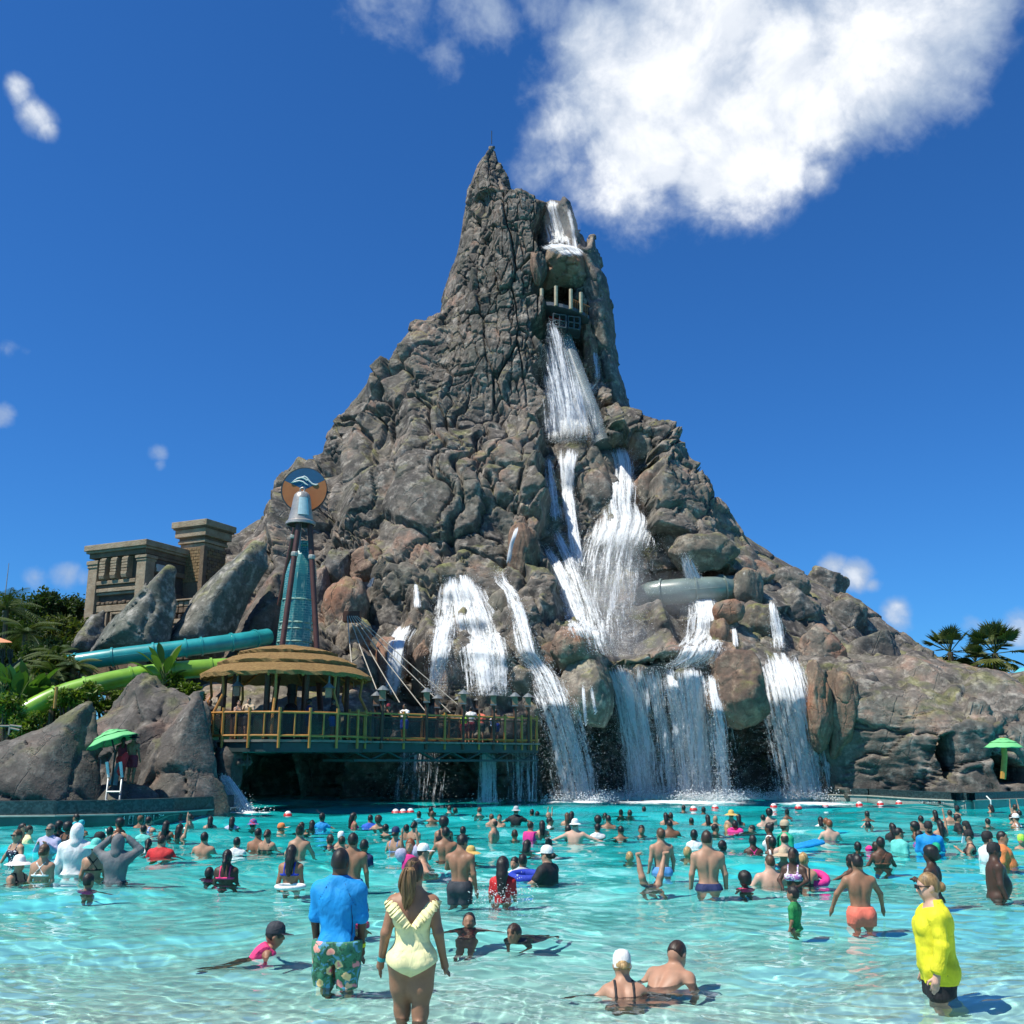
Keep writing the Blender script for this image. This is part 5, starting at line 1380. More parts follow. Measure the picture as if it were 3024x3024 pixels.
# ------------------------------------------------------------------ lifeguard stations
def umbrella(center, rad, h, tilt, label, polecol, pole_to):
    root = empty('umbrella', (pole_to.x, pole_to.y, pole_to.z), label=label, cat='umbrella', group='green lifeguard umbrellas')
    cm = simple_mat('mint green canvas', (.16, .52, .20), .7, .08, 3)
    def tier(r0, z0, r1, z1):
        n = 8; vs = []; fs = []; m_ = 5
        for i in range(m_ + 1):
            f = i / m_; r = r1 + (r0 - r1) * f; z = z1 + (z0 - z1) * f
            for k in range(n * 4):
                a = 2 * pi * k / (n * 4); sag = .035 * rad * abs(sin(a * n / 2)) * f
                vs.append(Vector((r * cos(a), r * sin(a), z - sag)))
        N = n * 4
        for i in range(m_):
            for k in range(N): k2 = (k + 1) % N; fs.append((i * N + k, i * N + k2, (i + 1) * N + k2, (i + 1) * N + k))
        b = MB(); b.add(vs, fs); return b
    M_ = Matrix.Translation(center - pole_to) @ Matrix.Rotation(tilt, 4, 'Y')
    for (r0, z0, r1, z1) in ((rad, 0, rad * .62, h * .5), (rad * .68, h * .53, rad * .30, h * .80), (rad * .36, h * .82, .03, h)):
        o = tier(r0, z0, r1, z1).build('canopy', cm, root, True); o.matrix_local = M_
        so = o.modifiers.new('thickness', 'SOLIDIFY'); so.thickness = .012
    c = center - pole_to; ax = Matrix.Rotation(tilt, 3, 'Y') @ Vector((0, 0, 1))
    b = MB(); b.tube([(0, 0, 0), c - ax * .4, c + ax * h], .035 if polecol[0] < .3 else .13, 8); b.build('pole', simple_mat('umbrella pole %.2f' % polecol[0], polecol, .5), root)
    for k in range(8):
        a = 2 * pi * k / 8; b = MB(); b.tube([M_ @ Vector((0, 0, h * .9)), M_ @ Vector((rad * .97 * cos(a), rad * .97 * sin(a), -.02))], .012, 4); b.build('rib', simple_mat('umbrella rib', (.3, .3, .3), .5), root)
    return root
LG = P(385, 2316, 38.9)          # feet of the left lifeguard
umbrella(P(332, 2190, 38.7), .92, .46, radians(-19), 'tilted mint green umbrella shading the left lifeguard', (.03, .03, .03), P(330, 2318, 38.8))
umbrella(P(2964, 2206, 46.6), .82, .42, 0, 'upright mint green umbrella by the right cliff', (.45, .22, .04), P(2962, 2300, 46.6))
# ladder
rail_m = simple_mat('galvanised rail', (.26, .29, .29), .35, .15, 3, metallic=.6)
lad = empty('ladder', P(318, 2420, 37.4), label='steel pool ladder with white grips below the left lifeguard', cat='ladder')
lo = P(318, 2420, 37.4)
for (x0, x1) in ((304, 320), (345, 360)):
    b = MB(); b.tube([P(x0, 2432, 37.4) - lo, P((x0 + x1) / 2 + 1, 2360, 37.7) - lo, P(x1, 2300, 38.2) - lo], .04, 8); r_ = b.build('rail', rail_m, lad, True)
    b = MB(); b.tube([P(x1 + .5, 2296, 38.2) - lo, P(x1 - 4.5, 2250, 38.2) - lo], [.05, .06], 8); b.build('grip', simple_mat('white grip', (.75, .74, .68), .5), lad, True)
for y in (2338, 2364, 2390, 2416):
    f = (2432 - y) / 132
    b = MB(); b.tube([P(304 + 16 * f, y, 37.4 + .5 * f) - lo, P(345 + 15 * f, y, 37.4 + .5 * f) - lo], .035, 6); b.build('rung', rail_m, lad)
# guard rail beside the stand
gr = empty('guard_rail', P(285, 2312, 39.6), label='short white guard rail left of the lifeguard', cat='railing'); go = P(285, 2312, 39.6)
for (a, c) in (((281, 2235), (296, 2243)), ((296, 2243), (290, 2312)), ((281, 2235), (279, 2300)), ((280, 2262), (294, 2268))):
    b = MB(); b.tube([P(*a, 39.6) - go, P(*c, 39.6) - go], .035, 6); b.build('bar', rail_m, gr)
b = MB(); b.tube([(0, 0, 0), (.12, .05, .78)], [.17, .07], 8); o = b.build('stand_cone', simple_mat('teal grey cone', (.16, .24, .25), .5)); o.location = P(333, 2318, 38.95); tag(o, 'teal grey cone on the ledge between the ladder grips', 'cone')
# white pole and rail at the right wall
b = MB(); b.tube([(0, 0, -.6), (.03, 0, .35), (-.02, .25, .52)], .03, 6); o = b.build('handrail', simple_mat('white grip', (.75, .74, .68), .5)); o.location = W(2926, 2388); tag(o, 'white handrail rising at the right pool wall', 'handrail')
# thin antenna mast on the volcano tip
b = MB(); b.tube([(0, 0, 0), (0, 0, 1.3)], .04, 5); o = b.build('lightning_rod', cage_m); o.location = P(1452, 425, 79.5); tag(o, 'thin lightning rod on the very tip of the volcano', 'rod')
# lane buoys
buoy_r = simple_mat('red float', (.55, .03, .03), .4); buoy_w = simple_mat('white float', (.8, .8, .78), .4)
BUO = [(1168, 2404), (1190, 2404), (1212, 2362 + 40), (2048, 2394), (2112, 2390), (2285, 2386), (2358, 2389), (2438, 2386), (2538, 2380), (2600, 2378), (2655, 2376), (850, 2411)]
BL_ = ['leftmost of the two red and white buoys near the deck', 'right one of the two red and white buoys near the deck', 'small buoy right of the pair near the deck', 'red buoy beside the swimmer under the great fall', 'red and white buoy right of the red one', 'white buoy below the broad right fall', 'red and white buoy between the white ones', 'small white buoy right of the broad fall', 'leftmost buoy near the right pool wall', 'middle buoy near the right pool wall', 'rightmost buoy close to the depth mark', 'red white buoy beside the water spout']
for (x, y), lab in zip(BUO, BL_):
    r = empty('buoy', W(x, y), label=lab, cat='buoy', group='floating lane buoys')
    b = MB(); b.lathe([(.01, -.08), (.12, -.06), (.17, .02), (.15, .09), (.10, .13)], n=12); b.build('float', buoy_r, r, True)
    b = MB(); b.lathe([(.125, .09), (.11, .15), (.06, .19), (.01, .20)], n=12); b.build('cap', buoy_w, r, True)
# ------------------------------------------------------------------ ground behind the pool
gm = simple_mat('planted earth', (.06, .055, .03), .95, .4, .3)
def sheet(x0, x1, y0, y1, z):
    n = 12
    xs = np.linspace(x0, x1, n); ys = np.linspace(y0, y1, n); X, Y_ = np.meshgrid(xs, ys)
    a = (np.arange(n - 1)[:, None] * n + np.arange(n - 1)[None]).ravel()
    o = obj('ground', mesh_np('ground', np.stack((X, Y_, np.full_like(X, z)), -1).reshape(-1, 3), np.stack((a, a + 1, a + n + 1, a + n), 1)), gm); tag(o, kind='structure')
sheet(-900, 900, 86, 1600, .9); sheet(-400, -17, 41.5, 86, .904); sheet(33, 400, 56, 86, .904)
# ------------------------------------------------------------------ foliage
def leaf_mat(name, c0, c1, tr=.35):
    m, t, out = new_mat(name)
    pos = t.node('ShaderNodeNewGeometry').outputs['Position']
    at = t.node('ShaderNodeAttribute', attribute_name='lv').outputs['Fac']
    c = t.mix(at, c0, c1)
    p = t.node('ShaderNodeBsdfPrincipled'); t.put(p.inputs['Base Color'], c); p.inputs['Roughness'].default_value = .5; p.inputs['Specular IOR Level'].default_value = .3
    tl = t.node('ShaderNodeBsdfTranslucent'); t.put(tl.inputs[0], t.vmath('MULTIPLY', c, (1.2, 1.35, .5)))
    mx = t.node('ShaderNodeMixShader'); mx.inputs[0].default_value = tr; t.l.new(p.outputs[0], mx.inputs[1]); t.l.new(tl.outputs[0], mx.inputs[2]); t.l.new(mx.outputs[0], out.inputs[0])
    return m
lf_dark = leaf_mat('dark tree leaves', (.020, .045, .012), (.06, .10, .025)); lf_olive = leaf_mat('olive tree leaves', (.04, .07, .015), (.12, .14, .03)); lf_bright = leaf_mat('bright shrub leaves', (.05, .10, .012), (.17, .24, .03)); lf_palm = leaf_mat('palm frond', (.035, .07, .02), (.10, .13, .035), .2); lf_ban = leaf_mat('banana leaf', (.03, .085, .018), (.09, .17, .035))
bark = simple_mat('tree bark', (.10, .075, .05), .9, .3, 6, .4)
rgL = np.random.default_rng(8)
def leaves_mesh(name, centers, size, droop=.3, asp=.42):
    n = len(centers)
    d = rgL.normal(size=(n, 3)); d[:, 2] -= droop; d /= np.linalg.norm(d, axis=1)[:, None]
    s = rgL.normal(size=(n, 3)); s -= (s * d).sum(1)[:, None] * d; s /= np.linalg.norm(s, axis=1)[:, None]
    L = size * rgL.uniform(.6, 1.3, n)[:, None]; Wd = L * asp
    nn = np.cross(d, s)
    v = np.stack((centers, centers + d * L * .5 + s * Wd * .5, centers + d * L + nn * L * .12, centers + d * L * .5 - s * Wd * .5), 1).reshape(-1, 3)
    f = (np.arange(n) * 4)[:, None] + np.arange(4)[None]
    me = mesh_np(name, v, f, smooth=False)
    at = me.attributes.new('lv', 'FLOAT', 'POINT'); at.data.foreach_set('value', np.repeat(rgL.random(n), 4).astype(np.float32))
    return me
def tree(px, py, rx, ry, Y, label, mat, n=2600, leaf=.34, name='tree', cat='tree', zb=.9):
    c = P(px, py, Y); k = Y / 3024 * 1.02
    ax, az = rx * k, ry * k
    root = empty(name, (c.x, c.y, zb), label=label, cat=cat)
    cl = np.array((0, 0, c.z - zb))
    # clumps
    nc = max(8, n // 110); cc = []
    while len(cc) < nc:
        q = rgL.uniform(-1, 1, 3)
        if .25 < np.linalg.norm(q) < 1: cc.append(q * np.array((ax * .8, ax * .7, az * .8)))
    cc = np.array(cc)
    pick = rgL.integers(0, nc, n)
    pts = cc[pick] + rgL.normal(size=(n, 3)) * np.array((ax, ax, az * .8)) * rgL.uniform(.12, .26, nc)[pick][:, None] + cl
    obj('crown', leaves_mesh('crown', pts, leaf), mat, root)
    b = MB(); h = cl[2]
    b.tube([(0, 0, -.6), (.1, 0, h * .4), (-.05, .1, h * .9)], [.04 * h ** .5 + .08, .03 * h ** .5 + .06, .04], 7)
    for i in range(7):
        t_ = cc[i % nc] * .8 + cl; s0 = Vector((0, 0, h * rgL.uniform(.35, .75)))
        b.tube([s0, s0.lerp(Vector(t_), .55) + Vector((0, 0, -.1)), Vector(t_)], [.09, .05, .02], 5)
    b.build('trunk', bark, root)
    return root
TR = [(25, 1830, 90, 80, 66, 'dark leafy tree at the far left below the palm fronds', lf_dark), (120, 1835, 75, 90, 68, 'tall dark tree left of the two pointed trees', lf_dark), (135, 1800, 40, 62, 66, 'pointed tree with feathery top among the left trees', lf_dark), (205, 1810, 44, 58, 67, 'dark tree with a round crown next to the ruin rocks', lf_dark),
      (221, 1805, 16, 32, 68, 'thin leafy shoot sticking out above the left trees', lf_dark), (180, 1870, 60, 60, 62, 'olive green tree below the pointed trees', lf_olive), (60, 1905, 80, 70, 60, 'shadowy tree behind the carved panel', lf_dark), (150, 1945, 80, 60, 56, 'dense dark shrub tree where the teal slide vanishes', lf_dark), (235, 1880, 40, 50, 60, 'small olive tree beside the smallest finger rock', lf_olive), (100, 2010, 70, 60, 53, 'dense shrub below the teal slide on the left', lf_dark), (20, 1990, 60, 80, 57, 'dark shrub behind the carved panel edge', lf_dark), (165, 1975, 60, 40, 48.2, 'leafy shrub swallowing the end of the teal slide', lf_olive), (95, 1960, 60, 60, 52, 'dark shrub left of the teal slide end', lf_dark)]
for (x, y, rx, ry, Y, lab, mt) in TR: tree(x, y, rx, ry, Y, lab, mt, n=int(2200 + rx * ry * .35), leaf=.30)
BU = [(25, 2115, 45, 60, 44, 'leafy bush at the left edge above the wooden railing'), (75, 2140, 42, 40, 43.5, 'low bush right of the railing at the left edge'), (560, 2048, 36, 40, 46.5, 'bright green bush beside the lime slide and pavilion'), (205, 2060, 60, 26, 44.5, 'bright creeping shrub under the lime slide'), (265, 2040, 40, 22, 44.8, 'low bright shrub beneath the curve of the lime slide'), (520, 2025, 34, 30, 47, 'small green bush under the banana plant'), (330, 2068, 70, 40, 48.5, 'dark green hedge under the middle of the lime slide'), (240, 2095, 70, 40, 47.5, 'green hedge between the two left slabs'), (130, 2095, 80, 45, 48, 'green hedge below the end of the lime slide'), (40, 2085, 80, 60, 49, 'leafy hedge under the carved kiosk')]
for (x, y, rx, ry, Y, lab) in BU: tree(x, y, rx, ry, Y, lab, lf_bright, n=1300, leaf=.22, name='bush', cat='bush', zb=1.0)
def frond_strip(base, tip, sag, width, n=10):
    """paddle leaf: list of verts/faces"""
    base, tip = Vector(base), Vector(tip); d = tip - base; side = d.cross(Vector((0, 0, 1)))
    side = side.normalized() if side.length > 1e-4 else Vector((1, 0, 0))
    V = []; 
    for i in range(n + 1):
        t_ = i / n; c = base + d * t_ + Vector((0, 0, -sag * t_ * t_)); w = width * (sin(pi * min(t_ * 1.06 + .03, 1)) ** .6) * .5
        up = Vector((0, 0, w * .35))
        V += [c - side * w + up, c, c + side * w + up]
    F_ = []
    for i in range(n):
        a = i * 3; F_ += [(a, a + 1, a + 4, a + 3), (a + 1, a + 2, a + 5, a + 4)]
    return V, F_
def banana(px, py, h, Y, label, nl=9, seed=1, wd=.5):
    base = P(px, py, Y); root = empty('banana_plant', base, label=label, cat='plant'); rk_ = random.Random(seed)
    for k in range(nl):
        a = 2 * pi * k / nl + rk_.uniform(-.3, .3); tilt = rk_.uniform(.25, .9); L = h * rk_.uniform(.7, 1.05)
        b0 = Vector((0, 0, h * rk_.uniform(.05, .3))); tip = b0 + Vector((cos(a) * sin(tilt), sin(a) * sin(tilt), cos(tilt))) * L
        v, f = frond_strip(b0 + (tip - b0) * .25, tip, L * .22 * tilt, wd * rk_.uniform(.8, 1.2))
        b = MB(); b.add(v, f); o = b.build('leaf', lf_ban, root, True)
        at = o.data.attributes.new('lv', 'FLOAT', 'POINT'); at.data.foreach_set('value', [rk_.random()] * len(o.data.vertices))
        b = MB(); b.tube([(0, 0, -.3), b0, b0 + (tip - b0) * .3], [.05, .04, .02], 5); b.build('stem', simple_mat('green stem', (.10, .14, .04), .6), root)
banana(480, 2030, 2.0, 46.6, 'banana plant rising in front of the lime slide', 12, 2, .36)
for i, (x, y, h, Y, lab) in enumerate(((40, 2110, 2.4, 45, 'large leaved banana plant below the carved panel'), (80, 2100, 2.6, 45.6, 'banana plant with pale upright leaves beside the carved panel'), (115, 2110, 2.2, 46, 'banana plant left of the lime slide end'), (5, 2060, 2.2, 46.5, 'banana plant cut off by the left frame edge'))): banana(x, y, h * .85, Y, lab, 10, 10 + i, .48)
def feather_palm(px, py, Y, size, label, seed, zb=.9, nf=16):
    c = P(px, py, Y); root = empty('palm_tree', (c.x, c.y, zb), label=label, cat='palm'); rk_ = random.Random(seed); top = Vector((0, 0, c.z - zb))
    b = MB(); b.tube([(0, 0, -.5), (.1, .05, top.z * .5), top], [.22, .17, .13], 8); b.build('trunk', bark, root)
    for k in range(nf):
        a = 2 * pi * k / nf + rk_.uniform(-.2, .2); el = rk_.uniform(-.1, 1.2); L = size * rk_.uniform(.8, 1.1)
        pts = []
        for i in range(9):
            t_ = i / 8; r = L * t_ * cos(el * (1 - t_ * .5)); z = L * (sin(el) * t_ - .55 * t_ * t_)
            pts.append(top + Vector((cos(a) * r, sin(a) * r, z)))
        V = []; F_ = []
        for i in range(1, 9):
            for j in range(3):
                t_ = (i - 1 + j / 3) / 8; c0 = pts[i - 1].lerp(pts[i], j / 3); d = (pts[i] - pts[i - 1]).normalized(); s = d.cross(Vector((0, 0, 1))).normalized(); ll = L * .26 * (sin(pi * min(1, t_ * .9 + .12)) ** .7)
                for sg in (-1, 1):
                    e = c0 + (s * sg * .85 + d * .5 + Vector((0, 0, -.35))).normalized() * ll; n0 = len(V); V += [c0, c0 + d * .07, e]; F_.append((n0, n0 + 1, n0 + 2))
        b = MB(); b.add(V, F_); b.tube(pts, [.03, .028, .026, .022, .02, .016, .013, .01, .006], 4); o = b.build('frond', lf_palm, root)
        at = o.data.attributes.new('lv', 'FLOAT', 'POINT'); at.data.foreach_set('value', [rk_.random()] * len(o.data.vertices))
feather_palm(20, 1800, 58, 2.6, 'feathery palm tree at the top of the left trees', 3)
feather_palm(75, 1870, 55, 2.2, 'drooping palm tree in front of the left trees', 5)
feather_palm(170, 1935, 51.5, 1.8, 'low palm with brown tinged fronds above the teal slide', 7)
feather_palm(215, 1968, 47.6, 1.5, 'low palm hiding the left end of the teal slide', 13)
feather_palm(160, 1990, 47.2, 1.6, 'feather palm between the ends of the two slides', 15)
feather_palm(110, 1985, 50, 1.7, 'low feather palm between teal slide and carved panel', 9)
def fan_palm(px, py, Y, size, label, seed, nf=34, zb=.9):
    c = P(px, py, Y); root = empty('palm_tree', (c.x, c.y, zb), label=label, cat='palm', group='fan palms behind the right ridge'); rk_ = random.Random(seed); top = Vector((0, 0, c.z - zb))
    b = MB(); b.tube([(0, 0, -.5), (.05, .05, top.z * .5), top], [.26, .22, .2], 8); b.build('trunk', bark, root)
    for k in range(nf):
        a = rk_.uniform(0, 2 * pi); el = rk_.uniform(-.75, 1.45); d = Vector((cos(a) * cos(el), sin(a) * cos(el), sin(el))); L = size * rk_.uniform(.45, .6)
        hub = top + d * L; s = d.cross(Vector((0, 0, 1))); s = s.normalized() if s.length > .1 else Vector((1, 0, 0)); u = s.cross(d)
        V = []; F_ = []
        for j in range(15):
            th = radians(-80 + j * 160 / 14); e = (d * cos(th) + s * sin(th)); bl = size * rk_.uniform(.42, .55) * (.75 + .25 * cos(th)); pr = e.cross(u).normalized() * size * .028; n0 = len(V)
            V += [hub, hub + e * bl * .5 + pr, hub + e * bl + Vector((0, 0, -.12 * bl)), hub + e * bl * .5 - pr]; F_.append((n0, n0 + 1, n0 + 2, n0 + 3))
        b = MB(); b.add(V, F_); b.tube([top, hub], .02 * size / 1.6, 4); o = b.build('fan_leaf', lf_palm if el > -.3 else lf_olive, root)
        at = o.data.attributes.new('lv', 'FLOAT', 'POINT'); at.data.foreach_set('value', [rk_.random()] * len(o.data.vertices))
fan_palm(2806, 1926, 74, 2.1, 'smaller fan palm, left one of the pair behind the right ridge', 2)
fan_palm(2938, 1930, 72, 2.5, 'bigger fan palm, right one of the pair behind the right ridge', 4, 40)
fan_palm(2880, 1955, 76, 1.6, 'low fan palm between the bigger pair', 6, 24)
# ------------------------------------------------------------------ odds and ends at the frame edges
aw = empty('awning', P(3010, 2010, 68), label='turquoise fabric awning at the right frame edge behind the ridge', cat='awning'); ao = P(3010, 2010, 68)
b = MB(); A_ = [P(2962, 2012, 68) - ao, P(3100, 2020, 66) - ao, P(3060, 1968, 69) - ao, P(3012, 1972, 70) - ao]
b.add(A_ + [a + Vector((0, .05, -.08)) for a in A_], [(0, 1, 2, 3), (7, 6, 5, 4), (0, 4, 5, 1), (1, 5, 6, 2), (2, 6, 7, 3), (3, 7, 4, 0)]); b.build('canopy', simple_mat('turquoise awning cloth', (.08, .42, .50), .7, .1), aw)
b = MB(); b.tube([P(2975, 2014, 68) - ao, P(2975, 2100, 68) - ao], .06, 6); b.tube([P(3090, 2018, 66.5) - ao, P(3090, 2100, 66.5) - ao], .06, 6); b.build('pole', dkwood, aw)
kp = P(10, 2010, 49); kiosk = empty('carved_kiosk', kp, label='dark carved kiosk panel under an orange canopy at the left edge', cat='kiosk')
dkc = simple_mat('dark carved panel', (.035, .03, .03), .8, .3, 4, .4, 14)
b = MB(); b.prism([P(-90, 1990, 49) - kp, P(44, 1958, 49) - kp, P(60, 1945, 49) - kp, P(52, 2000, 49) - kp, P(40, 2026, 49) - kp, P(-90, 2030, 49) - kp], (0, .35, 0)); b.build('panel', dkc, kiosk)
for (x0, y0) in ((8, 1918), (30, 1918)):
    b = MB()
    for (dx, h0, h1) in ((-6, 0, 16), (0, -2, 22), (6, 0, 16)): b.tube([P(x0 + dx, y0 + 24, 49) - kp, P(x0 + dx, y0 + h0, 49) - kp], .045, 5)
    b.tube([P(x0 - 6, y0 + 24, 49) - kp, P(x0 + 6, y0 + 24, 49) - kp], .05, 5); b.tube([P(x0, y0 + 20, 49) - kp, P(x0, y0 + 60, 49) - kp], .07, 5); b.build('carved_hand', dkc, kiosk)
for k, y in enumerate((1975, 1990, 2004)):
    b = MB(); b.tube([P(-20 + 6 * i, y + 4 * sin(i * 1.1), 48.85) - kp for i in range(10)], .05, 5); b.build('carved_wave', simple_mat('worn carving', (.12, .11, .105), .8), kiosk)
b = MB(); apx = P(-10, 1880, 49) - kp; q = [P(-90, 1898, 47.5) - kp, P(36, 1897, 47.5) - kp, P(30, 1893, 51) - kp, P(-90, 1893, 51) - kp]
b.add(q + [apx], [(0, 1, 4), (1, 2, 4), (2, 3, 4), (3, 0, 4), (3, 2, 1, 0)]); b.build('canopy', simple_mat('faded orange canopy', (.62, .26, .12), .7, .1), kiosk)
b = MB(); b.tube([(0, 0, 0), (0, 0, 3.6)], [.05, .02], 6); o = b.build('antenna_mast', simple_mat('grey mast', (.3, .32, .33), .5)); o.location = P(6, 1835, 62); tag(o, 'thin grey antenna mast rising beside the left palm', 'mast')
wr = empty('wooden_railing', P(30, 2150, 42), label='grey wooden railing at the left edge below the bushes', cat='railing'); wo = P(30, 2150, 42); wm_ = simple_mat('grey weathered wood', (.22, .20, .17), .8, .3, 4)
for (a, c) in (((-60, 2144), (30, 2144)), ((30, 2142), (64, 2146)), ((30, 2142), (26, 2170)), ((30, 2150), (58, 2156)), ((-30, 2144), (-30, 2175))):
    b = MB(); b.tube([P(*a, 42) - wo, P(*c, 42) - wo], .045, 6); b.build('bar', wm_, wr)
b = MB(); b.tube([(0, 0, 0), (0, 0, .9)], .07, 8); o = b.build('bamboo_stake', bamboo); o.location = P(161, 2092, 43.4); tag(o, 'short orange bamboo stake behind the leftmost slab', 'stake')
# ------------------------------------------------------------------ people: signed-distance bodies, 1.0 = body height
class Field:
    def __init__(s, lo, hi, h):
        s.lo = np.array(lo, np.float32) - 2 * h; s.h = h
        s.n = [int(math.ceil((hi[i] - lo[i]) / h)) + 5 for i in range(3)]
        s.ax = [s.lo[i] + np.arange(s.n[i], dtype=np.float32) * np.float32(h) for i in range(3)]
        s.f = np.full(s.n, .2, np.float32)
    def sub(s, lo, hi):
        sl = []
        for i in range(3):
            a = int(max(0, math.floor((lo[i] - s.lo[i]) / s.h))); b = int(min(s.n[i], math.ceil((hi[i] - s.lo[i]) / s.h) + 1)); sl.append(slice(a, max(b, a)))
        x = s.ax[0][sl[0]][:, None, None]; y = s.ax[1][sl[1]][None, :, None]; z = s.ax[2][sl[2]][None, None, :]
        return tuple(sl), x, y, z
    def add(s, pr, off=0.0):
        kind, a, b, k = pr[0], pr[1], pr[2], pr[3]
        m = k + off + 3 * s.h
        if kind == 'c':
            (p, r1), (q, r2) = a, b; R = max(r1, r2)
            lo = [min(p[i], q[i]) - R - m for i in range(3)]; hi = [max(p[i], q[i]) + R + m for i in range(3)]
            sl, x, y, z = s.sub(lo, hi)
            if 0 in [q_.stop - q_.start for q_ in sl]: return
            d = [q[i] - p[i] for i in range(3)]; L = sum(k_ * k_ for k_ in d) + 1e-9
            t = np.clip(((x - p[0]) * d[0] + (y - p[1]) * d[1] + (z - p[2]) * d[2]) / L, 0, 1)
            g = np.sqrt((x - p[0] - t * d[0]) ** 2 + (y - p[1] - t * d[1]) ** 2 + (z - p[2] - t * d[2]) ** 2) - (r1 + (r2 - r1) * t)
        else:
            lo = [a[i] - b[i] - m for i in range(3)]; hi = [a[i] + b[i] + m for i in range(3)]
            sl, x, y, z = s.sub(lo, hi)
            if 0 in [q_.stop - q_.start for q_ in sl]: return
            k0 = np.sqrt(((x - a[0]) / b[0]) ** 2 + ((y - a[1]) / b[1]) ** 2 + ((z - a[2]) / b[2]) ** 2)
            k1 = np.sqrt(((x - a[0]) / b[0] ** 2) ** 2 + ((y - a[1]) / b[1] ** 2) ** 2 + ((z - a[2]) / b[2] ** 2) ** 2) + 1e-6
            g = k0 * (k0 - 1) / k1
        s.f[sl] = smin(s.f[sl], (g - off).astype(np.float32), max(k, 1e-4))
    def carve(s, fn):
        """keep only where fn(x,y,z) < 0"""
        x = s.ax[0][:, None, None]; y = s.ax[1][None, :, None]; z = s.ax[2][None, None, :]
        s.f = np.maximum(s.f, np.broadcast_to(fn(x, y, z), s.f.shape).astype(np.float32))
    def mesh(s, name):
        g = [np.broadcast_to(s.ax[0][:, None, None], s.f.shape), np.broadcast_to(s.ax[1][None, :, None], s.f.shape), np.broadcast_to(s.ax[2][None, None, :], s.f.shape)]
        v, q = surface_nets(s.f, *g)
        if len(q) == 0: return None
        return mesh_np(name, v, q)
BUILD = {  # shoulder, chest rx ry, waist rx ry, hip rx ry, head scale, limb scale
 'm': (.108, .096, .066, .083, .060, .086, .064, 1.06, 1.0), 'f': (.092, .082, .058, .070, .054, .098, .068, 1.06, .93), 'k': (.098, .082, .060, .078, .058, .080, .060, 1.38, .95), 'w': (.094, .086, .060, .079, .060, .116, .080, 1.05, 1.08), 'g': (.096, .094, .078, .090, .078, .106, .082, 1.02, 1.05), 'b': (.116, .112, .088, .112, .095, .105, .088, 1.03, 1.22)}
ARMS = {  # elbow and wrist of the right arm (x right, y forward, z up); mirrored for the left
 'down': ((.142, -.012, .645), (.150, .035, .505)), 'out': ((.185, .03, .680), (.215, .085, .560)), 'water': ((.165, .05, .690), (.10, .165, .650)), 'wide': ((.215, .02, .745), (.335, .05, .700)),
 'relax': ((.150, -.025, .652), (.180, .030, .515)), 'lady': ((.142, -.01, .648), (.140, .030, .500)), 'hang': ((.128, .0, .648), (.122, .04, .500)), 'head': ((.205, .04, .860), (.075, .035, .975)), 'up': ((.13, .03, .965), (.115, .05, 1.11)), 'phone': ((.135, .05, .675), (.06, .155, .765)), 'fwd': ((.13, .10, .70), (.09, .24, .72)), 'hug': ((.16, .06, .69), (.02, .15, .70))}
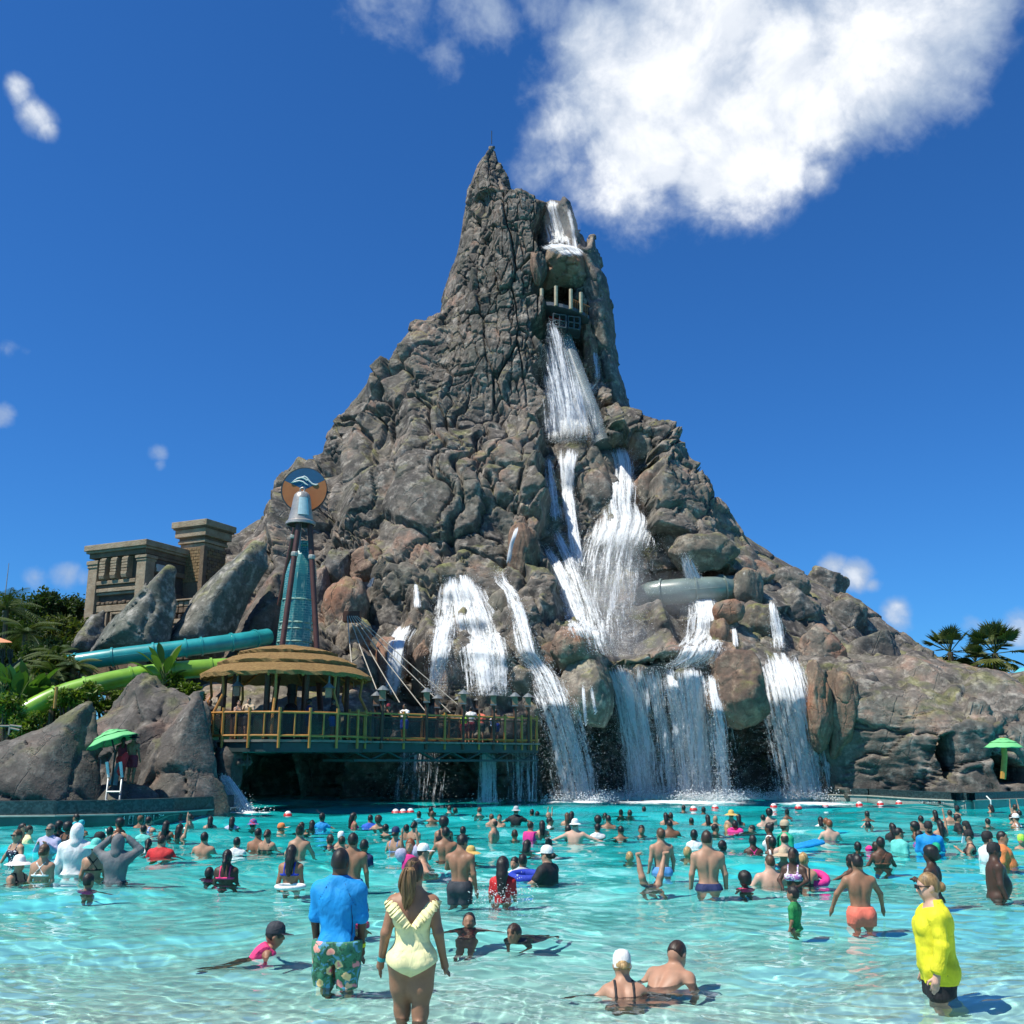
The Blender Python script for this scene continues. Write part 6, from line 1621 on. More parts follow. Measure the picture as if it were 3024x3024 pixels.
def body_prims(bd, armR, armL, legs, fingers=False, headyaw=0.0, headpitch=0.0):
    sw, cx, cy, wx, wy, hx, hy, hs, ls = BUILD[bd]
    kid = bd == 'k'; fem = bd in ('f', 'g', 'w')
    P_ = []
    def c(p, r1, q, r2, k, tag_): P_.append(('c', (p, r1), (q, r2), k, tag_))
    def e(p, r, k, tag_): P_.append(('e', p, r, k, tag_))
    e((0, 0, .735), (cx, cy, .105), .03, 'torso'); e((0, 0, .635), (wx, wy, .095), .05, 'torso'); e((0, -.004, .54), (hx, hy, .070), .05, 'torso')
    for s in (-1, 1):
        e((s * .046, -.040, .510), (.050 * ls * (1.1 if fem else 1), .046 * ls, .052), .03, 'torso')
        c((s * .016, -.010, .842), .030, (s * sw * .92, -.005, .792), .032, .03, 'torso')
        e((s * .050, -.040, .745), (.046, .030, .065), .03, 'torso')
        if fem: e((s * .044, .048, .728), (.040, .036, .040), .022, 'torso')
        elif not kid: e((s * .045, .040, .752), (.046, .028, .034), .03, 'torso')
    if bd == 'b': e((0, .05, .62), (.095, .075, .085), .05, 'torso')
    for s, arm in ((1, armR), (-1, armL)):
        el, wr = ARMS[arm]; el = (s * el[0] * (sw / .108), el[1], el[2]); wr = (s * wr[0] * (sw / .108 if abs(wr[0]) > .08 else 1), wr[1], wr[2])
        sh = (s * sw, -.004, .788); t_ = 'armR' if s > 0 else 'armL'
        e((s * sw, -.004, .785), (.033 * ls, .036 * ls, .038 * ls), .03, t_)
        c(sh, .031 * ls, el, .0235 * ls, .02, t_); c(el, .0245 * ls, wr, .0155 * ls, .012, t_)
        d = Vector(wr) - Vector(el); d.normalize(); hn = Vector(wr) + d * .030
        side = d.cross(Vector((s, 0, 0))); side = side.normalized() if side.length > .05 else Vector((0, 1, 0))
        if abs(side.y) < .3 and abs(d.z) > .7: side = Vector((0, 1, 0))
        c(wr, .0155 * ls, tuple(hn), .019 * ls, .01, t_ + 'h')
        if fingers:
            nn = d.cross(side)
            for j, (o_, L) in enumerate(((-.0165, .040), (-.0055, .047), (.0055, .044), (.0160, .034))):
                b0 = hn + side * o_ + d * .010; b1 = b0 + d * L * .55 + nn * (.004 * (-s)); b2 = b1 + d * L * .5 + nn * (.010 * (-s))
                c(tuple(b0), .0062, tuple(b1), .0056, .003, t_ + 'h'); c(tuple(b1), .0056, tuple(b2), .0046, .002, t_ + 'h')
            tb = Vector(wr) + d * .014 + side * .014; c(tuple(tb), .0075, tuple(tb + side * .020 + d * .020), .0065, .004, t_ + 'h'); c(tuple(tb + side * .020 + d * .020), .0065, tuple(tb + side * .023 + d * .038), .005, .003, t_ + 'h')
        else:
            c(tuple(hn), .017 * ls, tuple(hn + d * .045), .011, .012, t_ + 'h'); c(tuple(Vector(wr) + d * .015), .010, tuple(Vector(wr) + d * .038 + side * .028), .007, .008, t_ + 'h')
    for s in (-1, 1):
        hp = (s * .050, -.004, .515)
        if legs == 'tuck':
            kn = (s * .075, .13, .36); an = (s * .06, -.08, .30)
        elif legs == 'vee':
            kn = (s * .115, .03, .31); an = (s * (.13 if s < 0 else .21), -.02, .085)
        elif legs == 'walk':
            kn = (s * .047, .045 if s < 0 else -.005, .285); an = (s * .040, .015 if s < 0 else -.075, .045)
        else:
            kn = (s * .056, .005, .285); an = (s * .055, -.012, .045)
        t_ = 'legR' if s > 0 else 'legL'
        c(hp, .056 * ls * (1.10 if fem else 1), kn, .0365 * ls, .03, t_); c(hp, .05 * ls, ((hp[0] + kn[0]) / 2, (hp[1] + kn[1]) / 2, (hp[2] + kn[2]) / 2), .050 * ls * (1.06 if fem else 1), .03, t_); c(kn, .036 * ls, an, .0215 * ls, .02, t_)
        e(((kn[0] + an[0]) / 2, (kn[1] + an[1]) / 2 - .014, (kn[2] * .62 + an[2] * .38)), (.026 * ls, .03 * ls, .06), .02, t_)
        c((an[0], an[1] - .012, an[2] - .022), .021 * ls, (an[0] + s * .006, an[1] + .085, an[2] - .030), .0155 * ls, .015, t_)
    c((0, -.008, .815), .040 * ls, (0, .002, .885), .0345 * ls, .026, 'neck')
    H0 = Vector((0, .0, .865))
    R_ = Matrix.Rotation(headyaw, 3, 'Z') @ Matrix.Rotation(headpitch, 3, 'X')
    def hp_(x, y, z):
        v = R_ @ (Vector((x, y, z - .865)) * hs); return (v.x, v.y, v.z + .865)
    P_.append(('e', hp_(0, .0, .934), (.0435 * hs, .055 * hs if abs(headyaw) < .6 else .050 * hs, .064 * hs), .02, 'head')); P_.append(('e', hp_(0, .016, .900), (.034 * hs, .038 * hs, .036 * hs), .02, 'head'))
    P_.append(('c', (hp_(0, .052, .934), .006 * hs), (hp_(0, .060, .914), .009 * hs), .008, 'head'))
    P_.append(('c', (hp_(-.012, .050, .894), .0055 * hs), (hp_(.012, .050, .894), .0055 * hs), .006, 'head'))
    P_.append(('c', (hp_(-.02, .046, .944), .006 * hs), (hp_(.02, .046, .944), .006 * hs), .008, 'head'))
    for s in (-1, 1): P_.append(('e', hp_(s * .044, -.002, .922), (.008 * hs, .014 * hs, .019 * hs), .004, 'head'))
    return P_, hp_, hs
TOPZ = {'m': 1.0, 'f': 1.0, 'b': 1.0, 'g': 1.0, 'w': 1.0, 'k': 1.05}
_pm = {}
def limbs_bb(prims):
    lo = [9] * 3; hi = [-9] * 3
    for p in prims:
        for (q, r) in ((p[1], p[2]) if p[0] == 'c' else ((p[1], max(p[2])),)):
            for i in range(3): lo[i] = min(lo[i], q[i] - r); hi[i] = max(hi[i], q[i] + r)
    return lo, hi
def spine_dip(x, y, z):
    return -.010 * np.exp(-(x / .016) ** 2) * (y < 0) * np.exp(-((z - .68) / .12) ** 2)
def body_mesh(key, cell, fingers=False, hy=0.0, hpch=0.0, extra=None):
    bd, aR, aL, legs = key
    k = ('body', key, cell, fingers, hy, hpch)
    if k in _pm: return _pm[k]
    prims, hpf, hs = body_prims(bd, aR, aL, legs, fingers, hy, hpch)
    lo, hi = limbs_bb(prims); F_ = Field(lo, hi, cell)
    for p in prims: F_.add(p)
    # eye sockets and spine groove
    for s in (-1, 1):
        c_ = hpf(s * .018, .054, .930); sl, x, y, z = F_.sub([c_[i] - .03 for i in range(3)], [c_[i] + .03 for i in range(3)])
        F_.f[sl] += .006 * np.exp(-((x - c_[0]) ** 2 + (y - c_[1]) ** 2 + (z - c_[2]) ** 2) / (.011 * hs) ** 2)
    sl, x, y, z = F_.sub((-.06, -.15, .52), (.06, 0, .84))
    F_.f[sl] += .009 * np.exp(-(x / .013) ** 2) * np.exp(-((z - .67) / .10) ** 2) * (y < -.01)
    _pm[k] = (F_.mesh('body'), prims, hpf, hs); return _pm[k]
def region_mesh(k, name, prims, tags, off, fn, cell, extra=()):
    if k in _pm: return _pm[k]
    ps = [p for p in prims if p[4] in tags] + list(extra)
    lo, hi = limbs_bb(ps); lo = [v - off for v in lo]; hi = [v + off for v in hi]
    F_ = Field(lo, hi, cell)
    for p in ps: F_.add(p, off)
    if fn is not None: F_.carve(fn)
    _pm[k] = F_.mesh(name); return _pm[k]
TORSO = ('torso', 'legR', 'legL', 'neck')
def garment(kind, bkey, prims, cell, hpf, hs):
    bd, aR, aL, legs = bkey
    k = ('g', kind, bkey if kind in ('tee', 'long', 'hood', 'rash') else (bd, legs), cell)
    ab = np.abs
    if kind == 'trunks': return region_mesh(k, 'swim_trunks', prims, ('torso', 'legR', 'legL'), .014, lambda x, y, z: np.maximum(z - .585, .335 - z), cell)
    if kind == 'briefs': return region_mesh(k, 'swim_trunks', prims, ('torso', 'legR', 'legL'), .008, lambda x, y, z: np.maximum(z - .575, .44 - z), cell)
    if kind == 'bottom': return region_mesh(k, 'bikini_bottom', prims, ('torso', 'legR', 'legL'), .006, lambda x, y, z: np.maximum(z - .535, (.462 + .75 * ab(x)) - z), cell)
    if kind == 'top': return region_mesh(k, 'bikini_top', prims, ('torso',), .006, lambda x, y, z: np.minimum(np.maximum(ab(z - .722) - np.where(y > .02, .034, .012), 0 * x - .01), np.maximum(ab(ab(x) - .050 - 0 * z) - .008, np.maximum(z - .845, .72 - z))), cell)
    if kind == 'xtop': return region_mesh(k, 'bikini_top', prims, ('torso', 'neck'), .006, lambda x, y, z: np.minimum(ab(z - .705) - np.where(y > .02, .04, .011), np.maximum(ab(ab(x) - ab(z - .775) * .85) - .008, np.maximum(z - .84, .70 - z))), cell)
    if kind == 'one': return region_mesh(k, 'swimsuit', prims, ('torso', 'legR', 'legL'), .006, lambda x, y, z: np.maximum(np.maximum((.455 + .75 * ab(x)) - z, np.minimum(z - np.where(y > 0, .765, .70), ab(ab(x) - .055) - .011)), z - .85), cell)
    if kind == 'vest': return region_mesh(k, 'float_vest', prims, ('torso',), .030, lambda x, y, z: np.maximum(np.maximum(z - .845, .645 - z), ab(x) - .105), cell)
    if kind == 'tank': return region_mesh(k, 'tank_top', prims, ('torso',), .009, lambda x, y, z: np.maximum(np.maximum(np.minimum(z - .76, ab(ab(x) - .055) - .018), .53 - z), z - .85), cell)
    def sleeve(cut):
        def fn(x, y, z): return np.maximum(z - .848, .525 - z)
        return fn
    ul = []
    if kind in ('tee', 'rash'):
        for p in prims:
            if p[4] in ('armR', 'armL'):
                if p[0] == 'c' and abs(p[1][1] - .031 * BUILD[bd][8]) < 1e-6:
                    a, b = Vector(p[1][0]), Vector(p[2][0]); m_ = a.lerp(b, .72); ul.append(('c', p[1], (tuple(m_), p[1][1] * .72 + p[2][1] * .28), p[3], 'x'))
                elif p[0] == 'e': ul.append(p)
        return region_mesh(k, 'shirt', prims, ('torso',), .009, lambda x, y, z: np.maximum(z - .868, .515 - z), cell, ul)
    if kind in ('long', 'hood'):
        ul = [p for p in prims if p[4] in ('armR', 'armL')]
        return region_mesh(k, 'shirt', prims, ('torso',), .010 if kind == 'long' else .015, lambda x, y, z: np.maximum(np.where(ab(x) < .07, z - .872, -1), np.where(ab(x) < .11, .49 - z, -1)), cell, ul)
def hair_mesh(style, bd, hpf, hs, cell, hk=0):
    k = ('h', style, bd, cell, hk)
    if k in _pm: return _pm[k]
    def E(x, y, z, r, kk=.012): return ('e', hpf(x, y, z), tuple(q * hs for q in r), kk, 'x')
    def C(a, r1, b, r2, kk=.015): return ('c', (hpf(*a), r1 * hs), (hpf(*b), r2 * hs), kk, 'x')
    ps = []
    cap = E(0, -.004, .938, (.0475, .058, .0655))
    f0 = Vector(hpf(0, 1, .9)) - Vector(hpf(0, 0, .9)); fw = f0.normalized(); hc = Vector(hpf(0, 0, .934))
    def face(x, y, z, fz=.026, drop=.042):
        yy = (x - hc.x) * fw.x + (y - hc.y) * fw.y; zz = z - hc.z
        return np.maximum(yy - (fz + .9 * np.maximum(zz, -.02)) * hs, (-drop * hs) - zz + np.maximum(yy, 0) * .9)
    fn = face
    if style == 's': ps = [cap]
    elif style == 'z': ps = [E(0, -.002, .936, (.0455, .0565, .0650))]; fn = lambda x, y, z: face(x, y, z, .02, .034)
    elif style == 'r': ps = [E(0, -.004, .930, (.0465, .057, .0600))]; fn = lambda x, y, z: np.maximum(face(x, y, z, .012, .045), (z - hc.z) - .036 * hs)
    elif style == 'a': ps = [E(0, -.010, .952, (.066, .070, .068)), E(0, -.03, .925, (.058, .05, .055))]; fn = lambda x, y, z: face(x, y, z, .024, .055)
    elif style == 'l': ps = [cap, C((0, -.030, .935), .048, (0, -.052, .86), .044), C((0, -.052, .86), .044, (.0, -.070, .745), .030)]; fn = lambda x, y, z: np.where(z - hc.z < -.03 * hs, -1, face(x, y, z))
    elif style == 'p': ps = [cap, E(0, -.058, .945, (.016, .016, .016)), C((0, -.066, .945), .016, (.0, -.088, .88), .022), C((0, -.088, .88), .022, (.004, -.088, .775), .008)]; fn = lambda x, y, z: np.where((x - hc.x) * fw.x + (y - hc.y) * fw.y < -.052 * hs, -1, face(x, y, z))
    elif style == 'b': ps = [cap, E(0, -.045, .985, (.026, .026, .024), .006)]
    elif style == 'n': ps = [cap, E(0, -.066, .920, (.026, .024, .026), .006)]; fn = lambda x, y, z: np.where((x - hc.x) * fw.x + (y - hc.y) * fw.y < -.055 * hs, -1, face(x, y, z))
    elif style == 'beard': ps = [E(0, .018, .898, (.0385, .043, .040))]; fn = lambda x, y, z: np.maximum(z - hc.z + .030 * hs, -((x - hc.x) * fw.x + (y - hc.y) * fw.y) + .002)
    lo, hi = limbs_bb(ps); F_ = Field(lo, hi, cell)
    for p in ps: F_.add(p)
    I = np.nonzero(np.abs(F_.f) < .02); pts = np.stack((F_.ax[0][I[0]], F_.ax[1][I[1]], F_.ax[2][I[2]]), 1)
    lump = vnoise(pts * np.array((46., 46., 20.)), 3) - .5
    F_.f[I] -= (.0065 if style in ('s', 'l', 'p', 'a') else .0025) * lump
    fz = fn
    F_.carve(lambda x, y, z: fz(x, y, z))
    _pm[k] = F_.mesh('hair'); return _pm[k]
def hat_mesh(kind, bd, hpf, hs, hk=0):
    k = ('hat', kind, bd, hk)
    if k in _pm: return _pm[k]
    b = MB()
    def H(x, y, z): return Vector(hpf(x, y, z))
    n = 20
    def ringv(rx, ry, z, oy=0): return [H(rx * cos(2 * pi * i / n), oy + ry * sin(2 * pi * i / n), z) for i in range(n)]
    def loft(rs):
        vs = [v for r in rs for v in r]; fs = [(i * n + j, i * n + (j + 1) % n, (i + 1) * n + (j + 1) % n, (i + 1) * n + j) for i in range(len(rs) - 1) for j in range(n)]; fs.append(tuple(range((len(rs) - 1) * n, len(rs) * n))); b.add(vs, fs)
    dome = [ringv(.053, .064, .945), ringv(.053, .064, .965), ringv(.048, .058, .990), ringv(.034, .042, 1.010), ringv(.014, .018, 1.018)]
    if kind in ('cap', 'capback'):
        loft(dome); s = 1 if kind == 'cap' else -1
        vs = []; m_ = 9
        for i in range(m_):
            a = radians(25 + 130 * i / (m_ - 1)); vs.append(H(.054 * cos(a), s * .064 * sin(a), .950))
        for i in range(m_):
            a = radians(25 + 130 * i / (m_ - 1)); vs.append(H(.056 * cos(a), s * (.064 * sin(a) + .060 * sin(a) ** .8), .940))
        b.add(vs, [(i, i + 1, m_ + i + 1, m_ + i) for i in range(m_ - 1)])
    elif kind == 'swimcap': loft([ringv(.046, .057, .915, -.004), ringv(.050, .061, .945, -.002), ringv(.047, .058, .975), ringv(.034, .042, .998), ringv(.012, .015, 1.006)])
    elif kind in ('sunhat', 'strawhat'): loft([ringv(.125, .135, .925, -.01), ringv(.085, .095, .945), ringv(.055, .066, .952)] + dome[1:])
    elif kind == 'bucket': loft([ringv(.088, .098, .935, 0), ringv(.054, .065, .955)] + dome[1:])
    elif kind == 'band': loft([ringv(.0485, .060, .945), ringv(.0505, .062, .955), ringv(.0485, .060, .965)])
    elif kind == 'shades':
        b.box(H(-.019, .060, .935), (.030 * hs, .008 * hs, .018 * hs)); b.box(H(.019, .060, .935), (.030 * hs, .008 * hs, .018 * hs)); b.tube([H(-.036, .055, .938), H(-.046, .0, .936)], .003, 5); b.tube([H(.036, .055, .938), H(.046, .0, .936)], .003, 5); b.tube([H(-.01, .062, .938), H(.01, .062, .938)], .003, 5)
    me = b.mesh(kind, True); _pm[k] = me; return me
SKIN = [(.56, .36, .27), (.42, .245, .16), (.30, .160, .095), (.19, .093, .052), (.105, .054, .034), (.068, .038, .026)]
def skin_mat(i):
    key = ('skin', i)
    if key in _mats: return _mats[key]
    m, t, out = new_mat('skin tone %d' % i); c = SKIN[i]
    pos = t.node('ShaderNodeTexCoord').outputs['Object']
    cc = t.mix(t.rng(t.noise(pos, 7, 4), .4, .7, 0, .5), t.vmath('SCALE', c, scale=t.rng(t.noise(pos, 14, 4), .3, .7, .84, 1.14)), (c[0] * .95, c[1] * .78, c[2] * .72))
    p = principled(t, out, Base_Color=cc, Roughness=.5); p.inputs['Specular IOR Level'].default_value = .35
    t.put(p.inputs['Normal'], t.bump(t.noise(pos, 60, 3), .15, .004))
    _mats[key] = m; return m
COLR = {'white': (.78, .78, .76), 'black': (.012, .012, .014), 'navy': (.012, .022, .09), 'blue': (.01, .10, .55), 'sky': (.10, .30, .62), 'azure': (.0, .27, .66), 'red': (.55, .015, .02), 'pink': (.80, .04, .18), 'hot': (.70, .03, .24), 'coral': (.80, .17, .11), 'orange': (.75, .22, .06), 'yellow': (.74, .70, .02), 'cream': (.86, .80, .42), 'lime': (.45, .80, .08), 'green': (.02, .22, .06), 'jade': (.0, .38, .20), 'aqua': (.13, .60, .52), 'teal': (.03, .40, .45), 'grey': (.13, .14, .15), 'lav': (.42, .42, .58), 'tan': (.52, .40, .26), 'straw': (.62, .42, .12), 'royal': (.01, .04, .40), 'purple': (.10, .03, .25), 'brown': (.14, .06, .03), 'lgrey': (.45, .47, .48), 'maroon': (.20, .01, .03), 'charcoal': (.03, .035, .045)}
HAIRC = {'k': (.010, .008, .007), 'd': (.030, .017, .010), 'n': (.075, .040, .020), 'y': (.34, .22, .09), 'g': (.14, .11, .085), 'r': (.16, .055, .02), 'm': (.13, .075, .032), 'o': (.20, .125, .05), 'w': (.4, .38, .35)}
def cloth_mat(cn):
    key = ('cloth', cn)
    if key in _mats: return _mats[key]
    m, t, out = new_mat('cloth ' + cn)
    pos = t.node('ShaderNodeTexCoord').outputs['Object']
    if cn == 'floral':
        v = t.node('ShaderNodeTexVoronoi'); v.inputs['Scale'].default_value = 19; wn_ = t.node('ShaderNodeTexNoise'); wn_.inputs['Scale'].default_value = 30; t.l.new(pos, wn_.inputs['Vector']); t.l.new(t.vmath('ADD', t.scalev(pos, (1, .25, 1)), t.vmath('SCALE', wn_.outputs['Color'], scale=.035)), v.inputs['Vector'])
        v2 = t.noise(pos, 26, 4, .7, 1.0)
        c = t.mix(t.rng(v2, .42, .52), (.02, .09, .05), (.05, .22, .12)); c = t.mix(t.rng(t.noise(pos, 17, 3, .6, .8), .56, .62), c, (.10, .34, .50))
        d = v.outputs['Distance']; s = t.node('ShaderNodeSeparateColor'); t.l.new(v.outputs['Color'], s.inputs[0])
        fl = t.mix(s.outputs[0], (.85, .10, .22), (.88, .52, .22)); fl = t.mix(t.rng(d, .1, .33), fl, t.mix(s.outputs[1], (.9, .7, .3), (.85, .2, .3)))
        c = t.mix(t.math('MULTIPLY', t.rng(d, .46, .38), t.rng(s.outputs[2], .35, .45)), c, fl)
    elif cn in ('dots', 'stripe', 'plaid', 'tie', 'beadred'):
        v = t.node('ShaderNodeTexVoronoi'); v.inputs['Scale'].default_value = 34 if cn == 'dots' else 16; t.l.new(pos, v.inputs['Vector'])
        if cn == 'dots': c = t.mix(t.rng(v.outputs['Distance'], .34, .28), (.012, .015, .04), (.75, .75, .75))
        elif cn == 'stripe': c = t.mix(t.rng(t.noise(t.scalev(pos, (20, 20, 45)), 1, 2), .45, .52), (.70, .70, .72), (.02, .18, .45))
        elif cn == 'plaid': c = t.mix(t.rng(t.noise(pos, 30, 2), .45, .55), (.04, .14, .42), (.45, .05, .12))
        elif cn == 'tie': c = t.mix(t.rng(t.noise(pos, 22, 2, .5, 1.5), .42, .56), (.80, .80, .82), t.mix(t.noise(pos, 9, 1), (.75, .1, .25), (.02, .2, .6)))
        else: c = t.mix(t.rng(t.noise(pos, 24, 3), .5, .58), (.03, .02, .025), (.45, .02, .03))
    else: c = t.vmath('SCALE', COLR[cn], scale=t.rng(t.noise(pos, 9, 4), .3, .7, .82, 1.1))
    p = principled(t, out, Base_Color=c, Roughness=.75)
    w = t.noise(t.scalev(pos, (1, 1, .55)), 16, 3, .6, .6)
    t.put(p.inputs['Normal'], t.bump(w, .7, .03)); _mats[key] = m; return m
def hair_mat(c):
    key = ('hair', c)
    if key in _mats: return _mats[key]
    m, t, out = new_mat('hair ' + c); pos = t.node('ShaderNodeTexCoord').outputs['Object']
    n = t.noise(t.scalev(pos, (1, 1, .12)), 70, 3, .6)
    cc = t.vmath('SCALE', HAIRC[c], scale=t.rng(n, .3, .7, .6, 1.7)); p = principled(t, out, Base_Color=cc, Roughness=.5)
    t.put(p.inputs['Normal'], t.bump(n, .6, .01)); _mats[key] = m; return m
def put(name, me, mat, root):
    o = bpy.data.objects.new(name, me)
    if len(me.materials) == 0: me.materials.append(None)
    o.material_slots[0].link = 'OBJECT'; o.material_slots[0].material = mat
    link(o, root); return o
HEIGHT = {'m': 1.76, 'f': 1.64, 'g': 1.64, 'w': 1.64, 'k': 1.18, 'b': 1.80}
HATS = ('cap', 'capback', 'swimcap', 'sunhat', 'strawhat', 'bucket', 'band', 'shades')
GN = {'trunks': 'swim_trunks', 'briefs': 'swim_trunks', 'bottom': 'bikini_bottom', 'top': 'bikini_top', 'xtop': 'bikini_top', 'one': 'swimsuit', 'vest': 'float_vest', 'tank': 'tank_top', 'tee': 'shirt', 'rash': 'shirt', 'long': 'long_sleeved_shirt', 'hood': 'hooded_shirt'}
HN = {'cap': 'cap', 'capback': 'cap', 'swimcap': 'swim_cap', 'sunhat': 'sun_hat', 'strawhat': 'straw_hat', 'bucket': 'bucket_hat', 'band': 'headband', 'shades': 'sunglasses'}
def person_at(loc, scale, yaw, bd, arms, legs, skin, hair, clothes, label, cell, group=None, fingers=False, hy=0.0, hpch=0.0, tilt=(0, 0)):
    aR, aL = (arms.split('/') + [arms])[:2] if '/' in arms else (arms, arms)
    bkey = (bd, aR, aL, legs); hk = (round(hy, 2), round(hpch, 2))
    me, prims, hpf, hs = body_mesh(bkey, cell, fingers, hy, hpch)
    root = empty('person', loc, label=label, cat='person', group=group)
    root.rotation_euler = (tilt[0], tilt[1], radians(yaw)); root.scale = (scale,) * 3
    put('body', me, skin_mat(skin), root)
    st, hc = hair[0], hair[1]
    if st != '0':
        hm = hair_mesh(st, bd, hpf, hs, cell * .85, hk)
        if hm: put('hair', hm, hair_mat(hc), root)
    if len(hair) > 2:
        hm = hair_mesh('beard', bd, hpf, hs, cell * .85, hk); put('beard', hm, hair_mat(hc), root)
    for cl in clothes.split('+'):
        if not cl: continue
        kd, cn = cl.split(':')
        if kd in HATS: put(HN[kd], hat_mesh(kd, bd, hpf, hs, hk), cloth_mat(cn), root)
        elif kd == 'hoodup':
            k = ('hoodup', bd, cell, hk)
            if k not in _pm:
                ps = [('e', hpf(0, -.006, .936), (.056 * hs, .068 * hs, .074 * hs), .02, 'x'), ('c', (hpf(0, -.01, .90), .052 * hs), (hpf(0, -.02, .835), .060 * hs), .03, 'x')]
                lo, hi = limbs_bb(ps); F_ = Field(lo, hi, cell)
                for p in ps: F_.add(p)
                F_.carve(lambda x, y, z: np.where(z > .85, y - .028, -1)); _pm[k] = F_.mesh('hood')
            put('hood', _pm[k], cloth_mat(cn), root)
        else:
            gm_ = garment(kd, bkey, prims, cell * .9, hpf, hs)
            if gm_: put(GN[kd], gm_, cloth_mat(cn), root)
    return root
def swimmer(x, yt, yw, bd, arms, yaw, skin, hair, clothes, label, cell=None, **kw):
    """stands or crouches in the pool: head top at photo row yt, waterline at row yw"""
    w = W(x, yw); zt = P(x, yt, w.y).z; fz = float(floor_z(w.y))
    fixed = kw.pop('h', None); H = fixed or HEIGHT[bd]; top = TOPZ[bd]
    legs = kw.pop('legs', 'stand')
    if fixed: fz = zt - H * top
    if zt - H * top > fz + .05: H = min((zt - fz) / top, H * 1.18)
    if zt - H * top < fz - .22: legs = 'tuck'
    if cell is None: cell = .0125 if w.y < 24 else .018
    return person_at((w.x, w.y, zt - H * top), H, yaw, bd, arms, legs, skin, hair, clothes, label, cell, **kw)
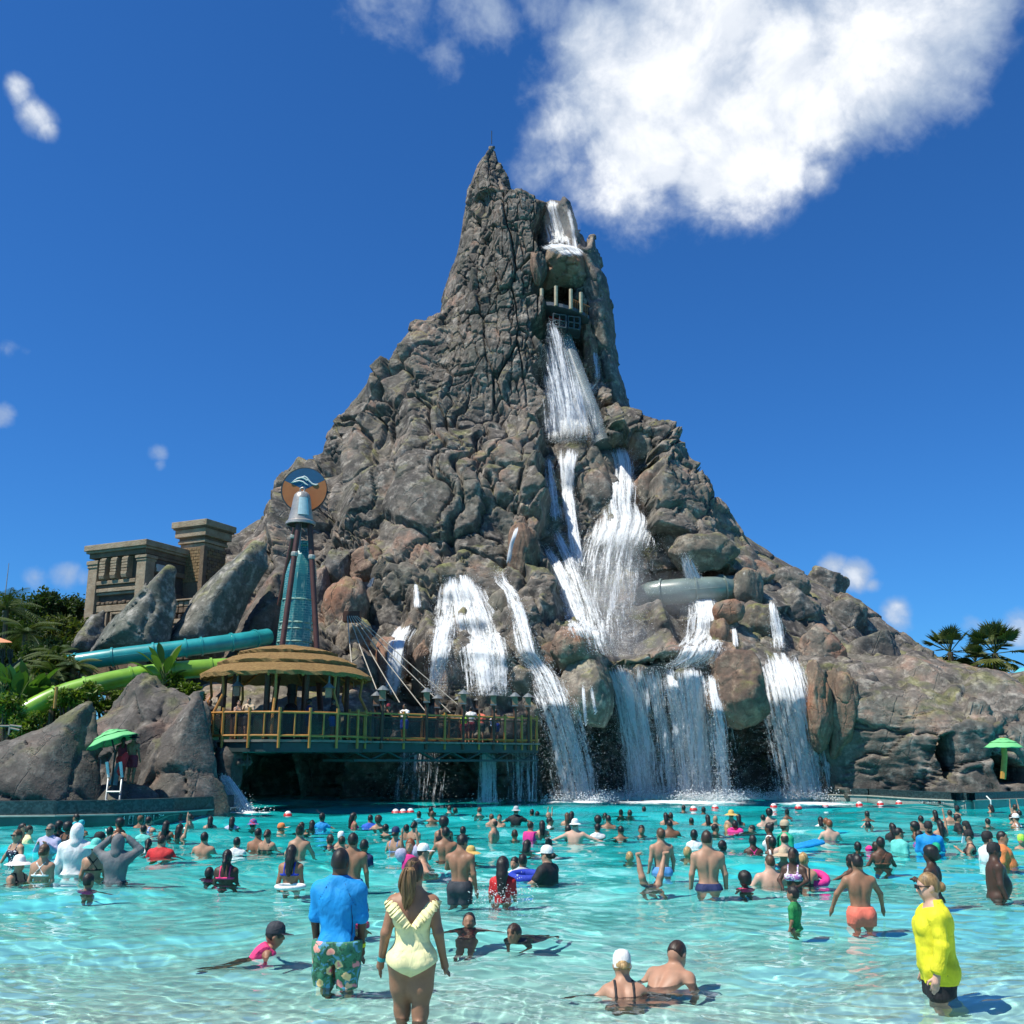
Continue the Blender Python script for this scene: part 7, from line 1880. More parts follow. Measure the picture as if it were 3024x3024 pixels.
# ------------------------------------------------------------------ the bathers (photo column, head row, waterline row, build, arms, yaw, skin, hair, clothes, label)
G = 'bathers in the wave pool'
CROWD = [
(43,2451,2541,'f','out',150,1,'sn','one:dots+shades:black','person in polka dot swimsuit and sunglasses at the left edge'),
(63,2432,2486,'f','hug',-100,1,'lk','top:black','dark haired person right behind the polka dot swimsuit person'),
(82,2438,2489,'f','down',-60,1,'sd','tee:cream','person in pale yellow top behind the polka dot swimsuit person'),
(141,2434,2520,'m','phone',175,1,'sg','long:lav+shades:black','grey haired person in lavender long sleeves with sunglasses facing the camera'),
(159,2437,2466,'m','down',30,2,'sk','tee:black','dark shirted person just behind the lavender shirt person'),
(172,2427,2461,'f','down',20,4,'ak','top:black','person with round dark hair behind the lavender shirt person'),
(197,2430,2488,'f','hug',-20,3,'ak','tank:black','curly haired person in black top left of the white hooded person'),
(223,2404,2432,'m','down',80,2,'sk','tee:teal','person close to the left mosaic wall looking left'),
(238,2423,2461,'f','down',0,2,'sd','swimcap:teal','person in turquoise swim cap behind the white hood'),
(216,2435,2585,'m','down',10,1,'0k','hood:white+hoodup:white+trunks:white','person in white hooded sun shirt with the hood up'),
(289,2462,2530,'m','down',-70,1,'sd','capback:black','shirtless person in black cap behind the turquoise sun hat'),
(274,2482,2595,'f','down',8,1,'sd','xtop:black+bottom:black+sunhat:aqua','person in pale turquoise sun hat and black cross back bikini'),
(339,2467,2605,'m','head',5,1,'0k','hood:grey+hoodup:grey+trunks:charcoal','person in grey hooded shirt holding both hands to the head'),
(323,2441,2477,'k','water',0,2,'sk','','child with dark hair left of the curly haired young person'),
(349,2419,2469,'m','down',75,3,'ak','','young person with curly dark hair looking left under the ladder'),
(413,2412,2435,'f','water',0,2,'sn','cap:brown','person in brown cap below the 4 FT depth mark'),
(436,2412,2463,'m','water',-20,1,'sk','tank:stripe','child in striped tank top next to the depth mark'),
(423,2437,2473,'f','water',-10,1,'sk','tee:aqua','child in light blue shirt under the striped tank top child'),
(489,2424,2476,'f','out',-10,2,'lk','tank:black','dark haired person with spread arms above the red shirt person'),
(436,2477,2515,'f','down',10,1,'pk','tee:white','person in white top with dark ponytail left of the red shirt'),
(474,2466,2531,'b','out',-10,1,'zd','tee:red','person in red shirt seen from behind'),
(50,2531,2609,'f','water',-110,1,'sd','one:black+sunhat:white+shades:black','person in wide white sun hat and sunglasses at the left edge'),
(121,2494,2612,'f','down',-5,1,'nn','xtop:white+bottom:lime','person in white cross strap bikini with lime bottoms'),
(258,2579,2645,'k','wide',-25,2,'sk','vest:hot','child in pink swim vest in front of the grey hooded person'),
(530,2433,2476,'f','up/water',-20,1,'lk','','person with long dark hair holding up a phone'),
(558,2404,2443,'f','down',80,1,'nk','top:white','person with a dark bun looking left by the mosaic wall'),
(620,2410,2446,'f','down',10,1,'lk','one:navy','person with wet dark hair just left of the water spout'),
(684,2412,2453,'f','down',5,1,'lk','tee:lav','person in lavender shirt in front of the water spout'),
(746,2421,2456,'k','water',-20,2,'sk','bucket:plaid','child in red and blue bucket hat'),
(830,2433,2454,'k','water',-70,1,'sn','cap:orange','child in orange cap low in the water'),
(601,2458,2519,'m','out',-5,1,'sk','','shirtless dark haired person with the right arm bent'),
(698,2473,2513,'f','down',0,1,'sk','tee:white','person in white shirt right of the shirtless dark haired person'),
(760,2446,2507,'m','down',-10,2,'zk','','shirtless child next to the black bikini person'),
(788,2450,2511,'f','out',-15,1,'nd','top:black+bottom:black','person in black strap bikini with a dark bun'),
(667,2510,2602,'f','down',0,5,'pk','top:pink+bottom:pink','person in pink bikini with a long braid'),
(617,2560,2597,'k','water',0,5,'sk','vest:pink','small child in pink float held beside the braid person'),
(882,2438,2538,'f','out',0,1,'bd','bottom:coral','person in coral bikini bottom with high bun'),
(890,2428,2460,'m','down',-10,1,'sd','','person hidden behind the high bun person'),
(921,2422,2454,'f','down',5,1,'lk','','person with very long black hair left of the blue shirt child'),
(950,2400,2451,'k','wide',-10,2,'sk','tee:azure','child in bright blue shirt leaning right below the deck'),
(974,2464,2500,'k','water',30,1,'sd','vest:pink','child with pink float near the white swim cap'),
(857,2496,2618,'f','down',-5,2,'lk','top:royal+bottom:royal','person in royal blue bikini with a thick black ponytail'),
(1006,2457,2500,'f','down',0,1,'0k','swimcap:white','person in white swim cap left of the tall shirtless person'),
(1009,2470,2511,'f','down',-10,1,'sd','one:black','dark haired person under the white swim cap'),
(1038,2461,2610,'m','down',-3,2,'sk','trunks:sky','tall shirtless person with pale blue shorts behind the blue shirt person'),
(1074,2478,2548,'k','down',-10,3,'zk','rash:navy','child in navy and black rash shirt right of the tall shirtless person'),
(1044,2400,2446,'f','down',-60,2,'lk','top:pink','person with pink strap and long dark hair near the buoys'),
(1093,2406,2443,'m','down',0,2,'zk','tee:blue','person in blue shirt left of the curly haired person'),
(1117,2410,2449,'f','wide',-5,1,'ad','','person with loose wavy dark hair and bare shoulders'),
(1139,2434,2464,'m','water',-30,1,'sk','','person low in the water below the wavy haired person'),
(1167,2446,2516,'f','out',-20,1,'nd','one:sky+cap:navy','person in light blue swimsuit and navy cap'),
(1200,2435,2468,'f','phone',-20,2,'sk','','dark haired person raising a hand to the face'),
(1223,2426,2476,'f','down',-30,1,'nk','top:black','person in black strap top with hair pulled back'),
(1210,2476,2570,'k','up',170,1,'sr','vest:hot','small child in pink vest with pale blue arm floats lifted up'),
(1249,2496,2573,'b','wide',-80,1,'sk','cap:white','shirtless person in white cap leaning to the right'),
(1310,2415,2497,'f','down',0,2,'ak','tank:black+band:royal','person with afro and royal blue headband'),
(1316,2443,2532,'m','out',0,2,'sk','trunks:black','shirtless person with wet dark hair seen from behind'),
(1390,2503,2546,'f','water',-40,2,'sd','strawhat:straw','person hidden under a wide straw hat beside the black shorts child'),
(1390,2553,2594,'k','water',-80,1,'sd','','child with only the head above water right of black shorts child'),
(1367,2441,2467,'m','water',0,2,'sk','','dark haired swimmer above the black shorts child'),
(1237,2396,2423,'f','water',0,3,'sk','tee:teal','swimmer in teal shirt near the far foam'),
(1272,2383,2411,'m','water',0,3,'sk','','back one of two swimmers close together under the falls'),
(1276,2395,2423,'m','water',10,2,'sn','','front one of two swimmers close together under the falls'),
(1327,2379,2410,'m','down',0,0,'zd','','bare shouldered person nearest the thin fall foam'),
(1345,2386,2400,'m','water',-40,2,'sd','','swimmer with only the head showing right of the bare shouldered person nearest the foam'),
(1416,2384,2415,'m','down',-5,0,'zn','','bare shouldered person with short hair below the white jet'),
(1451,2404,2427,'f','water',20,1,'sn','','swimmer half hidden behind the shirtless person looking left'),
(1475,2405,2431,'f','down',170,1,'sk','','dark haired person facing the camera far out'),
(1458,2418,2478,'m','down',70,1,'rd','','balding shirtless person looking left in mid pool'),
(1524,2384,2427,'m','wide',-10,1,'sn','rash:black+bucket:lgrey','person in grey bucket hat and black rash shirt far out'),
(1571,2390,2408,'m','water',0,2,'sk','','left of two dark heads beside the grey bucket hat'),
(1587,2396,2409,'m','water',-10,2,'sk','','right of two dark heads beside the grey bucket hat'),
(1624,2414,2449,'m','water',-100,2,'sk','tee:white+shades:black','person in white shirt and sunglasses looking right'),
(1675,2400,2434,'f','down',0,1,'ln','','person with long brown hair, left of a pair far out'),
(1689,2396,2429,'f','down',-20,2,'lk','','person with long black hair, right of a pair far out'),
(1699,2421,2478,'b','wide',-20,0,'sg','bucket:white','shirtless person in white brimmed hat with arm stretched left'),
(1678,2436,2468,'k','hug',0,2,'sk','vest:royal','child in royal blue float held by the white hat person'),
(1567,2426,2478,'f','hug',-30,1,'sd','vest:hot','child with brown hair carrying a bright pink pack'),
(1601,2423,2468,'f','down',0,1,'lk','','person with long straight black hair beside the pink pack child'),
(1520,2449,2478,'k','water',0,2,'zd','','child with cropped hair right of the balding shirtless person'),
(1765,2433,2470,'f','down',0,2,'sk','tee:white','person in white shirt with wet dark hair below the blue float child'),
(1766,2410,2437,'k','wide',0,3,'ak','vest:aqua','child with light blue arm floats far out'),
(1797,2408,2441,'m','out',0,2,'zk','','shirtless person right of the child with light blue floats'),
(1787,2400,2414,'k','water',0,2,'sk','','small head behind the person beside the light blue floats'),
(1834,2391,2416,'f','wide',0,3,'bk','','dark haired swimmer, left of a pair with shared float'),
(1860,2392,2416,'m','wide',0,2,'sd','','bare shouldered swimmer, right of a pair with shared float'),
(1902,2382,2397,'m','water',0,0,'sk','','lone dark head close under the great curtain waterfall'),
(1834,2439,2474,'m','out',0,2,'zk','','person with cropped hair and bare shoulders in mid pool'),
(1895,2436,2468,'k','water',175,2,'sk','','child facing the camera in mid pool'),
(1966,2400,2425,'f','down',5,1,'lk','','left head of a couple hugging far out'),
(1981,2400,2425,'m','wide',-5,1,'sd','','right head of a couple hugging far out'),
(1979,2421,2465,'b','out',0,3,'zk','','bare shouldered person behind the tall person'),
(1558,2480,2516,'f','water',-30,1,'lk','','person with straight dark hair left above the white cap person'),
(1621,2477,2516,'f','water',-20,2,'bk','','dark haired person directly behind the white cap person'),
(1616,2502,2602,'b','water',60,1,'nk','tee:black+cap:white','person in black shirt and white cap holding a blue float'),
(1520,2530,2572,'k','hug',150,1,'sk','tee:white','child with dark hair facing the camera in someone\'s arms'),
(1544,2523,2577,'f','down',-10,2,'sk','tee:lgrey','dark haired person in grey top carrying the small child'),
(1485,2528,2662,'k','down',-8,2,'lk','tee:red','child in soaked red shirt with long dark hair'),
(1860,2514,2548,'k','water',0,1,'zy','','blond child near the legs sticking up'),
(1955,2447,2579,'m','down',15,1,'sn','trunks:sky','tall shirtless person with light blue shorts'),
(2019,2378,2396,'m','water',0,2,'sk','','dark head at the foam right of the great curtain waterfall'),
(2078,2383,2404,'m','water',-10,3,'sk','','swimmer beside the red and white buoy'),
(2042,2415,2428,'m','water',0,3,'zk','','head just above water left of the bald swimmer'),
(2090,2406,2428,'f','wide',0,2,'lk','','long haired swimmer left of the bald swimmer'),
(2113,2409,2429,'m','water',0,1,'0k','','bald swimmer left of the straw hat person'),
(2161,2395,2441,'f','out',0,1,'sd','strawhat:straw','person in wide yellow straw hat far out'),
(2182,2404,2426,'f','down',-10,2,'lk','','dark haired swimmer just right of the straw hat person'),
(2148,2434,2456,'k','water',0,1,'ly','','blond child below the straw hat person'),
(2172,2423,2457,'k','water',-20,2,'sk','vest:hot','child in pink ring below the straw hat person'),
(2113,2434,2460,'m','water',-90,2,'sk','','dark haired person looking right above the navy trunks person'),
(2221,2437,2456,'f','water',80,1,'sk','','person lying back in the water looking left'),
(2051,2449,2497,'k','water',-10,4,'sk','tee:white','child in white shirt left of the navy trunks person'),
(2135,2481,2516,'k','water',-70,4,'sk','tee:white','child in white shirt right of the navy trunks person'),
(2032,2500,2546,'k','wide',-30,1,'sy','','blond child with arm stretched left beside the navy trunks person'),
(2254,2406,2429,'f','wide',-10,0,'sk','','bare shouldered person, left of a hugging pair on the far right'),
(2273,2390,2429,'m','down',0,0,'ak','','dark haired person, right of the hugging pair on the far right'),
(2325,2390,2416,'f','water',0,3,'bk','','swimmer with a top knot alone far out'),
(2225,2467,2524,'f','out',0,5,'sk','xtop:hot','person with hot pink cross straps'),
(2275,2431,2511,'f','down',60,4,'bk','tank:white','person with braided bun and white tank looking left'),
(2283,2470,2521,'k','down',0,4,'sk','tank:white','child in white and navy below the braided bun person'),
(2322,2426,2511,'m','down',-70,1,'sn','tee:jade+cap:tan','person in tan cap and green shirt looking right'),
(2320,2461,2530,'m','down',0,0,'rd','','person with bald crown seen from behind below the tan cap'),
(2424,2412,2443,'f','down',0,0,'lk','tee:white','child with long black hair left of the red haired pair'),
(2441,2415,2452,'k','hug',0,0,'sr','','red haired child beside the red haired person'),
(2452,2421,2481,'m','out',0,0,'sr','trunks:purple','red haired person seen from behind'),
(2347,2505,2616,'f','water',150,5,'lk','top:tie+bottom:tie','person in striped bikini with very long black hair'),
(2316,2508,2560,'f','water',160,2,'sd','sunhat:tan','person under a tan visor hat behind the striped bikini person'),
(2377,2519,2602,'f','water',-20,1,'sy','one:black+shades:black','blond person with sunglasses on the head by the pink ring'),
(2277,2524,2604,'b','out',5,0,'zn','','bare backed person with a black strap round the neck'),
(2200,2575,2632,'k','wide/down',20,5,'ak','vest:pink','small child with white hair beads and pink vest'),
(2348,2617,2736,'k','down',55,2,'sk','rash:green','child in dark green shirt looking left'),
(2516,2522,2584,'k','wide',20,4,'bk','','child with braids stretching the arm to the left'),
(2562,2395,2424,'m','wide',0,3,'zk','','swimmer lying on a board, rear one of two'),
(2564,2425,2451,'k','head',0,0,'sk','','child raising both arms right of the red haired pair'),
(2637,2431,2472,'f','down',10,3,'lk','tee:black','person in black top left behind the aqua shirt person'),
(2659,2444,2515,'b','down',-80,2,'zkx','tee:aqua+shades:black','bearded person in aqua shirt and sunglasses looking right'),
(2534,2485,2512,'k','water',0,3,'sk','','child with dark hair in front of the pink toy'),
(2606,2473,2562,'f','out',0,4,'sk','xtop:brown','person with thin back strap left of afro person'),
(2587,2485,2514,'k','water',0,3,'sd','','child clinging beside the thin strap person'),
(2545,2524,2723,'m','out',0,2,'zk','trunks:coral','shirtless person in salmon pink shorts walking away'),
(2702,2428,2468,'k','water',70,3,'ak','','child with short afro looking left behind the blue shirt person'),
(2721,2409,2439,'m','down',-5,1,'sk','','bare shouldered person behind the child with short afro'),
(2718,2452,2492,'k','hug',-60,2,'sk','vest:plaid','child in red and blue float held by the azure shirt person'),
(2748,2429,2512,'b','down',170,2,'skx','long:azure+capback:black+shades:black','person in azure long sleeves with black backward cap and sunglasses'),
(2767,2489,2525,'k','wide',0,3,'sk','swimcap:jade','child in bright green cap above the afro person'),
(2762,2392,2416,'f','wide',0,2,'lk','','long haired swimmer alone left of the raised arms group'),
(2779,2422,2472,'f','up/down',0,1,'lk','top:black','person with one arm raised high seen from behind'),
(2806,2392,2418,'m','wide',-10,1,'sd','','swimmer at the back of the group by the right wall'),
(2828,2382,2404,'m','water',-30,1,'sk','cap:black','swimmer in black cap at the back of the right group'),
(2832,2405,2455,'m','out',-110,2,'sk','tee:black','person in black shirt in the middle of the right group'),
(2855,2428,2463,'f','water',40,1,'lk','cap:black','person in black cap turning left in the right group'),
(2866,2455,2519,'f','phone',70,1,'sk','tank:black+cap:black','person in black top and cap holding a white phone'),
(2918,2417,2439,'f','water',0,1,'sk','','single dark head near the right pool wall'),
(2926,2376,2396,'f','water',30,1,'lk','','swimmer at the white handrail'),
(3002,2406,2437,'m','down',30,1,'sdx','tank:white+cap:white','bearded person in white cap and tank at the right edge'),
(2989,2403,2425,'k','up/water',20,1,'sk','','child raising an arm left of the white tank person'),
(3011,2393,2411,'m','water',0,1,'sk','','dark head behind the white tank person'),
(2999,2375,2402,'k','up',0,1,'sd','','child with both arms up at the far right'),
(2923,2460,2547,'m','down',-80,1,'sk','long:white+cap:black','young person in white long sleeves and black cap looking right'),
(2968,2455,2554,'b','down',-120,2,'zk','tee:orange','person in orange shirt at the right looking right'),
(2950,2489,2655,'b','down',-100,5,'zkx','swimcap:black','shirtless bearded person in black durag standing at the right edge'),
(2760,2502,2668,'m','hug',50,5,'ak','','person with afro behind the yellow shirt person'),
(3018,2464,2496,'k','water',150,1,'sk','swimcap:lime','child in lime green cap low at the right edge'),
(1065,2655,2746,'k','down',-60,2,'lk','vest:pink','small child in pink half hidden behind the blue shirt person'),
(1620,2398,2414,'k','up',-60,1,'0k','','swimmer splashing with a hand out of the water far out'),
]
TALL = {2348: .98, 2545: 1.52, 2760: 1.55, 2950: 1.62, 1955: 1.62}       # wading in shallower spots
for c in CROWD:
    swimmer(*c, group=G, h=TALL.get(c[0]))
# ------------------------------------------------------------------ bathers in the foreground
swimmer(1358,2464,2662,'m','down/hug',-20,2,'sk','trunks:charcoal','shirtless child in black shorts looking down', cell=.0095, group=G, legs='stand', hy=-.5, hpch=-.35, h=1.58)
swimmer(2094,2454,2633,'m','down',-4,1,'zd','briefs:navy','shirtless person in short navy trunks with cropped hair', cell=.0095, group=G, hy=-.5)
def afloat(x, yt, yw, bd, arms, yaw, skin, hair, clothes, label, pitch, **kw):
    """floating or crawling: body tipped by pitch about the neck"""
    w = W(x, yw); zt = P(x, yt, w.y).z; H = HEIGHT[bd]
    r = person_at((0, 0, 0), H, yaw, bd, arms, 'stand', skin, hair, clothes, label, .0095, group=G, **kw)
    M_ = Matrix.Translation((w.x, w.y, zt)) @ Matrix.Rotation(radians(yaw), 4, 'Z') @ Matrix.Translation((0, 0, -.19 * H * TOPZ[bd])) @ Matrix.Rotation(pitch, 4, 'X') @ Matrix.Translation((0, 0, -.83 * H)) @ Matrix.Scale(H, 4)
    r.matrix_world = M_
    return r
# head pitch counters the body's tilt so that faces stay upright
afloat(798,2733,2824,'k','wide',-75,2,'sk','vest:pink+cap:charcoal','child in dark patterned cap and pink vest paddling to the right', -.75, hpch=.65)
afloat(1384,2697,2762,'k','wide',178,2,'sk','rash:beadred','child in red and black rash shirt floating on the back', .9, hpch=-.75)
afloat(1522,2723,2790,'k','fwd',150,2,'sd','rash:charcoal+trunks:navy','child in dark rash shirt swimming toward the camera', -1.15, hpch=1.25)
afloat(1840,2799,2911,'f','wide',0,1,'ny','top:black+swimcap:white','person in white cap and black tie top low in the shallow water', -.55, hpch=.4)
afloat(1991,2760,2884,'m','out',-38,1,'zd','trunks:charcoal','shirtless person without hat lying in the shallow water', -.95, hpch=.8)
# ------------------------------------------------------------------ the three bathers nearest the camera
def wrinkled(k, name, prims, tags, off, fn, cell, extra=(), amp=.004, freq=(16, 16, 9), seed=3):
    ps = [p for p in prims if p[4] in tags] + list(extra)
    lo, hi = limbs_bb(ps); lo = [v - off - .01 for v in lo]; hi = [v + off + .01 for v in hi]
    F_ = Field(lo, hi, cell)
    for p in ps: F_.add(p, off)
    near = np.abs(F_.f) < .03
    I = np.nonzero(near); pts = np.stack((F_.ax[0][I[0]], F_.ax[1][I[1]], F_.ax[2][I[2]]), 1)
    q = pts * np.array(freq) + 1.2 * np.stack([vnoise(pts * 14 + k_ * 3, 5 + k_) for k_ in range(3)], 1)
    F_.f[I] -= amp * (np.abs(2 * vnoise(q, seed) - 1) - .45) * 1.6 + amp * .4 * (vnoise(q * 2.3, seed + 1) - .5)
    F_.carve(fn); return F_.mesh(name)
def hero(x, yt, yw, bd, arms, legs, yaw, skin, label, hy=0.0, hpch=0.0, cell=.0052):
    w = W(x, yw); zt = P(x, yt, w.y).z; H = HEIGHT[bd]
    aR, aL = (arms.split('/') + [arms])[:2] if '/' in arms else (arms, arms)
    me, prims, hpf, hs = body_mesh((bd, aR, aL, legs), cell, True, hy, hpch)
    r = empty('person', (w.x, w.y, zt - H), label=label, cat='person', group=G); r.rotation_euler = (0, 0, radians(yaw)); r.scale = (H,) * 3
    put('body', me, skin_mat(skin), r)
    return r, prims, hpf, hs
ab = np.abs
# woman in the pale yellow swimsuit
r, prims, hpf, hs = hero(1213, 2537, 3003, 'w', 'relax', 'walk', 0, 2, 'person in pale yellow ruffled swimsuit with long ponytail walking into the water', hy=-.25)
cream = cloth_mat('cream')
def suit_fn(x, y, z):
    vneck = np.where(y < 0.0, (.690 + 1.32 * ab(x)), (.735 + .7 * ab(x)))
    return np.maximum(np.maximum(z - vneck, (.452 + np.where(y < 0, .52, 1.1) * ab(x)) - z), z - .86)
put('swimsuit', wrinkled(0, 'swimsuit', prims, ('torso', 'legR', 'legL'), .0055, suit_fn, .0046, amp=.0022, freq=(7, 7, 26)), cream, r)
for s in (-1, 1):
    V = []; n = 64
    for i in range(n + 1):
        t_ = i / n
        # from the collar bone over the shoulder down the open back to the point of the V
        if t_ < .22: u_ = t_ / .22; c = Vector((s * (.088 + .010 * u_), .030 - .052 * u_, .822 + .016 * sin(u_ * pi)))
        else: u_ = (t_ - .22) / .78; c = Vector((s * (.098 * (1 - u_) + .004 * u_), -.022 - .056 * min(1, u_ * 2.2) ** .7 + .006 * u_, .822 - .128 * u_))
        w_ = .060 * (1 - .5 * t_ ** 2) * (1 + .07 * sin(i * .83 + 2 * sin(i * .3))); pl = (.010 * sin(i * .95 + 1.5 * sin(i * .41)) + .004 * sin(i * 2.3)) * (1 - .3 * t_)
        outw = Vector((s * .72, -.20 if t_ > .2 else .05, -.62)).normalized()
        V += [c + Vector((-s * .004, -.002, .002)), c + outw * w_ * .5 + Vector((0, -.010 + pl * .5, 0)), c + outw * w_ + Vector((s * .25 * pl, -.014 + pl, 0))]
    F_ = []
    for i in range(n):
        a = i * 3; F_ += [(a, a + 1, a + 4, a + 3), (a + 1, a + 2, a + 5, a + 4)]
    b = MB(); b.add(V, F_); o = b.build('ruffle', cream, r, True); sm = o.modifiers.new('thickness', 'SOLIDIFY'); sm.thickness = .003
hm = hair_mesh('s', 'w', hpf, hs, .0048, (-.25, 0)); put('hair', hm, hair_mat('d'), r)
rk2 = random.Random(6)
pb = Vector(hpf(0, -.060, .948))
for k in range(44):
    a = rk2.uniform(0, 6.28); rr = rk2.uniform(.003, .026); dx, dy = cos(a) * rr, sin(a) * rr * .7; ph = rk2.uniform(0, 6.28); L = rk2.uniform(.15, .205)
    pts = [pb + Vector((dx * (.4 + 1.3 * sin(pi * min(1, t_ * .9 + .1))) + .007 * sin(ph + t_ * 8) * t_ - .012 * t_, dy - .022 * sin(pi * t_ ** .6) - .006, .012 - L * t_ + .012 * sin(pi * min(t_ * 3, 1)))) for t_ in np.linspace(0, 1, 9)]
    b = MB(); b.tube(pts, [.005, .0075, .009, .009, .0085, .0075, .006, .004, .0012], 6); b.build('ponytail_lock', hair_mat('m' if k % 3 else 'o'), r, True)
b = MB(); b.lathe([(.012, -.007), (.016, 0), (.012, .007)], pb, 10); b.build('hair_tie', cloth_mat('brown'), r)
for k in range(5):
    b = MB(); a0 = Vector(hpf(.030 - .015 * k, -.02 + .01 * abs(k - 2), .995 - .004 * abs(k - 2))); b.tube([a0, a0.lerp(pb, .5) + Vector((0, -.014, .014)), pb], [.004, .006, .004], 6); b.build('hair_strand', hair_mat('m'), r, True)
def band(root, prims, tg, f, colr, rad, name):
    c = [p for p in prims if p[0] == 'c' and p[4] == tg][1]; a, b_ = Vector(c[1][0]), Vector(c[2][0]); q = a.lerp(b_, f); d = (b_ - a).normalized() * .010
    b = MB(); b.tube([q - d, q + d], rad, 12); b.build(name, cloth_mat(colr), root, True)
band(r, prims, 'armL', .92, 'teal', .0205, 'wristband')
# man in the bright blue rash shirt
r, prims, hpf, hs = hero(992, 2508, 2905, 'm', 'hang', 'stand', -6, 4, 'person in bright blue rash shirt and tropical flower shorts seen from behind', hy=-.2)
ul = []
for p in prims:
    if p[4] in ('armR', 'armL'):
        if p[0] == 'c' and abs(p[1][1] - .031) < 1e-6:
            a, b_ = Vector(p[1][0]), Vector(p[2][0]); ul.append(('c', p[1], (tuple(a.lerp(b_, .93)), .028), p[3], 'x'))
        elif p[0] == 'e': ul.append(p)
put('shirt', wrinkled(0, 'shirt', prims, ('torso',), .010, lambda x, y, z: np.maximum(z - .870, .512 - z), .0052, ul, .003, (7, 9, 16)), cloth_mat('azure'), r)
sf = lambda x, y, z: np.maximum(np.maximum(z - .846, .53 - z), np.minimum(np.minimum(ab(ab(x) - (.040 + (.842 - z) * .55)) - .0016 + np.where(z < .72, 9, 0), ab(ab(x) - .088) - .0016 + np.where(z > .73, 9, 0)), np.maximum(z - .535, .53 - z)))
put('seam', region_mesh(('seam',), 'seam', prims, ('torso',), .0135, sf, .0052, ul), cloth_mat('navy'), r)
put('board_shorts', wrinkled(1, 'board_shorts', prims, ('torso', 'legR', 'legL'), .024, lambda x, y, z: np.maximum(np.maximum(z - .545, .305 - z), np.minimum(.011 - ab(x), .43 - z)), .0058, (), .006, (13, 13, 5)), cloth_mat('floral'), r)
put('hair', hair_mesh('z', 'm', hpf, hs, .0048, (-.2, 0)), hair_mat('k'), r)
band(r, prims, 'armR', .90, 'yellow', .022, 'wristband')
# woman in the yellow sun shirt
r, prims, hpf, hs = hero(2776, 2578, 2950, 'g', 'down/lady', 'stand', 80, 0, 'person in loose bright yellow shirt, black shorts and sunglasses looking left', hy=.1, hpch=-.12)
put('shirt', wrinkled(2, 'shirt', prims, ('torso', 'legR', 'legL'), .019, lambda x, y, z: np.maximum(z - np.where(y > 0, .815 + .25 * ab(x), .868), .452 - z), .0055, (), .0065, (9, 9, 12), 11), cloth_mat('yellow'), r)
for tg in ('armR', 'armL'):
    ar = [p for p in prims if p[4] == tg]; fa = ar[-1]; a_, b_ = Vector(fa[1][0]), Vector(fa[2][0])
    ar = ar[:-1] + [('c', (fa[1][0], .028), (tuple(a_.lerp(b_, .72)), .027), .012, 'x')]
    put('sleeve', wrinkled(3, 'sleeve', ar, (tg,), .012, lambda x, y, z: z - .9, .0055, ar[-1:], .005, (10, 10, 16), 13), cloth_mat('yellow'), r)
    b = MB(); q = a_.lerp(b_, .70); d = (b_ - a_).normalized() * .022; b.tube([q - d, q, q + d], [.038, .042, .039], 14); b.build('cuff', cloth_mat('yellow'), r, True)
put('shorts', region_mesh(('hs3',), 'shorts', prims, ('torso', 'legR', 'legL'), .014, lambda x, y, z: np.maximum(z - .52, .325 - z), .0058), cloth_mat('black'), r)
put('hair', hair_mesh('n', 'g', hpf, hs, .0048, (.1, -.12)), hair_mat('o'), r)
put('sunglasses', hat_mesh('shades', 'g', hpf, hs, (.1, -.12)), cloth_mat('black'), r)
b = MB(); b.lathe([(.0065, -.002), (.0075, 0), (.0065, .002)], n=10); o = b.build('ring', simple_mat('silver ring', (.6, .6, .6), .3, metallic=1), r); o.location = (.122, .06, .455)
# pair of legs sticking out of the water
w = W(1918, 2622)
lg = person_at((0, 0, 0), 1.45, 0, 'm', 'up', 'vee', 1, '0k', 'briefs:navy', 'child doing a handstand with both bare legs out of the water', .0095, group=G)
lg.matrix_world = Matrix.Translation((w.x, w.y, .62)) @ Matrix.Rotation(radians(20), 4, 'Z') @ Matrix.Rotation(radians(176), 4, 'X') @ Matrix.Scale(1.45, 4)
# ------------------------------------------------------------------ toys and small things held by the bathers
def ring_float(x, y, R, r_, colr, label, tilt=0.0, z=.03):
    b = MB(); n = 28; b.tube([(R * cos(2 * pi * i / n), R * sin(2 * pi * i / n), 0) for i in range(n + 1)], r_, 12, cap=False); o = b.build('swim_ring', cloth_mat(colr), None, True); o.location = W(x, y) + Vector((0, 0, z)); o.rotation_euler = (tilt, 0, 0); tag(o, label, 'swim ring'); return o
ring_float(2414, 2600, .15, .07, 'hot', 'hot pink swim ring beside the blond person', .5)
ring_float(1556, 2594, .26, .08, 'royal', 'royal blue inflatable float in front of the white cap person', .1)
ring_float(857, 2624, .22, .035, 'white', 'flat white float around the royal blue bikini person', 0)
ring_float(2172, 2458, .17, .07, 'hot', 'pink swim ring around the child below the straw hat', .2)
b = MB()
for k in range(7): b.tube([(-.45, -.22 + k * .07, .02), (.45, -.22 + k * .07, .05 + .02 * (k % 2))], .045, 8)
o = b.build('inflatable_mat', cloth_mat('azure'), None, True); o.location = W(2372, 2502); o.rotation_euler = (0, -.15, .3); tag(o, 'bright blue inflatable mat right of the bald crown person', 'float')
b = MB(); b.lathe([(.01, -.05), (.09, -.02), (.10, .05), (.05, .10), (.01, .12)], n=12); o = b.build('toy_ball', cloth_mat('hot'), None, True); o.location = W(2568, 2512); tag(o, 'small pink toy floating right of the dark haired child', 'toy')
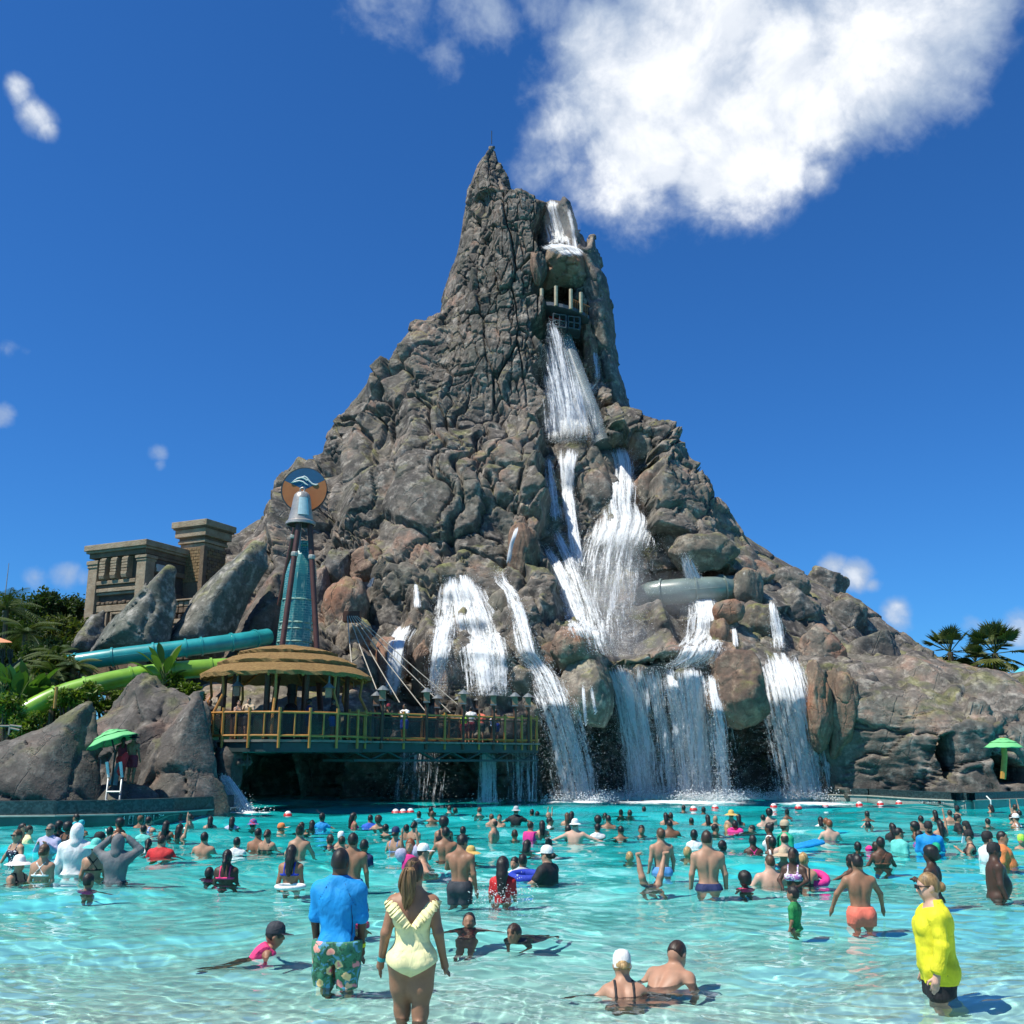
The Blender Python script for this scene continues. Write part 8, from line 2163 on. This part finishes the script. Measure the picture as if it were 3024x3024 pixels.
for (x, y, yw, sx) in ((1186, 2525, 2570, -1), (1232, 2515, 2570, 1)):
    Y = W(x, yw).y; b = MB(); b.lathe([(.07, -.12), (.11, -.08), (.12, 0), (.11, .08), (.07, .12)], n=12, cap=True); o = b.build('arm_float', cloth_mat('lav'), None, True); o.location = P(x, y, Y); o.rotation_euler = (.2, sx * .4, 0); tag(o, 'pale lavender arm float on the %s side of the lifted pink vest child' % ('left' if sx < 0 else 'right'), 'arm float')
for (x, y, yw, lab, cn) in ((533, 2412, 2476, 'dark phone held up by the long haired person at the left', 'black'), (2845, 2480, 2519, 'white phone held by the person in black cap', 'white')):
    b = MB(); b.box((0, 0, 0), (.08, .012, .16)); o = b.build('phone', cloth_mat(cn)); o.location = P(x, y, W(x, yw).y - .2); o.rotation_euler = (0, .3, .4); tag(o, lab, 'phone')
w = W(2770, 2992); b = MB(); b.add([Vector((-.24, .05, 0)), Vector((-.05, -.04, .01)), Vector((.26, -.05, 0)), Vector((.05, .05, .01)), Vector((-.24, .05, -.03)), Vector((-.05, -.04, -.03)), Vector((.26, -.05, -.03)), Vector((.05, .05, -.03))], [(0, 1, 2, 3), (7, 6, 5, 4), (0, 4, 5, 1), (1, 5, 6, 2), (2, 6, 7, 3), (3, 7, 4, 0)])
o = b.build('dive_toy', cloth_mat('lime')); o.location = (w.x, w.y + .05, float(floor_z(w.y)) + .05); tag(o, 'lime green toy lying under water by the yellow shirt person', 'toy')
# necklace of the bearded man
# ------------------------------------------------------------------ lifeguards and visitors on the deck
person_at(LG - Vector((0, 0, 0)), 1.78, -15, 'm', 'down/hug', 'stand', 3, 'sk', 'trunks:maroon+sunhat:black', 'lifeguard in dark sun hat standing under the tilted green umbrella', .0125, group='lifeguards')
person_at(P(354, 2312, 39.4), 1.66, 20, 'm', 'down', 'stand', 4, 'sk', 'tank:maroon+trunks:red', 'second lifeguard in dark red half hidden beside the umbrella pole', .0125, group='lifeguards')
b = MB(); b.tube([(0, 0, -.42), (0, 0, -.30), (0, 0, .30), (0, 0, .42)], [.04, .13, .13, .04], 10); o = b.build('rescue_tube', cloth_mat('red'), None, True); o.location = P(363, 2256, 38.5); o.rotation_euler = (0, .25, 0); tag(o, 'red rescue tube held by the lifeguard in the sun hat', 'rescue tube')
DG = 'visitors on the deck'
DK = [(1160, .45, 'f', 'phone', 165, 2, 'sk', 'tank:black+trunks:black+cap:maroon', 'person in black top and dark red cap leaning on the deck rail', 1.66), (1208, .45, 'm', 'phone', 150, 3, 'sk', 'tee:white+trunks:royal', 'person in white towel and blue shorts at the deck rail', 1.70),
      (1402, .9, 'm', 'down', -5, 2, 'sd', 'tank:lime+trunks:maroon', 'person in neon yellow vest and dark red shorts on the deck', 1.55), (1430, 1.1, 'm', 'out', 0, 2, 'sk', 'tee:white+trunks:maroon', 'person in white shirt and dark red shorts on the deck', 1.74), (1450, .8, 'f', 'down', -20, 2, 'sd', 'tee:coral+trunks:charcoal', 'person in coral top half hidden by a lantern post', 1.62),
      (1476, .6, 'f', 'down', 0, 2, 'pk', 'tank:stripe+trunks:black', 'small person in black and white top near the deck end', 1.40), (1500, 1.0, 'm', 'down', 10, 2, 'sd', 'trunks:royal', 'shirtless person in blue shorts at the deck end', 1.66)]
for (px, off, bd, arms, yaw, sk, hr, cl, lab, H) in DK:
    person_at(PC + at_front(px) + wn * off, H, yaw, bd, arms, 'stand', sk, hr, cl, lab, .0125, group=DG)
for (dx, dy, bd, arms, yaw, sk, hr, cl, lab, H) in ((-3.0, -1.6, 'm', 'down', 170, 3, 'sk', 'tee:black+trunks:black', 'dark clothed visitor at the left pavilion post', 1.75), (-2.2, 1.6, 'f', 'down', 150, 3, 'sk', 'tee:navy+trunks:navy', 'visitor in dark blue deep inside the pavilion', 1.5), (-1.3, -3.2, 'f', 'phone', -160, 1, 'lk', 'tank:grey+trunks:black', 'person leaning on the pavilion rail beside the person in tan shirt', 1.64), (-.85, -3.3, 'm', 'phone', 175, 1, 'sk', 'tee:tan+trunks:charcoal', 'person in tan shirt leaning on the pavilion rail', 1.74), (1.6, -2.6, 'b', 'fwd', -80, 3, 'ak', 'tee:navy+trunks:navy', 'visitor in navy bending by the right pavilion posts', 1.7), (2.6, -2.4, 'm', 'down', -60, 3, 'sk', 'tee:black+trunks:blue', 'visitor with backpack at the right end of the pavilion', 1.72)):
    person_at(PC + Vector((dx, dy, 0)), H, yaw, bd, arms, 'stand', sk, hr, cl, lab, .0125, group=DG)

# water thrown up round the child in the red shirt and the wading boys
w = W(1485, 2664); n = 700; ang_ = rgF.uniform(0, 2 * pi, n); rr_ = rgF.uniform(.12, .55, n)
pts_ = np.stack((np.cos(ang_) * rr_, np.sin(ang_) * rr_ * .8, np.abs(rgF.normal(0, .14, n)) * np.exp(-(rr_ - .3) ** 2 * 6)), 1).astype(np.float32)
sp = droplets('splash', pts_, (rgF.random(n) ** 2 * .012 + .004).astype(np.float32), None, .9, rgF); sp.location = w; tag(sp, 'spray of droplets round the child in red shirt', 'splash')
